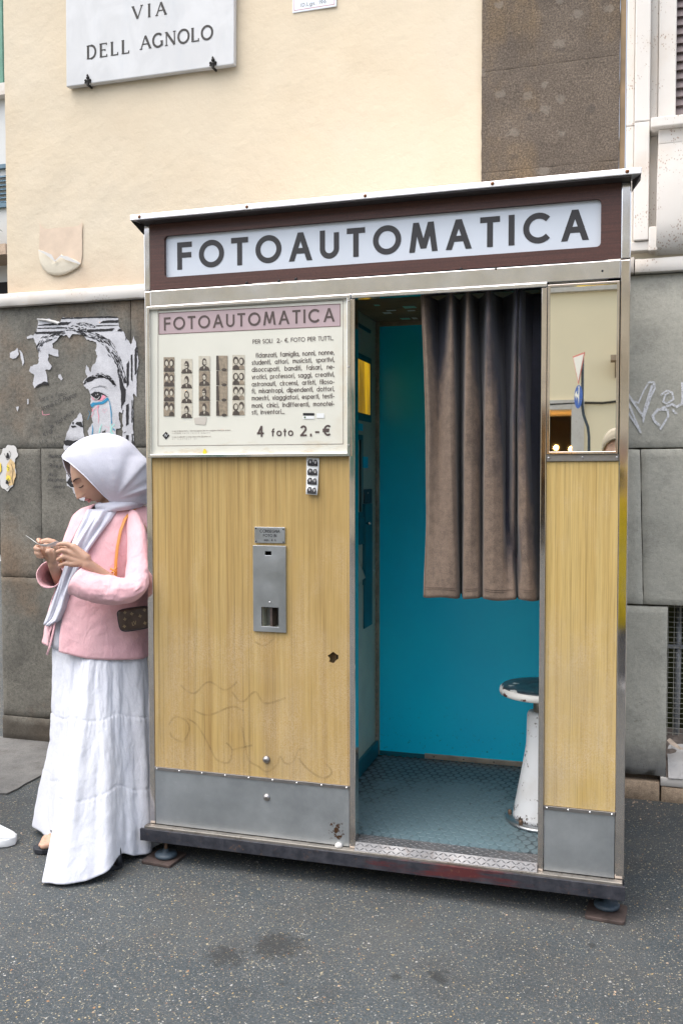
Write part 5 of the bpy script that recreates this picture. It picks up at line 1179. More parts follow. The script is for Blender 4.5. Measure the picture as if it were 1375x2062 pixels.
sw = MB().lathe((.566, .60, 1.33), [(0, .003), (.003, .002), (.004, 0)], 8, 'X').build('screw', 'rivet_steel', bo); copies(sw, [(0, .12, .0), (0, .12, -.11), (0, 0, -.11), (0, .18, -.3), (0, .2, -.42), (0, -.02, -.62)], bo)
# stickers and scribbles on the ceiling
random.seed(8); cs = Pen((0, 0, 1.9055), u=(1, 0, 0), v=(0, 1, 0), n=(0, 0, -1)); cs2 = Pen((0, 0, 1.9045), u=(1, 0, 0), v=(0, 1, 0), n=(0, 0, -1)); cs3 = Pen((0, 0, 1.9040), u=(1, 0, 0), v=(0, 1, 0), n=(0, 0, -1))
for k in range(9):
    x_, y_ = random.uniform(.62, .90), random.uniform(.40, .82); w_, h_ = random.uniform(.02, .05), random.uniform(.02, .05)
    (cs, cs2)[k % 2].poly(torn([(x_, y_), (x_+w_, y_+.004), (x_+w_, y_+h_), (x_, y_+h_)], .002, .008))
for k in range(7):
    x_, y_ = random.uniform(.62, .88), random.uniform(.42, .80); cs3.ribbon([(x_+q*.012, y_+random.uniform(-.015, .015)) for q in range(6)], .003)
cs.build('ceiling_sticker', 'strip_white', bo); cs2.build('ceiling_sticker', 'marker_mint', bo); cs3.build('ceiling_scribble', 'ink_black', bo)

# ------------------------------------------------------------------ stool
scx, scy = PY(1091, 1500, .34).x, .34
st = thing('stool', (scx, scy, .1435), 'round revolving stool with chipped white pedestal and dark worn seat inside the booth', 'stool')
zs_ = pz_(1047, 1378, .34)
MB().lathe((scx, scy, .1436), [(0, 0), (.118, 0), (.120, .004), (.118, .009), (.098, .012), (0, .012)], 40).build('base_flange', 'brushed_aluminium', st)
MB().lathe((scx, scy, .1560), [(0, 0), (.095, 0), (.093, .012), (.088, .04), (.079, .09), (.068, .15), (.057, .21), (.052, .245), (.051, .30), (.050, .340), (.046, .350), (.040, .352), (0, .352)], 40).build('pedestal', 'stool_column', st)
MB().lathe((scx, scy, .5080), [(0, 0), (.030, 0), (.030, zs_-.5080-.030), (0, zs_-.5080-.030)], 24).build('screw_shaft', 'old_aluminium', st)
MB().lathe((scx, scy, zs_-.030), [(0, 0), (.128, .002), (.139, .004), (.1405, .012), (.1395, .022), (.134, .0265)], 48).build('seat_rim', 'stool_enamel_chipped', st)
MB().lathe((scx, scy, zs_-.004), [(.1338, .0005), (.130, .0035), (.10, .0045), (.050, .0040), (.048, .0030), (.044, .0040), (0, .0042)], 48).build('seat_top', 'stool_seat', st)
bt = MB().lathe((scx-.104, scy-.004, .154), [(0, .016), (.004, .015), (.0065, .011), (.0065, 0)], 8).build('bolt', 'rusty_rod', st); copies(bt, [(.104-.06, -.085, 0), (.208, 0, 0), (.104, .104, 0)], st)
# ------------------------------------------------------------------ curtain
cu = thing('curtain', (1.1, .07, .92), 'heavy pleated curtain, dark navy worn to brown, drawn half across the booth doorway', 'curtain')
def cr(pts, n, lin=0.0):
    out = []
    P_ = [Vector(p) for p in pts]; P_ = [2*P_[0]-P_[1]]+P_+[2*P_[-1]-P_[-2]]
    seg = len(P_)-3
    for k in range(n):
        s_ = k/(n-1)*seg; i = min(int(s_), seg-1); t_ = s_-i; a, b, c_, d = P_[i:i+4]
        sp_ = .5*((2*b)+(-a+c_)*t_+(2*a-5*b+4*c_-d)*t_*t_+(-a+3*b-3*c_+d)*t_**3); out.append(sp_.lerp(b.lerp(c_, t_), lin))
    return out
def rowc(l, py): # (px, y) -> (x, y)
    return [(PY(px, py, y).x, y) for px, y in l]
zt_, zm_, zq_, zb2 = 1.838, 1.45, 1.15, .915
keys = [(zt_, rowc([(849, .050), (853, .040), (862, .070), (880, .150), (898, .100), (906, .040), (909, .040), (915, .110), (925, .170), (936, .090), (941, .036), (944, .040), (952, .110), (963, .165), (976, .100), (981, .036), (985, .040), (996, .120), (1012, .17), (1034, .100), (1040, .036), (1044, .090), (1047, .040), (1056, .100), (1072, .135), (1095, .13), (1120, .12)], 600)),
        (zm_, rowc([(857, .045), (864, .034), (873, .050), (882, .062), (893, .045), (905, .030), (914, .040), (924, .13), (929, .165), (934, .070), (938, .030), (949, .036), (964, .062), (972, .115), (975, .060), (978, .030), (990, .032), (1008, .060), (1018, .110), (1028, .090), (1035, .034), (1039, .100), (1044, .036), (1055, .040), (1066, .095), (1092, .12), (1120, .12)], 850)),
        (zq_, rowc([(859, .048), (864, .036), (875, .040), (887, .040), (900, .028), (911, .028), (918, .050), (923, .13), (929, .165), (932, .100), (936, .034), (948, .028), (962, .050), (969, .100), (972, .080), (975, .030), (992, .026), (1010, .045), (1016, .085), (1026, .080), (1034, .050), (1040, .110), (1046, .040), (1058, .032), (1070, .060), (1092, .12), (1120, .12)], 1040)),
        (zb2, rowc([(853, .040), (860, .030), (875, .024), (892, .022), (908, .026), (919, .034), (924, .060), (926, .15), (930, .16), (932, .090), (935, .034), (948, .026), (962, .030), (970, .070), (972, .060), (975, .030), (992, .022), (1010, .026), (1024, .032), (1036, .038), (1041, .110), (1046, .045), (1056, .032), (1066, .032), (1078, .05), (1092, .11), (1120, .12)], 1200))]
NU, NV = 300, 90
rk = [cr(k_[1], NU, l_) for k_, l_ in zip(keys, (.75, .7, .6, .5))]
V = []
for j in range(NV+1):
    f_ = j/NV; z = zt_+(zb2-zt_)*f_; s_ = f_
    kz = [(zt_-k_[0])/(zt_-zb2) for k_ in keys]; i = max(q for q in range(3) if kz[q] <= s_+1e-9); t_ = (s_-kz[i])/(kz[i+1]-kz[i]); t_ = t_*t_*(3-2*t_)*.5+t_*.5
    for u in range(NU):
        p_ = rk[i][u].lerp(rk[i+1][u], t_)
        wr = .0025*noise.noise((p_.x*18, z*5, 4))+.0012*noise.noise((p_.x*60, z*22, 1))
        droop = (.018*max(0, f_-.93)/.07)*math.sin(p_.x*55+.8)*.12
        V.append((p_.x+.002*noise.noise((u*.02, z*4, 7)), p_.y+wr, z-droop))
cm = MB().add(V, [(j*NU+u, (j+1)*NU+u, (j+1)*NU+u+1, j*NU+u+1) for j in range(NV) for u in range(NU-1)], True)
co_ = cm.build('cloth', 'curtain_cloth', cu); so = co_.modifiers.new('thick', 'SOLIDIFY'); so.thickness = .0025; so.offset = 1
hem = MB()
for dz in (.034, .040):
    j = NV-int(dz/((zt_-zb2)/NV)); hem.tube([(V[j*NU+u][0], V[j*NU+u][1]-.0032, V[j*NU+u][2]-(.040-dz)) for u in range(0, NU, 2)], .0008, 4)
hem.tube([(V[j*NU+4][0], V[j*NU+4][1]-.0034, V[j*NU+4][2]) for j in range(0, NV+1, 2)], .0009, 4)
hem.build('hem_stitching', 'stitching', cu)
box('curtain_rail', 'dark_rail', bo, .7190, 1.2760, .070, .078, 1.8385, 1.8450)
# photo strip stuck on the front
ps = thing('photo_strip', (.58, .001, 1.23), 'strip of four black and white booth photos stuck below the advert board', 'photo strip')
q = [(PY(a, b, 0).x, PY(a, b, 0).z) for a, b in ((617, 921), (643, 922), (641, 997), (618, 995))]
sm_ = MB(); rg = []
for k in range(9):
    f_ = k/8; a = Vector(q[0]).lerp(Vector(q[3]), f_); b = Vector(q[1]).lerp(Vector(q[2]), f_); y_ = -.0005-.010*f_**2; rg.append([(a.x, y_, a.y), ((a.x+b.x)/2, y_+.001, (a.y+b.y)/2), (b.x, y_-.001, b.y)])
sm_.loft(rg, closed=False, caps=False); so_ = sm_.build('paper', 'strip_white', ps); so_.modifiers.new('thick', 'SOLIDIFY').thickness = -.0004
dk = MB(); lt = MB()
for r_ in range(4):
    f0, f1 = r_/4+.02, (r_+1)/4-.02; 
    def S(u, f_): a = Vector(q[0]).lerp(Vector(q[3]), f_); b = Vector(q[1]).lerp(Vector(q[2]), f_); p_ = a.lerp(b, u); return p_
    def pz3(u, v, l): f_ = f0+(f1-f0)*v; p_ = S(u, f_); return (p_.x, -.0005-.010*f_**2-.0022-l, p_.y)
    for blob in ([(.12, .98), (.10, .45), (.25, .12), (.45, .15), (.52, .5), (.50, .98)], [(.50, .98), (.55, .5), (.62, .2), (.80, .15), (.90, .5), (.92, .98)]):
        dk.poly([pz3(u, v, 0) for u, v in blob])
    for cx_, cy_ in ((.32, .45), (.72, .48)): lt.poly([pz3(cx_+.09*math.cos(a), cy_+.20*math.sin(a), .0006) for a in [k*math.pi/5 for k in range(10)]])
dk.build('dark_print', 'ink_black', ps, tri=True); lt.build('light_print', 'strip_grey', ps, tri=True)
# litter at the cellar sill
lv = prop(MB().add([(1.693, 1.05, .245), (1.705, 1.06, .252), (1.735, 1.04, .232), (1.760, 1.05, .212), (1.735, 1.02, .222), (1.705, 1.03, .236)], [(0, 1, 2, 5), (5, 2, 4), (2, 3, 4)]).build('dry_leaf', 'dry_leaf'), 'pale dry leaf lying on the dirty sill of the cellar opening', 'leaf')
bag_ = MB(); V = []
for i in range(20):
    for j in range(8):
        x = 1.70+.5*i/19; q_ = j/7; V.append((x, 1.035+.12*q_, .105+.10*q_+.018*noise.fractal((x*9, q_*3, 8), 1, 2, 3)))
simple('film_plastic', (.42, .40, .38), .3, bump=.6, bscale=40, bdist=.01)
prop(bag_.add(V, [(i*8+j, (i+1)*8+j, (i+1)*8+j+1, i*8+j+1) for i in range(19) for j in range(7)], True).build('plastic_sheet', 'film_plastic'), 'crumpled dusty plastic sheet under the cellar grille', 'litter')
random.seed(31)
pb_ = MB()
for k in range(150):
    if k < 90: x = random.uniform(1.56, 2.2); y = 1.04-abs(random.gauss(0, .10))
    else: x = random.uniform(-1.2, 1.7); y = random.uniform(-1.0, 1.0)
    if 0 <= x <= 1.52 and y > -.02: continue
    r = random.uniform(.0015, .0045); b = len(pb_.v); a0 = random.uniform(0, 6)
    pb_.add([(x+r*random.uniform(.7, 1.3)*math.cos(a0+q*1.26), y+r*random.uniform(.7, 1.3)*math.sin(a0+q*1.26), .0005) for q in range(5)]+[(x, y, r*.9)], [(q, (q+1) % 5, 5) for q in range(5)])
prop(pb_.build('grit', 'beige_stone'), kind='stuff')
# ================================================================== PEOPLE
simple('skin', (.47, .28, .195), .5, var=.06, vscale=14, Subsurface_Weight=.12, Subsurface_Radius=(.010, .004, .002), Subsurface_Scale=.6)
simple('skin_pale', (.55, .36, .28), .55)
simple('lip', (.46, .17, .16), .4); simple('brow_hair', (.045, .025, .018), .8); simple('grey_hair', (.30, .27, .22), .7, bump=.5, bscale=200)
def cloth(name, c1, c2, weave=.25, wr=.35, sheen=.1):
    t = NT(name)
    c = t.mix(t.ramp(t.noise(9, 5), [(.35, 0), (.7, 1)]), c1, c2)
    c = t.mix(1, c, t.ramp(t.noise(1, 3, st=(500, 500, 160), rough=.8), [(.36, .93), (.5, 1), (.66, 1.05)]), 'MULTIPLY')
    cre = t.n('TexVoronoi', {'Vector': t.n('Mapping', {'Vector': t.n('Mix', {0: .06, 4: t.co(), 5: t.n('TexNoise', {'Vector': t.co(), 'Scale': 14.}).outputs['Color']}, data_type='VECTOR').outputs[1]}).outputs[0], 'Scale': 17.}, feature='DISTANCE_TO_EDGE').outputs[0]
    cre = t.math('MULTIPLY', t.ramp(cre, [(.0, 0), (.16, 1)]), t.ramp(t.noise(7, 4, loc=(6, 2, 3)), [(.42, 0), (.62, 1)]))
    nz = t.noise(1, 5, st=(13, 13, 9), rough=.55, dist=.6); rdg = t.ramp(t.math('ABSOLUTE', t.math('SUBTRACT', nz, .5)), [(.0, 1), (.075, 0)])
    nz2 = t.noise(1, 3, st=(34, 34, 14), loc=(3, 1, 2), dist=.8); rdg2 = t.ramp(t.math('ABSOLUTE', t.math('SUBTRACT', nz2, .5)), [(.0, 1), (.10, 0)])
    M[name] = t.set(c, .85, 0, [(t.noise(700, 2), weave, .0006), (rdg, wr*.36, .004), (rdg2, wr*.16, .002), (cre, wr*.22, .003), (t.noise(26, 4, st=(1, 1, .5), rough=.6), wr, .006)], Sheen_Weight=sheen)
cloth('white_linen', (.585, .60, .66), (.635, .65, .70), .25, .42)
cloth('hijab_cloth', (.53, .535, .615), (.58, .585, .66), .1, .12)
cloth('pink_linen', (.72, .41, .445), (.76, .465, .49), .3, .6)
simple('orange_leather', (.62, .25, .05), .5, var=.12); simple('sandal_black', (.018, .020, .026), .5); simple('gold', (.75, .48, .14), .25, 1)
simple('sneaker_white', (.72, .74, .75), .6, bump=.1, bscale=300); simple('yellow_shirt', (.85, .64, .02), .8, bump=.3, bscale=40); simple('dark_trousers', (.05, .055, .075), .85); simple('camera_black', (.02, .02, .02), .4)
simple('grey_cloth', (.22, .22, .24), .9); simple('jeans', (.07, .10, .17), .9)
t = NT('monogram_canvas'); c = t.mix(t.ramp(t.noise(30, 4), [(.4, 0), (.6, 1)]), (.040, .022, .014), (.062, .036, .024))
M['monogram_canvas'] = t.set(c, .45, 0, [(t.noise(600, 2), .2, .0005)])
simple('monogram_print', (.24, .17, .085), .5)
def capsule(mb, a, b, ra, rb, n=14):
    a, b = Vector(a), Vector(b); d = (b-a); L = d.length
    if L < 1e-6: d = Vector((0, 0, 1)); L = 1e-6
    d.normalize(); u = d.orthogonal().normalized(); w = d.cross(u); rings = []
    prof = [(-ra*math.cos(k*math.pi/10), ra*math.sin(k*math.pi/10)) for k in range(1, 6)]+[(L+rb*math.sin(k*math.pi/10), rb*math.cos(k*math.pi/10)) for k in range(0, 5)]
    for h, r in prof: rings.append([a+d*h+u*(r*math.cos(2*math.pi*k/n))+w*(r*math.sin(2*math.pi*k/n)) for k in range(n)])
    mb.loft(rings)
def chain(mb, pts, rs):
    for i in range(len(pts)-1): capsule(mb, pts[i], pts[i+1], rs[i], rs[i+1])
def head(mb, o, F, U, sc=1.0, jaw=1.0):
    """skull with brow, eye sockets, closed lids, nose, lips, chin and ears; F forward, U up"""
    F = Vector(F).normalized(); U = (Vector(U)-F*Vector(U).dot(F)).normalized(); L = U.cross(F)
    NA, NB = 96, 80; V = []
    g = lambda x, c, w: math.exp(-((x-c)/w)**2)
    for j in range(NB+1):
        th = math.pi*j/NB
        for i in range(NA):
            ph = 2*math.pi*i/NA; f = math.sin(th)*math.cos(ph); l = math.sin(th)*math.sin(ph); u = math.cos(th)
            uu = u*.112; wl = .074*(1-.24*max(0, -u-.1)); wf = .092*(1-.05*max(0, -u)) if f > 0 else .100*(1-.45*max(0, -u-.15))
            ff = f*wf; ll = l*wl
            if f > 0:
                fl = f**1.2
                ff += .004*g(uu, .034, .012)*g(abs(ll), .022, .026)*fl                       # brow
                ff -= .011*g(uu, .013, .012)*g(abs(ll), .030, .014)*fl                       # socket
                ff += .0065*g(uu, .010, .0085)*g(abs(ll), .030, .0115)*fl                    # lid over the eye
                t_ = max(0, min(1, (.020-uu)/.048))                                           # bridge to tip
                nw = .0065+.0070*t_
                drop = 1 if uu > -.030 else math.exp(-((uu+.030)/.0062)**2)
                ff += (.007+.023*t_**1.1)*math.exp(-(ll/nw)**2)*drop*(1 if uu < .02 else math.exp(-((uu-.02)/.012)**2))
                ff += .0075*g(uu, -.0305, .007)*g(abs(ll), .0125, .006)                       # nostril wings
                ff -= .003*g(uu, -.0405, .004)*g(ll, 0, .008)
                ff += .0105*g(uu, -.0490, .0050)*math.exp(-(ll/.020)**2)                      # upper lip
                ff -= .0030*g(uu, -.0565, .0028)*math.exp(-(ll/.020)**2)
                ff += .0105*g(uu, -.0635, .0055)*math.exp(-(ll/.0165)**2)                     # lower lip
                ff += .0040*g(uu, -.055, .020)*math.exp(-(ll/.030)**2)
                ff -= .0030*g(uu, -.0750, .006)*math.exp(-(ll/.022)**2)
                ff += .0110*g(uu, -.0920, .014)*math.exp(-(ll/.026)**2)*jaw                   # chin
                ff += .004*g(uu, -.020, .022)*g(abs(ll), .042, .018)                          # cheek
            V.append(Vector(o)+(F*ff+L*ll+U*uu)*sc)
    mb.add(V, [(j*NA+i, j*NA+(i+1) % NA, (j+1)*NA+(i+1) % NA, (j+1)*NA+i) for j in range(NB) for i in range(NA)][::1], True)
    for s_ in (-1, 1):     # ears
        c_ = Vector(o)+(F*-.008+L*(.072*s_)+U*-.006)*sc
        mb.loft([[c_+(F*(math.cos(a)*.017*r_)+U*(math.sin(a)*.029*r_)+L*(s_*h))*sc for a in [k*math.pi/8 for k in range(16)]] for r_, h in ((.6, -.006), (1, .002), (.95, .008), (.55, .006))])
    return F, L, U
def hand_mesh(mb, wrist, D, N, s=1.0, side=1, curl=.9):
    """generic hand: D from wrist to knuckles, N out of the back of the hand"""
    W = Vector(wrist); D = Vector(D).normalized(); N = (Vector(N)-D*Vector(N).dot(D)).normalized(); T = D.cross(N)*side
    for k, (off, ln) in enumerate(((.026, .072), (.009, .078), (-.009, .073), (-.025, .060))):
        kn = W+D*.078*s+T*off*s*.95; capsule(mb, W+T*off*.5*s, kn, .0125*s, .0105*s); p = kn; d = D.copy(); r = .0088*s
        for q, fr in enumerate((.45, .31, .24)):
            ang = curl*(.55+.25*q); d = (d*math.cos(ang)-N*math.sin(ang)).normalized() if q or curl > .2 else d
            p2 = p+d*ln*fr*s; capsule(mb, p, p2, r, r*.92); p = p2; r *= .92
    p = W+T*.020*s+D*.012*s; q1 = p+(T*.75+D*.8-N*.3).normalized()*.042*s; q2 = q1+(D*.9-N*.5+T*.1).normalized()*.032*s; q3 = q2+(D*.8-N*.6-T*.2).normalized()*.026*s
    chain(mb, [p, q1, q2, q3], [.014*s, .0115*s, .010*s, .0085*s])
def body_obj(mb, par, mat_, vox=.004, sm=3):
    o = mb.build('body', mat_, par); r = o.modifiers.new('union', 'REMESH'); r.mode = 'VOXEL'; r.voxel_size = vox; r.use_smooth_shade = True
    s_ = o.modifiers.new('soften', 'SMOOTH'); s_.factor = .5; s_.iterations = sm
    return o

# ------------------------------------------------------------------ woman leaning on the booth
wm = thing('person', (-.22, 0, 0), 'woman in white hijab, pink jacket and long white tiered skirt looking at a photo strip', 'person')
q_ = lambda px, py, y: PY(px, py, y)
Fh = Vector((-.70, -.71, 0)).normalized()
Lh = Vector((-Fh.y, Fh.x, 0)) if False else Vector((0, 0, 1)).cross(Fh)
pitch = math.radians(36); Ff = Fh*math.cos(pitch)-Vector((0, 0, 1))*math.sin(pitch); Uf = Fh*math.sin(pitch)+Vector((0, 0, 1))*math.cos(pitch)
HO = q_(198, 954, .113); HS = .95
sk = MB()
Fx, Lx, Ux = head(sk, HO, Ff, Uf, HS)
HP = lambda f, l, u: HO+(Fx*f+Lx*l+Ux*u)*HS
neck0 = HP(-.03, 0, -.05); neck1 = q_(232, 1040, .16)
chain(sk, [neck0, neck1], [.048, .052])
pel = q_(212, 1290, .10); che = q_(230, 1105, .165)
chain(sk, [neck1, che, q_(222, 1200, .13), pel], [.050, .075, .072, .075])
shL = q_(282, 1068, .105); shR = q_(176, 1062, .235)
chain(sk, [che, shL], [.055, .026]); chain(sk, [che, shR], [.055, .026])
# near arm and hand
elL = q_(262, 1198, .012); wrL = q_(176, 1136, -.085)
chain(sk, [shL, elL, wrL], [.026, .024, .0200])
Y0 = -.098
kn = {'i': (149, 1101), 'm': (142, 1112), 'r': (140, 1124), 'p': (144, 1136)}
for k_, r_ in (('i', .0118), ('m', .0118), ('r', .0112), ('p', .0105)): chain(sk, [q_(174, 1128+(4 if k_ in 'rp' else -4), -.088), q_(*kn[k_], Y0)], [.0165, r_])
chain(sk, [q_(*kn['i'], Y0), q_(134, 1095, Y0-.006), q_(124, 1095, Y0-.006), q_(117, 1097, Y0+.002)], [.0098, .0082, .0074, .0062])
chain(sk, [q_(*kn['m'], Y0), q_(126, 1108, Y0-.014), q_(117, 1111, Y0-.004), q_(122, 1114, Y0+.014)], [.0098, .0083, .0076, .0068])
chain(sk, [q_(*kn['r'], Y0), q_(126, 1122, Y0-.016), q_(118, 1127, Y0-.005), q_(124, 1130, Y0+.014)], [.0094, .0080, .0072, .0066])
chain(sk, [q_(*kn['p'], Y0), q_(130, 1135, Y0-.012), q_(121, 1139, Y0-.004), q_(127, 1141, Y0+.012)], [.0086, .0072, .0066, .006])
chain(sk, [q_(166, 1120, -.075), q_(148, 1104, -.068), q_(132, 1102, -.070), q_(122, 1101, -.078)], [.014, .0105, .009, .007])
# far arm and hand
elR = q_(128, 1180, .14); wrR = q_(109, 1137, .015)
chain(sk, [shR, elR, wrR], [.026, .026, .0205])
Y1 = -.005
for a, r_ in (((94, 1101), .0115), ((89, 1107), .0115), ((88, 1114), .011), ((92, 1120), .010)): chain(sk, [q_(107, 1130, .010), q_(*a, Y1+.006)], [.017, r_])
chain(sk, [q_(110, 1126, .0), q_(104, 1112, -.012), q_(98, 1112, -.016)], [.017, .015, .012])
chain(sk, [q_(96, 1098, .012), q_(84, 1090, .004), q_(78, 1087, -.010), q_(80, 1092, -.028)], [.0102, .0088, .0078, .0066])
chain(sk, [q_(89, 1106, .008), q_(75, 1101, -.004), q_(72, 1104, -.026), q_(81, 1107, -.036)], [.0098, .0086, .0078, .0068])
chain(sk, [q_(88, 1113, .006), q_(74, 1111, -.006), q_(74, 1114, -.026), q_(82, 1116, -.034)], [.0094, .0082, .0074, .0066])
chain(sk, [q_(92, 1120, .006), q_(79, 1119, -.004), q_(78, 1121, -.022), q_(86, 1122, -.030)], [.0086, .0074, .0068, .006])
chain(sk, [q_(113, 1125, -.004), q_(117, 1105, -.018), q_(110, 1092, -.026), q_(96, 1088, -.036), q_(86, 1090, -.044)], [.0135, .0115, .0100, .0092, .0076])
# legs and feet
ftL = Vector((-.098, -.110, .0)); ftR = Vector((-.30, .03, 0))
for ft, hip in ((ftL, pel+Vector((-.03, .01, 0))), (ftR, pel+Vector((-.05, .05, 0)))):
    an = ft+Vector((0, 0, .075)); kneep = (hip+an)/2+Vector((-.045, -.0, 0)); chain(sk, [hip, kneep, an], [.058, .040, .026])
    capsule(sk, an-Vector((0, 0, .03)), ft+Vector((.012, .012, .040)), .030, .024)
    toe = ft+Fh*.128+Vector((0, 0, .032)); Tt = Vector((-Fh.y, Fh.x, 0))
    capsule(sk, ft+Vector((0, 0, .045)), ft+Fh*.088+Vector((0, 0, .036)), .030, .022); capsule(sk, ft+Vector((0, 0, .035))+Tt*.01, ft+Fh*.085+Tt*.022+Vector((0, 0, .032)), .02, .016); capsule(sk, ft+Vector((0, 0, .035))-Tt*.01, ft+Fh*.10-Tt*.022+Vector((0, 0, .032)), .02, .016)
    for k in range(5): capsule(sk, ft+Fh*.088+Tt*(.030-.015*k)+Vector((0, 0, .032)), ft+Fh*(.126-.006*abs(k-1))+Tt*(.030-.015*k)+Vector((0, 0, .030)), .0095 if k else .012, .008 if k else .0105)
    so_ = MB(); ol = [(-.052, .0), (-.045, .024), (-.02, .032), (.04, .030), (.085, .038), (.125, .036), (.145, .016), (.145, -.016), (.125, -.036), (.085, -.038), (.04, -.030), (-.02, -.032), (-.045, -.024)]
    so_.prism([ft+Fh*a+Tt*b+Vector((0, 0, .002)) for a, b in ol][::-1], (0, 0, .018)); so2 = so_.build('sandal', 'sandal_black', wm, bevel=.003)
    st_ = MB()
    for d0, hgt, w_ in ((.072, .064, .034), (.035, .078, .022), (-.030, .080, .018)):
        rings = []
        for k in range(13):
            a = math.pi*k/12; rr_ = .044 if d0 > .05 else .037
            c_ = ft+Fh*d0+Tt*(rr_*math.cos(a))+Vector((0, 0, .018+(hgt-.018)*math.sin(a)**.8)); rings.append([c_-Fh*w_/2, c_+Fh*w_/2])
        st_.loft(rings, closed=False, caps=False)
    o = st_.build('sandal_strap', 'sandal_black', wm); o.modifiers.new('thick', 'SOLIDIFY').thickness = .004
body_obj(sk, wm, 'skin', .0034, 4)
# brows, lashes, lips follow the head's own frame
def on_face(l, u, lift=.0):   # approximate front of the face at (l, u)
    g = lambda x, c, w: math.exp(-((x-c)/w)**2); f0 = .092*math.sqrt(max(.01, 1-(u/.112)**2-(l/.076)**2))
    return HP(f0+.004*g(u, .034, .012)-.011*g(u, .013, .012)*g(abs(l), .030, .014)+.0065*g(u, .010, .0085)*g(abs(l), .030, .0115)+lift, l, u)
br_ = MB()
for s_ in (-1, 1):
    pts = [on_face(s_*(.012+.036*k/7), .030+.006*math.sin(math.pi*k/7*.9), .0016) for k in range(8)]
    br_.tube(pts, [.0012, .0026, .0030, .0030, .0028, .0024, .0018, .0008], 6)
br_.build('eyebrows', 'brow_hair', wm)
ls_ = MB()
for s_ in (-1, 1):
    ls_.tube([on_face(s_*(.018+.026*k/6), .0045-.0035*math.sin(math.pi*k/6), .0022) for k in range(7)], [.0006, .0012, .0015, .0017, .0017, .0015, .0008], 6)
ls_.build('eyelashes', 'brow_hair', wm)
lm = MB()
for u0, w_, r_ in ((-.0495, .018, .0042), (-.0618, .016, .0050)):
    pts = []
    for k in range(9):
        l = (k/4-1)*w_; f0 = .092*math.sqrt(1-(u0/.112)**2-(l/.076)**2)+.0105*math.exp(-(l/.019)**2)+.0045; pts.append(HP(f0-.0042, l, u0+(.0025*abs(k/4-1) if u0 < -.055 else -.0035*abs(k/4-1))))
    lm.tube(pts, [r_*math.sqrt(max(.08, 1-(k/4-1)**2)) for k in range(9)], 10)
lm.build('lips', 'lip', wm)
# --- garments as rings around the body
def rp(py, L, R, yc, b, phi, rr=1.0):
    c_ = q_((L+R)/2, py, yc); a = (q_(R, py, yc)-q_(L, py, yc)).length/2
    return c_+RIGHT*(a*rr*math.cos(phi))-FWD*(b*rr*math.sin(phi))
def interp(tab, x):
    return interp_s(tab, x) if len(tab) > 10 else interp_l(tab, x)
def interp_s(tab, x):
    if x <= tab[0][0]: return tab[0][1:]
    if x >= tab[-1][0]: return tab[-1][1:]
    for i in range(len(tab)-1):
        if x <= tab[i+1][0]:
            a, b, c, d = tab[max(i-1, 0)], tab[i], tab[i+1], tab[min(i+2, len(tab)-1)]; h_ = c[0]-b[0]; t_ = (x-b[0])/h_; o_ = []
            for k in range(1, len(b)):
                m0 = (c[k]-a[k])/max(1e-6, c[0]-a[0])*h_; m1 = (d[k]-b[k])/max(1e-6, d[0]-b[0])*h_
                o_.append((2*t_**3-3*t_**2+1)*b[k]+(t_**3-2*t_**2+t_)*m0+(-2*t_**3+3*t_**2)*c[k]+(t_**3-t_**2)*m1)
            return o_
def interp_l(tab, x):
    if x <= tab[0][0]: return tab[0][1:]
    for i in range(len(tab)-1):
        if x <= tab[i+1][0]:
            t_ = (x-tab[i][0])/(tab[i+1][0]-tab[i][0]); return [a+(b-a)*t_ for a, b in zip(tab[i][1:], tab[i+1][1:])]
    return tab[-1][1:]
JT = [(1012, 212, 262, .165, .045), (1018, 192, 280, .17, .062), (1026, 174, 292, .17, .085), (1045, 160, 306, .165, .100), (1090, 143, 318, .155, .112), (1150, 134, 314, .145, .116), (1200, 122, 308, .137, .118), (1250, 110, 301, .130, .121), (1285, 104, 295, .127, .124), (1320, 101, 291, .125, .127)]
OT = [(1010, 205, 240), (1030, 194, 243), (1075, 173, 217), (1118, 148, 186), (1148, 133, 170), (1186, 124, 158), (1225, 119, 152), (1280, 119, 148), (1320, 120, 146)]
def ang(px, L, R): return math.acos(max(-.99999, min(.99999, (px-(L+R)/2)/((R-L)/2))))
def jac(py, px, lift=0.0):
    L, R, yc, b = interp(JT, py); ph = ang(px, L, R); p = rp(py, L, R, yc, b, ph); n_ = (RIGHT*math.cos(ph)-FWD*math.sin(ph)).normalized(); return p+n_*lift
NJ, NR = 110, 60; rings = []
for j in range(NR+1):
    py = 1012+(1312-1012)*j/NR; ring = []
    for k in range(NJ+1):
        L, R, yc, b = interp(JT, py); xl_, xr_ = interp(OT, py); pl_, pr_ = ang(xl_, L, R), ang(xr_, L, R)
        ph = pl_+(2*math.pi+pr_-pl_)*k/NJ
        # hem hangs lower on her left side and at the back
        lowj = j/NR; pyy = py+(8*math.cos(ph)-14*max(0, -math.cos(ph)))*lowj**3
        L, R, yc, b = interp(JT, pyy); zf = pyy*.012
        rr_ = 1+.020*lowj*math.sin(ph*5+1.3+zf)+.012*math.sin(ph*9+pyy*.05)*lowj+.030*noise.noise((math.cos(ph)*2.2, math.sin(ph)*2.2, pyy*.022))+.018*noise.noise((math.cos(ph)*5, math.sin(ph)*5, pyy*.06))
        ring.append(rp(pyy, L, R, yc, b, ph, rr_))
    rings.append(ring)
jk = MB().loft(rings, closed=False, caps=False); jo = jk.build('jacket', 'pink_linen', wm)
so = jo.modifiers.new('thick', 'SOLIDIFY'); so.thickness = .004; so.offset = 1
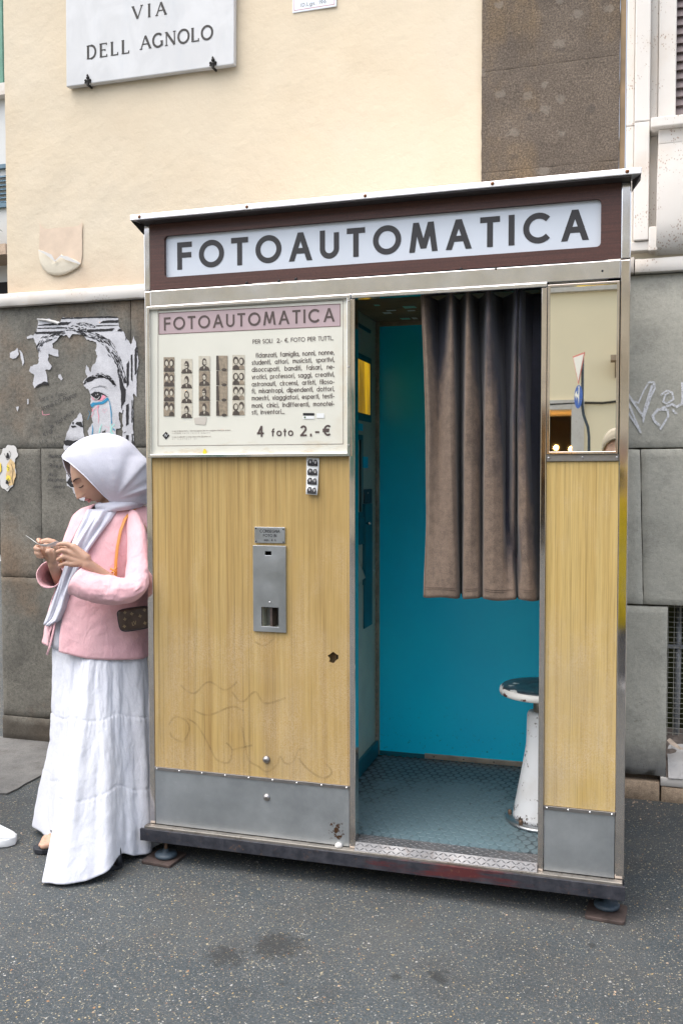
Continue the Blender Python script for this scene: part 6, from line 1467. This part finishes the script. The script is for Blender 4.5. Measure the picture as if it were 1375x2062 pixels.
# inner white dress
rings = []
for j in range(24):
    py = 1030+(1300-1030)*j/23; L, R, yc, b = interp(JT, py); rings.append([rp(py, L, R, yc, b, 2*math.pi*k/48, .86+.01*math.sin(k*2)) for k in range(48)])
MB().loft(rings).build('dress_top', 'white_linen', wm)
def sleeve(pts, name, fl=.92, nn=48, fold=.05, seed=0, sub=6):
    P_ = [q_(a, b, c_) for a, b, c_, r in pts]; R_s = [r for *_, r in pts]; cen = []; rad = []
    for i in range(len(P_)-1):
        p0, p1, p2, p3 = P_[max(i-1, 0)], P_[i], P_[i+1], P_[min(i+2, len(P_)-1)]
        for q in range(sub):
            t_ = q/sub; cen.append(.5*((2*p1)+(-p0+p2)*t_+(2*p0-5*p1+4*p2-p3)*t_*t_+(-p0+3*p1-3*p2+p3)*t_**3)); rad.append(R_s[i]+(R_s[i+1]-R_s[i])*t_)
    cen.append(P_[-1]); rad.append(R_s[-1]); rings = []; pu = Vector((0, -1, 0))
    for i, c_ in enumerate(cen):
        d = (cen[min(i+1, len(cen)-1)]-cen[max(i-1, 0)]).normalized(); u = (pu-d*pu.dot(d)).normalized(); w = d.cross(u); pu = u; ring = []
        for k in range(nn):
            a = 2*math.pi*k/nn; s_ = i/len(cen)
            cz = Vector((math.cos(a)*1.3+seed, math.sin(a)*1.3+i*.06, i*.30+1.1*math.cos(a+.6)))
            rid = (1-abs(noise.noise(cz*1.6))*2.4)**3 if abs(noise.noise(cz*1.6)) < .4 else 0
            rr_ = rad[i]*(1+fold*1.1*(rid-.25)*math.exp(-((s_-.58)/.26)**2)+.05*noise.noise((math.cos(a)*1.5+seed, math.sin(a)*1.5, i*.22))+.022*noise.noise((math.cos(a)*5+seed, math.sin(a)*5+i*.3, i*.8)))
            ring.append(c_+u*(rr_*fl*math.cos(a))+w*(rr_*math.sin(a)))
        rings.append(ring)
    o = MB().loft(rings, caps=False).build(name, 'pink_linen', wm); s2 = o.modifiers.new('sub', 'SUBSURF'); s2.levels = 1; s2.render_levels = 1
    so = o.modifiers.new('thick', 'SOLIDIFY'); so.thickness = .004; so.offset = -1; return o
sleeve([(256, 1033, .14, .018), (268, 1048, .105, .034), (276, 1084, .068, .044), (278, 1125, .038, .049), (276, 1158, .012, .053), (270, 1181, -.008, .061), (246, 1190, -.035, .070), (213, 1187, -.056, .079), (185, 1179, -.070, .082), (160, 1169, -.078, .079)], 'sleeve', fl=.62, fold=.10, seed=0)
sleeve([(182, 1034, .235, .028), (168, 1050, .255, .044), (154, 1085, .235, .044), (143, 1120, .20, .044), (134, 1148, .165, .046), (125, 1160, .125, .046), (115, 1160, .085, .044), (106, 1158, .045, .046), (101, 1157, .025, .050)], 'sleeve', fl=.95, fold=.05, seed=2.2)
# ties of the jacket
ti = MB()
for pts in ([(140, 1215), (134, 1232), (136, 1250), (130, 1268), (132, 1280)], [(142, 1215), (143, 1240), (139, 1262), (133, 1290), (127, 1308)]):
    P_ = [jac(b, a, .012) for a, b in pts]; ti.tube(P_, .0042, 8, flat=.35)
ti.build('jacket_tie', 'pink_linen', wm)
# skirt
HEM = [(-.224, -.280), (-.140, -.272), (-.068, -.218), (-.048, -.150), (-.045, -.085), (-.012, .050), (-.012, .17), (-.12, .26), (-.30, .27), (-.45, .20), (-.515, .085), (-.440, .030), (-.33, -.06), (-.262, -.18)]
hc = Vector((-.235, .01)); NS, NV_ = 360, 150
hp_ = [p_ for p_ in cr(HEM+[HEM[0]], 400)]
def hem_at(a):
    best = None; d = Vector((math.cos(a), math.sin(a)))
    for i in range(len(hp_)-1):
        p, q = hp_[i]-hc, hp_[i+1]-hc; cr1 = d.x*p.y-d.y*p.x; cr2 = d.x*q.y-d.y*q.x
        if cr1*cr2 <= 0 and (p.dot(d) > 0 or q.dot(d) > 0):
            t_ = cr1/(cr1-cr2) if cr1 != cr2 else 0; r_ = (p+(q-p)*t_).length
            if best is None or r_ > best: best = r_
    return best or .2
ha = [hem_at(2*math.pi*k/NS) for k in range(NS)]
ha = [(ha[k-1]+ha[k]+ha[(k+1) % NS])/3 for k in range(NS)]
tc = q_(200, 1262, .12); zt0 = q_(200, 1262, .12).z; rings = []
aT = (q_(283, 1262, .12)-q_(116, 1262, .12)).length/2*.96; bT = .074
s1_, s2_ = .395, .70; AD = math.atan2(-.118-hc.y, -.046-hc.x)
for j in range(NV_+1):
    s_ = j/NV_; ring = []
    for k in range(NS):
        a = 2*math.pi*k/NS; d = Vector((math.cos(a), math.sin(a), 0))
        # ellipse of the waist
        cx_ = d.dot(RIGHT); cf = d.dot(FWD); rt = 1/math.sqrt((cx_/aT)**2+(cf/bT)**2)
        e = s_**1.05
        r_ = rt*(1-e)+ha[k]*e
        z = zt0*(1-s_)+(.012+.022*max(0, d.dot(Vector((-.6, .8, 0))))+.040*math.exp(-((math.atan2(math.sin(a-AD), math.cos(a-AD)))/.30)**2))*s_
        sa, sb = s1_+.014*math.sin(a*2+1)+.008*math.sin(a*5), s2_+.018*math.sin(a*2+2)+.010*math.sin(a*4+1)
        amp = .0040+.012*s_
        fo = .62*amp*(.55*math.sin(a*9+.9+1.2*s_)+.45*math.sin(a*15+2.1-1.5*s_)+.25*math.sin(a*24+s_*2))+.010*s_*noise.noise((math.cos(a)*3, math.sin(a)*3, s_*3))
        ga = 0
        for s0, s1 in ((0, sa), (sa, sb), (sb, 1.02)):
            if s0 <= s_ < s1: ga = .0013*math.exp(-(s_-s0)/.030)*(math.sin(a*74+s0*9)+.6*math.sin(a*51+s0*5)); tier = (s0 > 0)*.0012*math.exp(-(s_-s0)/.10); ga += tier
        seam = -.0030*math.exp(-((s_-sa)/.0040)**2)-.0030*math.exp(-((s_-sb)/.0040)**2)
        wr = .0035*noise.fractal((math.cos(a)*7, math.sin(a)*7, s_*9), 1, 2, 3)
        r_ += fo+ga+seam+wr
        c_ = Vector((tc.x*(1-e)+hc.x*e, tc.y*(1-e)+hc.y*e, 0))
        ring.append((c_.x+d.x*r_, c_.y+d.y*r_, z))
    rings.append(ring)
MB().loft(rings, caps=False).build('skirt', 'white_linen', wm).modifiers.new('thick', 'SOLIDIFY').thickness = .002
# hijab: hood
HT = [(873, 207, 218, .112, .012), (876, 190, 233, .112, .040), (882, 175, 246, .112, .062), (890, 162, 256, .112, .078), (900, 150, 266, .112, .092), (910, 141, 274, .113, .100), (918, 136, 279, .114, .105), (930, 137, 286, .116, .109), (945, 142, 291, .118, .110), (960, 150, 294, .122, .108), (975, 162, 295, .128, .103), (990, 180, 294, .138, .095), (1005, 198, 290, .150, .084), (1020, 208, 288, .160, .074)]
HE = [(918, 133, 133), (921, 140, 134), (930, 159, 136), (945, 177, 141), (960, 193, 150), (975, 206, 164), (988, 217, 182), (998, 225, 200), (1004, 232, 210), (1020, 238, 214)]
rings = []; NH = 110
for j in range(75):
    py = 872+(1016-872)*j/74; L, R, yc, b = interp(HT, py)
    if py <= 918: p0, p1 = math.pi, 3*math.pi
    else:
        xe, xf = interp(HE, py); p0 = 2*math.pi-ang(xf, L, R); p1 = ang(xe, L, R)+2*math.pi
    ring = []
    for k in range(NH+1):
        ph = min(max(math.pi+2*math.pi*k/NH, p0), p1); back = max(0, math.cos(ph))
        pxx = (L+R)/2+(R-L)/2*math.cos(ph); dx_, dy_ = pxx-246, 1006-py; th_ = math.atan2(dy_, dx_); ds = math.hypot(dx_, dy_)
        bk_ = max(0, min(1, (math.radians(118)-th_)/.35))*min(1, ds/34)*max(0, min(1, (py-880)/40))
        fl1 = 1-abs(math.sin(th_*5.2+.5+.25*math.sin(ds*.03)))**.7; rr_ = 1+.085*(fl1-.35)*bk_+.030*math.sin(th_*17+1)*bk_*.6+.010*noise.noise((math.cos(ph)*2, math.sin(ph)*2, py*.03))
        fr = math.exp(-((th_-math.radians(122))/.05)**2)*min(1, ds/50)*max(0, min(1, (py-895)/40)); rr_ += .02*fr
        ring.append(rp(py, L, R, yc, b, ph, rr_))
    rings.append(ring)
ho = MB().loft(rings, closed=False, caps=False).build('hijab', 'hijab_cloth', wm); so = ho.modifiers.new('thick', 'SOLIDIFY'); so.thickness = .0022; so.offset = -1
# wrap round the neck
rings = []
for k in range(72):
    a = 2*math.pi*k/72; c_ = q_(243, 1014-8*math.cos(a)+4*math.sin(a), .155)+RIGHT*(.073*math.cos(a))-FWD*(.078*math.sin(a)); out_ = (RIGHT*math.cos(a)-FWD*math.sin(a)); ring = []
    for m_ in range(28):
        t_ = 2*math.pi*m_/28; hz = .0215+.004*math.sin(a*2+1); rr_ = 1+.22*math.sin(3*t_+a*2.2)+.08*math.sin(5*t_-a*3)
        ring.append(c_+out_*(.013*math.cos(t_)*rr_)+Vector((0, 0, hz*math.sin(t_)))*1.0)
    rings.append(ring)
rings.append(rings[0]); MB().loft(rings, caps=False).build('scarf_wrap', 'hijab_cloth', wm)
TT = [(1024, 196, 248), (1045, 190, 238), (1070, 178, 222), (1100, 166, 204), (1130, 156, 188), (1160, 146, 176), (1190, 136, 166), (1215, 127, 160), (1238, 118, 150), (1252, 113, 128)]
rings = []
for j in range(50):
    py = 1024+(1252-1024)*j/49; a, b = interp(TT, py); ring = []
    for k in range(41):
        u = k/40; lift = .018+.0065*math.sin(u*11+py*.02)+.003*math.sin(u*23-py*.03)-.014*abs(2*u-1)**6+.006*math.exp(-((u-.42)/.05)**2)
        ring.append(jac(py, a+(b-a)*u, .004)-FWD*lift)
    rings.append(ring)
o = MB().loft(rings, closed=False, caps=False).build('scarf_tail', 'hijab_cloth', wm); o.modifiers.new('thick', 'SOLIDIFY').thickness = .002
MB().tube([Vector(q_(126.5, 1127, Y0-.012))+Vector((.0085*math.sin(a)*.35, 0, 0))+Vector((0, .0085*math.cos(a), .0085*math.sin(a))) for a in [k*math.pi/10 for k in range(21)]], .0011, 8).build('ring', 'gold', wm)
# photo strip in her hands (its own thing)
hs_ = MB(); rg = []
for k, (a, b) in enumerate(cr([(57, 1081), (66, 1087), (78, 1096), (90, 1099), (103, 1098), (120, 1092)], 16)):
    c_ = q_(a, b, -.062); v_ = FWD*.021+Vector((0, 0, -.006)); rg.append([c_-v_, c_+v_])
hs_.loft(rg, closed=False, caps=False); o = hs_.build('photo_strip', 'strip_white'); o.modifiers.new('thick', 'SOLIDIFY').thickness = .0006
prop(o, 'curled photo strip held between the woman\'s fingertips', 'photo strip')
# shoulder bag
bgt = thing('handbag', (-.05, -.01, .80), 'small brown monogrammed handbag on a thin orange leather strap at the woman\'s left hip', 'handbag')
Bc = q_(273, 1243, .026); Bu = (RIGHT*.98+Vector((0, 0, .16))).normalized(); Bv = Vector((0, 0, 1))-Bu*Bu.z; Bv.normalize(); Bn = FWD*-1; rings = []
shp = [(-.055, -.022), (-.050, -.034), (-.030, -.041), (.03, -.041), (.050, -.034), (.055, -.020), (.054, .010), (.048, .030), (.0, .034), (-.048, .032), (-.055, .010)]
sh2 = cr(shp+[shp[0]], 44)[:-1]
for f_, d_ in ((.80, .021), (.95, .018), (1, .010), (1, -.010), (.95, -.018), (.8, -.021)): rings.append([Bc+Bu*(p_.x*f_)+Bv*(p_.y*f_)+Bn*d_ for p_ in sh2])
MB().loft(rings).build('bag_body', 'monogram_canvas', bgt)
MB().tube([Bc+Bu*(p_.x*1.0)+Bv*(p_.y*1.0)+Bn*.0135 for p_ in sh2+[sh2[0]]], .0016, 6).build('piping', 'sandal_black', bgt)
pn = Pen(Bc+Bn*.0216, u=tuple(Bu), v=tuple(Bv), n=tuple(Bn))
text(pn, 'L', -.009, -.024, .013, .16); text(pn, 'V', -.004, -.022, .013, .14)
for cx_, cy_ in ((-.030, .002), (.022, .004), (-.004, .016), (.034, -.022), (-.036, -.022), (.040, .022), (-.026, .024)):
    for a in (0, 90, 180, 270):
        pn.poly([(cx_, cy_), (cx_+.0042*math.cos(math.radians(a-30)), cy_+.0042*math.sin(math.radians(a-30))), (cx_+.0062*math.cos(math.radians(a)), cy_+.0062*math.sin(math.radians(a))), (cx_+.0042*math.cos(math.radians(a+30)), cy_+.0042*math.sin(math.radians(a+30)))])
pn.build('monogram', 'monogram_print', bgt, True)
SP = [jac(b, a, l) for a, b, l in ((276, 1020, .004), (268, 1027, .010), (260, 1042, .014), (254, 1065, .016), (250, 1095, .018), (247, 1125, .020), (246, 1152, .020), (247, 1200, .010))]
MB().tube(SP, .0062, 10, flat=.30, up=tuple(RIGHT)).build('strap', 'orange_leather', bgt)
bw = MB(); c_ = jac(1140, 244, .030)
bw.tube([c_+RIGHT*-.012+Vector((0, 0, .006)), c_, c_+RIGHT*.010+Vector((0, 0, -.008))], [.0042, .0028, .0042], 8, flat=.5).tube([c_+RIGHT*.008+Vector((0, 0, .010)), c_, c_+RIGHT*-.008+Vector((0, 0, -.010))], [.0035, .0028, .0030], 8, flat=.5)
bw.build('strap_knot', 'orange_leather', bgt); MB().tube([c_+Vector((0, -.004, -.008))+RIGHT*(.0045*math.cos(a))+Vector((0, 0, .0045*math.sin(a))) for a in [k*math.pi/6 for k in range(13)]], .0013, 6).build('strap_buckle', 'gold', bgt)

# ------------------------------------------------------------------ other people: the photographer (reflected) and a passer-by at the left edge
def sneaker(par, toe, F, s=1.0):
    F = Vector(F).normalized(); T = Vector((-F.y, F.x, 0)); o0 = Vector(toe)-F*.285*s; rings = []; rs_ = []
    ol = [(0, .0, .030), (.01, .022, .034), (.06, .032, .036), (.13, .034, .037), (.20, .044, .044), (.245, .042, .042), (.272, .028, .030), (.285, .0, .002)]
    def outline(z, k): return [o0+F*(x*s)+T*(w*s*k)+Vector((0, 0, z)) for x, w, _ in ol]+[o0+F*(x*s)-T*(w*s*k)+Vector((0, 0, z)) for x, w, _ in ol[-2:0:-1]]
    def ring(z, k): return outline(z, k)
    so_ = MB().loft([ring(.002, .96), ring(.006, 1.02), ring(.026, 1.02), ring(.030, .97)]); so_.build('sole', 'sneaker_white', par, bevel=.002)
    hts = [.085, .088, .090, .088, .062, .045, .036, .031]
    up = []
    for f_ in (0, .35, .65, .88, 1.0):
        r_ = []
        n = len(ol)
        for i, (x, w, _) in enumerate(ol): r_.append(o0+F*(x*s*(1-.012*f_)+.002)+T*(w*s*(1-.55*f_**2.2)*.96)+Vector((0, 0, .029+(hts[i]-.029)*f_)))
        for i in range(n-2, 0, -1): x, w, _ = ol[i]; r_.append(o0+F*(x*s*(1-.012*f_)+.002)-T*(w*s*(1-.55*f_**2.2)*.96)+Vector((0, 0, .029+(hts[i]-.029)*f_)))
        up.append(r_)
    o = MB().loft(up).build('shoe', 'sneaker_white', par); o.modifiers.new('sub', 'SUBSURF').render_levels = 1
    lc = MB()
    for k in range(4):
        x = .125+.024*k; z = .088-.011*k; lc.tube([o0+F*x*s+T*(.022*math.cos(a))+Vector((0, 0, z+.006*math.sin(a))) for a in [q*math.pi/6 for q in range(7)]], .003, 6)
    lc.build('laces', 'sneaker_white', par)
def standing(name, base, F, H, label, top, bottom, skin_m, hair_m, arms='down', toe=None, long=False, step=0):
    par = thing(name, base, label, 'person'); B = Vector(base); F = Vector(F).normalized(); T = Vector((0, 0, 1)).cross(F); k = H/1.7; Z_ = Vector((0, 0, 1))
    P_ = lambda f, l, z: B+F*f*k+T*l*k+Z_*z*k
    mb = MB(); ho_ = P_(.03, 0, 1.585); head(mb, ho_, F*.98-Z_*.12, Z_, k*.98)
    chain(mb, [P_(0, 0, 1.52), P_(-.01, 0, 1.42)], [.052*k, .058*k]); chain(mb, [P_(-.01, 0, 1.38), P_(0, 0, 1.2), P_(0, 0, .98)], [.09*k, .115*k, .125*k])
    for s_ in (-1, 1):
        sf = step if s_ < 0 else 0; chain(mb, [P_(0, .09*s_, .92), P_(.01+sf*.6, .10*s_, .50), P_(sf, .10*s_, .09)], [.085*k, .055*k, .035*k]); capsule(mb, P_(sf, .10*s_, .05), P_(.12+sf, .11*s_, .035), .030*k, .016*k)
        sh = P_(-.01, .17*s_, 1.37)
        if arms == 'down': el = P_(-.02, .22*s_, 1.10); wr = P_(.03, .22*s_, .86); chain(mb, [P_(-.01, .08*s_, 1.38), sh, el, wr], [.06*k, .045*k, .036*k, .024*k]); hand_mesh(mb, wr, -Z_+F*.2, T*s_, .95*k, -s_, .45)
        else: el = P_(.06, .25*s_, 1.12); wr = P_(.21, .12*s_, 1.36); chain(mb, [P_(-.01, .08*s_, 1.38), sh, el, wr], [.06*k, .045*k, .036*k, .024*k]); hand_mesh(mb, wr, F*.6-T*s_*.75+Z_*.1, T*s_*.5+F*.6, .9*k, s_, .6)
    body_obj(mb, par, skin_m, .006, 3)
    def rr(rows, nm, mt, wob=.02):
        rings = []
        for z, l, f, fo in rows: rings.append([P_(fo, 0, z)+T*(l*k*math.cos(a))*(1+wob*math.sin(a*5+z*9))+F*(f*k*math.sin(a))*(1+wob*math.sin(a*7+z*13)) for a in [2*math.pi*q/40 for q in range(40)]])
        o = MB().loft(rings, caps=False).build(nm, mt, par); o.modifiers.new('thick', 'SOLIDIFY').thickness = .004
    rr([(1.455, .072, .066, -.01), (1.43, .12, .085, -.01), (1.39, .19, .105, -.01), (1.30, .205, .125, 0), (1.15, .19, .135, .005), (1.0, .185, .14, .005)]+([(.80, .190, .145, .0), (.60, .195, .15, 0), (.42, .20, .155, 0)] if long else [(.90, .188, .142, 0)]), 'shirt', top)
    for s_ in (-1, 1):
        sf = step if s_ < 0 else 0; el = P_(-.02, .22*s_, 1.10) if arms == 'down' else P_(.06, .25*s_, 1.12); o = MB(); sh = P_(-.01, .165*s_, 1.38); d = el-sh
        o.tube([sh-d*.05, sh+d*.3, sh+d*.62, sh+d*.86], [.062*k, .064*k, .064*k, .066*k], 20, caps=False); oo = o.build('sleeve', top, par); oo.modifiers.new('thick', 'SOLIDIFY').thickness = .003
        o = MB(); o.tube([P_(0, .085*s_, .95), P_(sf*.2, .09*s_, .75), P_(.012+sf*.6, .10*s_, .50), P_(sf*.8, .10*s_, .25), P_(sf, .10*s_, .07)], [.10*k, .095*k, .075*k, .066*k, .062*k], 24, caps=False); oo = o.build('trouser_leg', bottom, par); oo.modifiers.new('thick', 'SOLIDIFY').thickness = .003
        tt = P_(.19+sf, .11*s_, 0) if toe is None or s_ > 0 else Vector(toe)
        sneaker(par, tt, F, k)
    # hair cap
    hb_ = MB(); V = []; NA, NB = 40, 20; Fz = (F*.98-Z_*.12).normalized(); Uz = (Z_-Fz*Fz.z).normalized(); Lz = Uz.cross(Fz)
    for j in range(NB+1):
        th = math.pi*.60*j/NB
        for i in range(NA):
            ph = 2*math.pi*i/NA; f = math.sin(th)*math.cos(ph); l = math.sin(th)*math.sin(ph); u = math.cos(th)
            cut = .36 if f > .35 else -1; r_ = 1.08+.025*noise.noise((f*6, l*6, u*6)); uu = max(u, cut*(1 if f > 0 else 0)) if f > .35 else u
            V.append(ho_+(Fz*(f*.096*r_-.004)+Lz*(l*.080*r_)+Uz*(max(u, .62*max(0, f)*1.5-.35)*.118*r_))*k*.98)
    hb_.add(V, [(j*NA+i, j*NA+(i+1) % NA, (j+1)*NA+(i+1) % NA, (j+1)*NA+i) for j in range(NB) for i in range(NA)], True); hb_.build('hair', hair_m, par).modifiers.new('thick', 'SOLIDIFY').thickness = .006
    return par
ph_ = standing('person', (1.500, -3.06, 0), (0, 1, 0), 1.56, 'grey-haired photographer in a long bright yellow top, visible only in the mirror and steel', 'yellow_shirt', 'dark_trousers', 'skin_pale', 'grey_hair', 'up', long=True)
cmr = thing('camera', (1.49, -2.76, 1.25), 'black camera in the photographer\'s hands, seen only as a reflection in the steel post', 'camera')
MB().box(1.425, 1.545, -2.80, -2.755, 1.235, 1.315).build('camera_body', 'camera_black', cmr, bevel=.006); MB().lathe((1.474, -2.755, 1.275), [(.031, 0), (.031, .040), (.027, .042), (.022, .030), (0, .028)], 24, 'Y').build('lens', 'camera_black', cmr)
standing('person', (-1.105, .072, 0), (1, 0, 0), 1.66, 'passer-by standing outside the left edge, only one white sneaker tip in view', 'grey_cloth', 'jeans', 'skin_pale', 'brow_hair', 'down', step=.425)
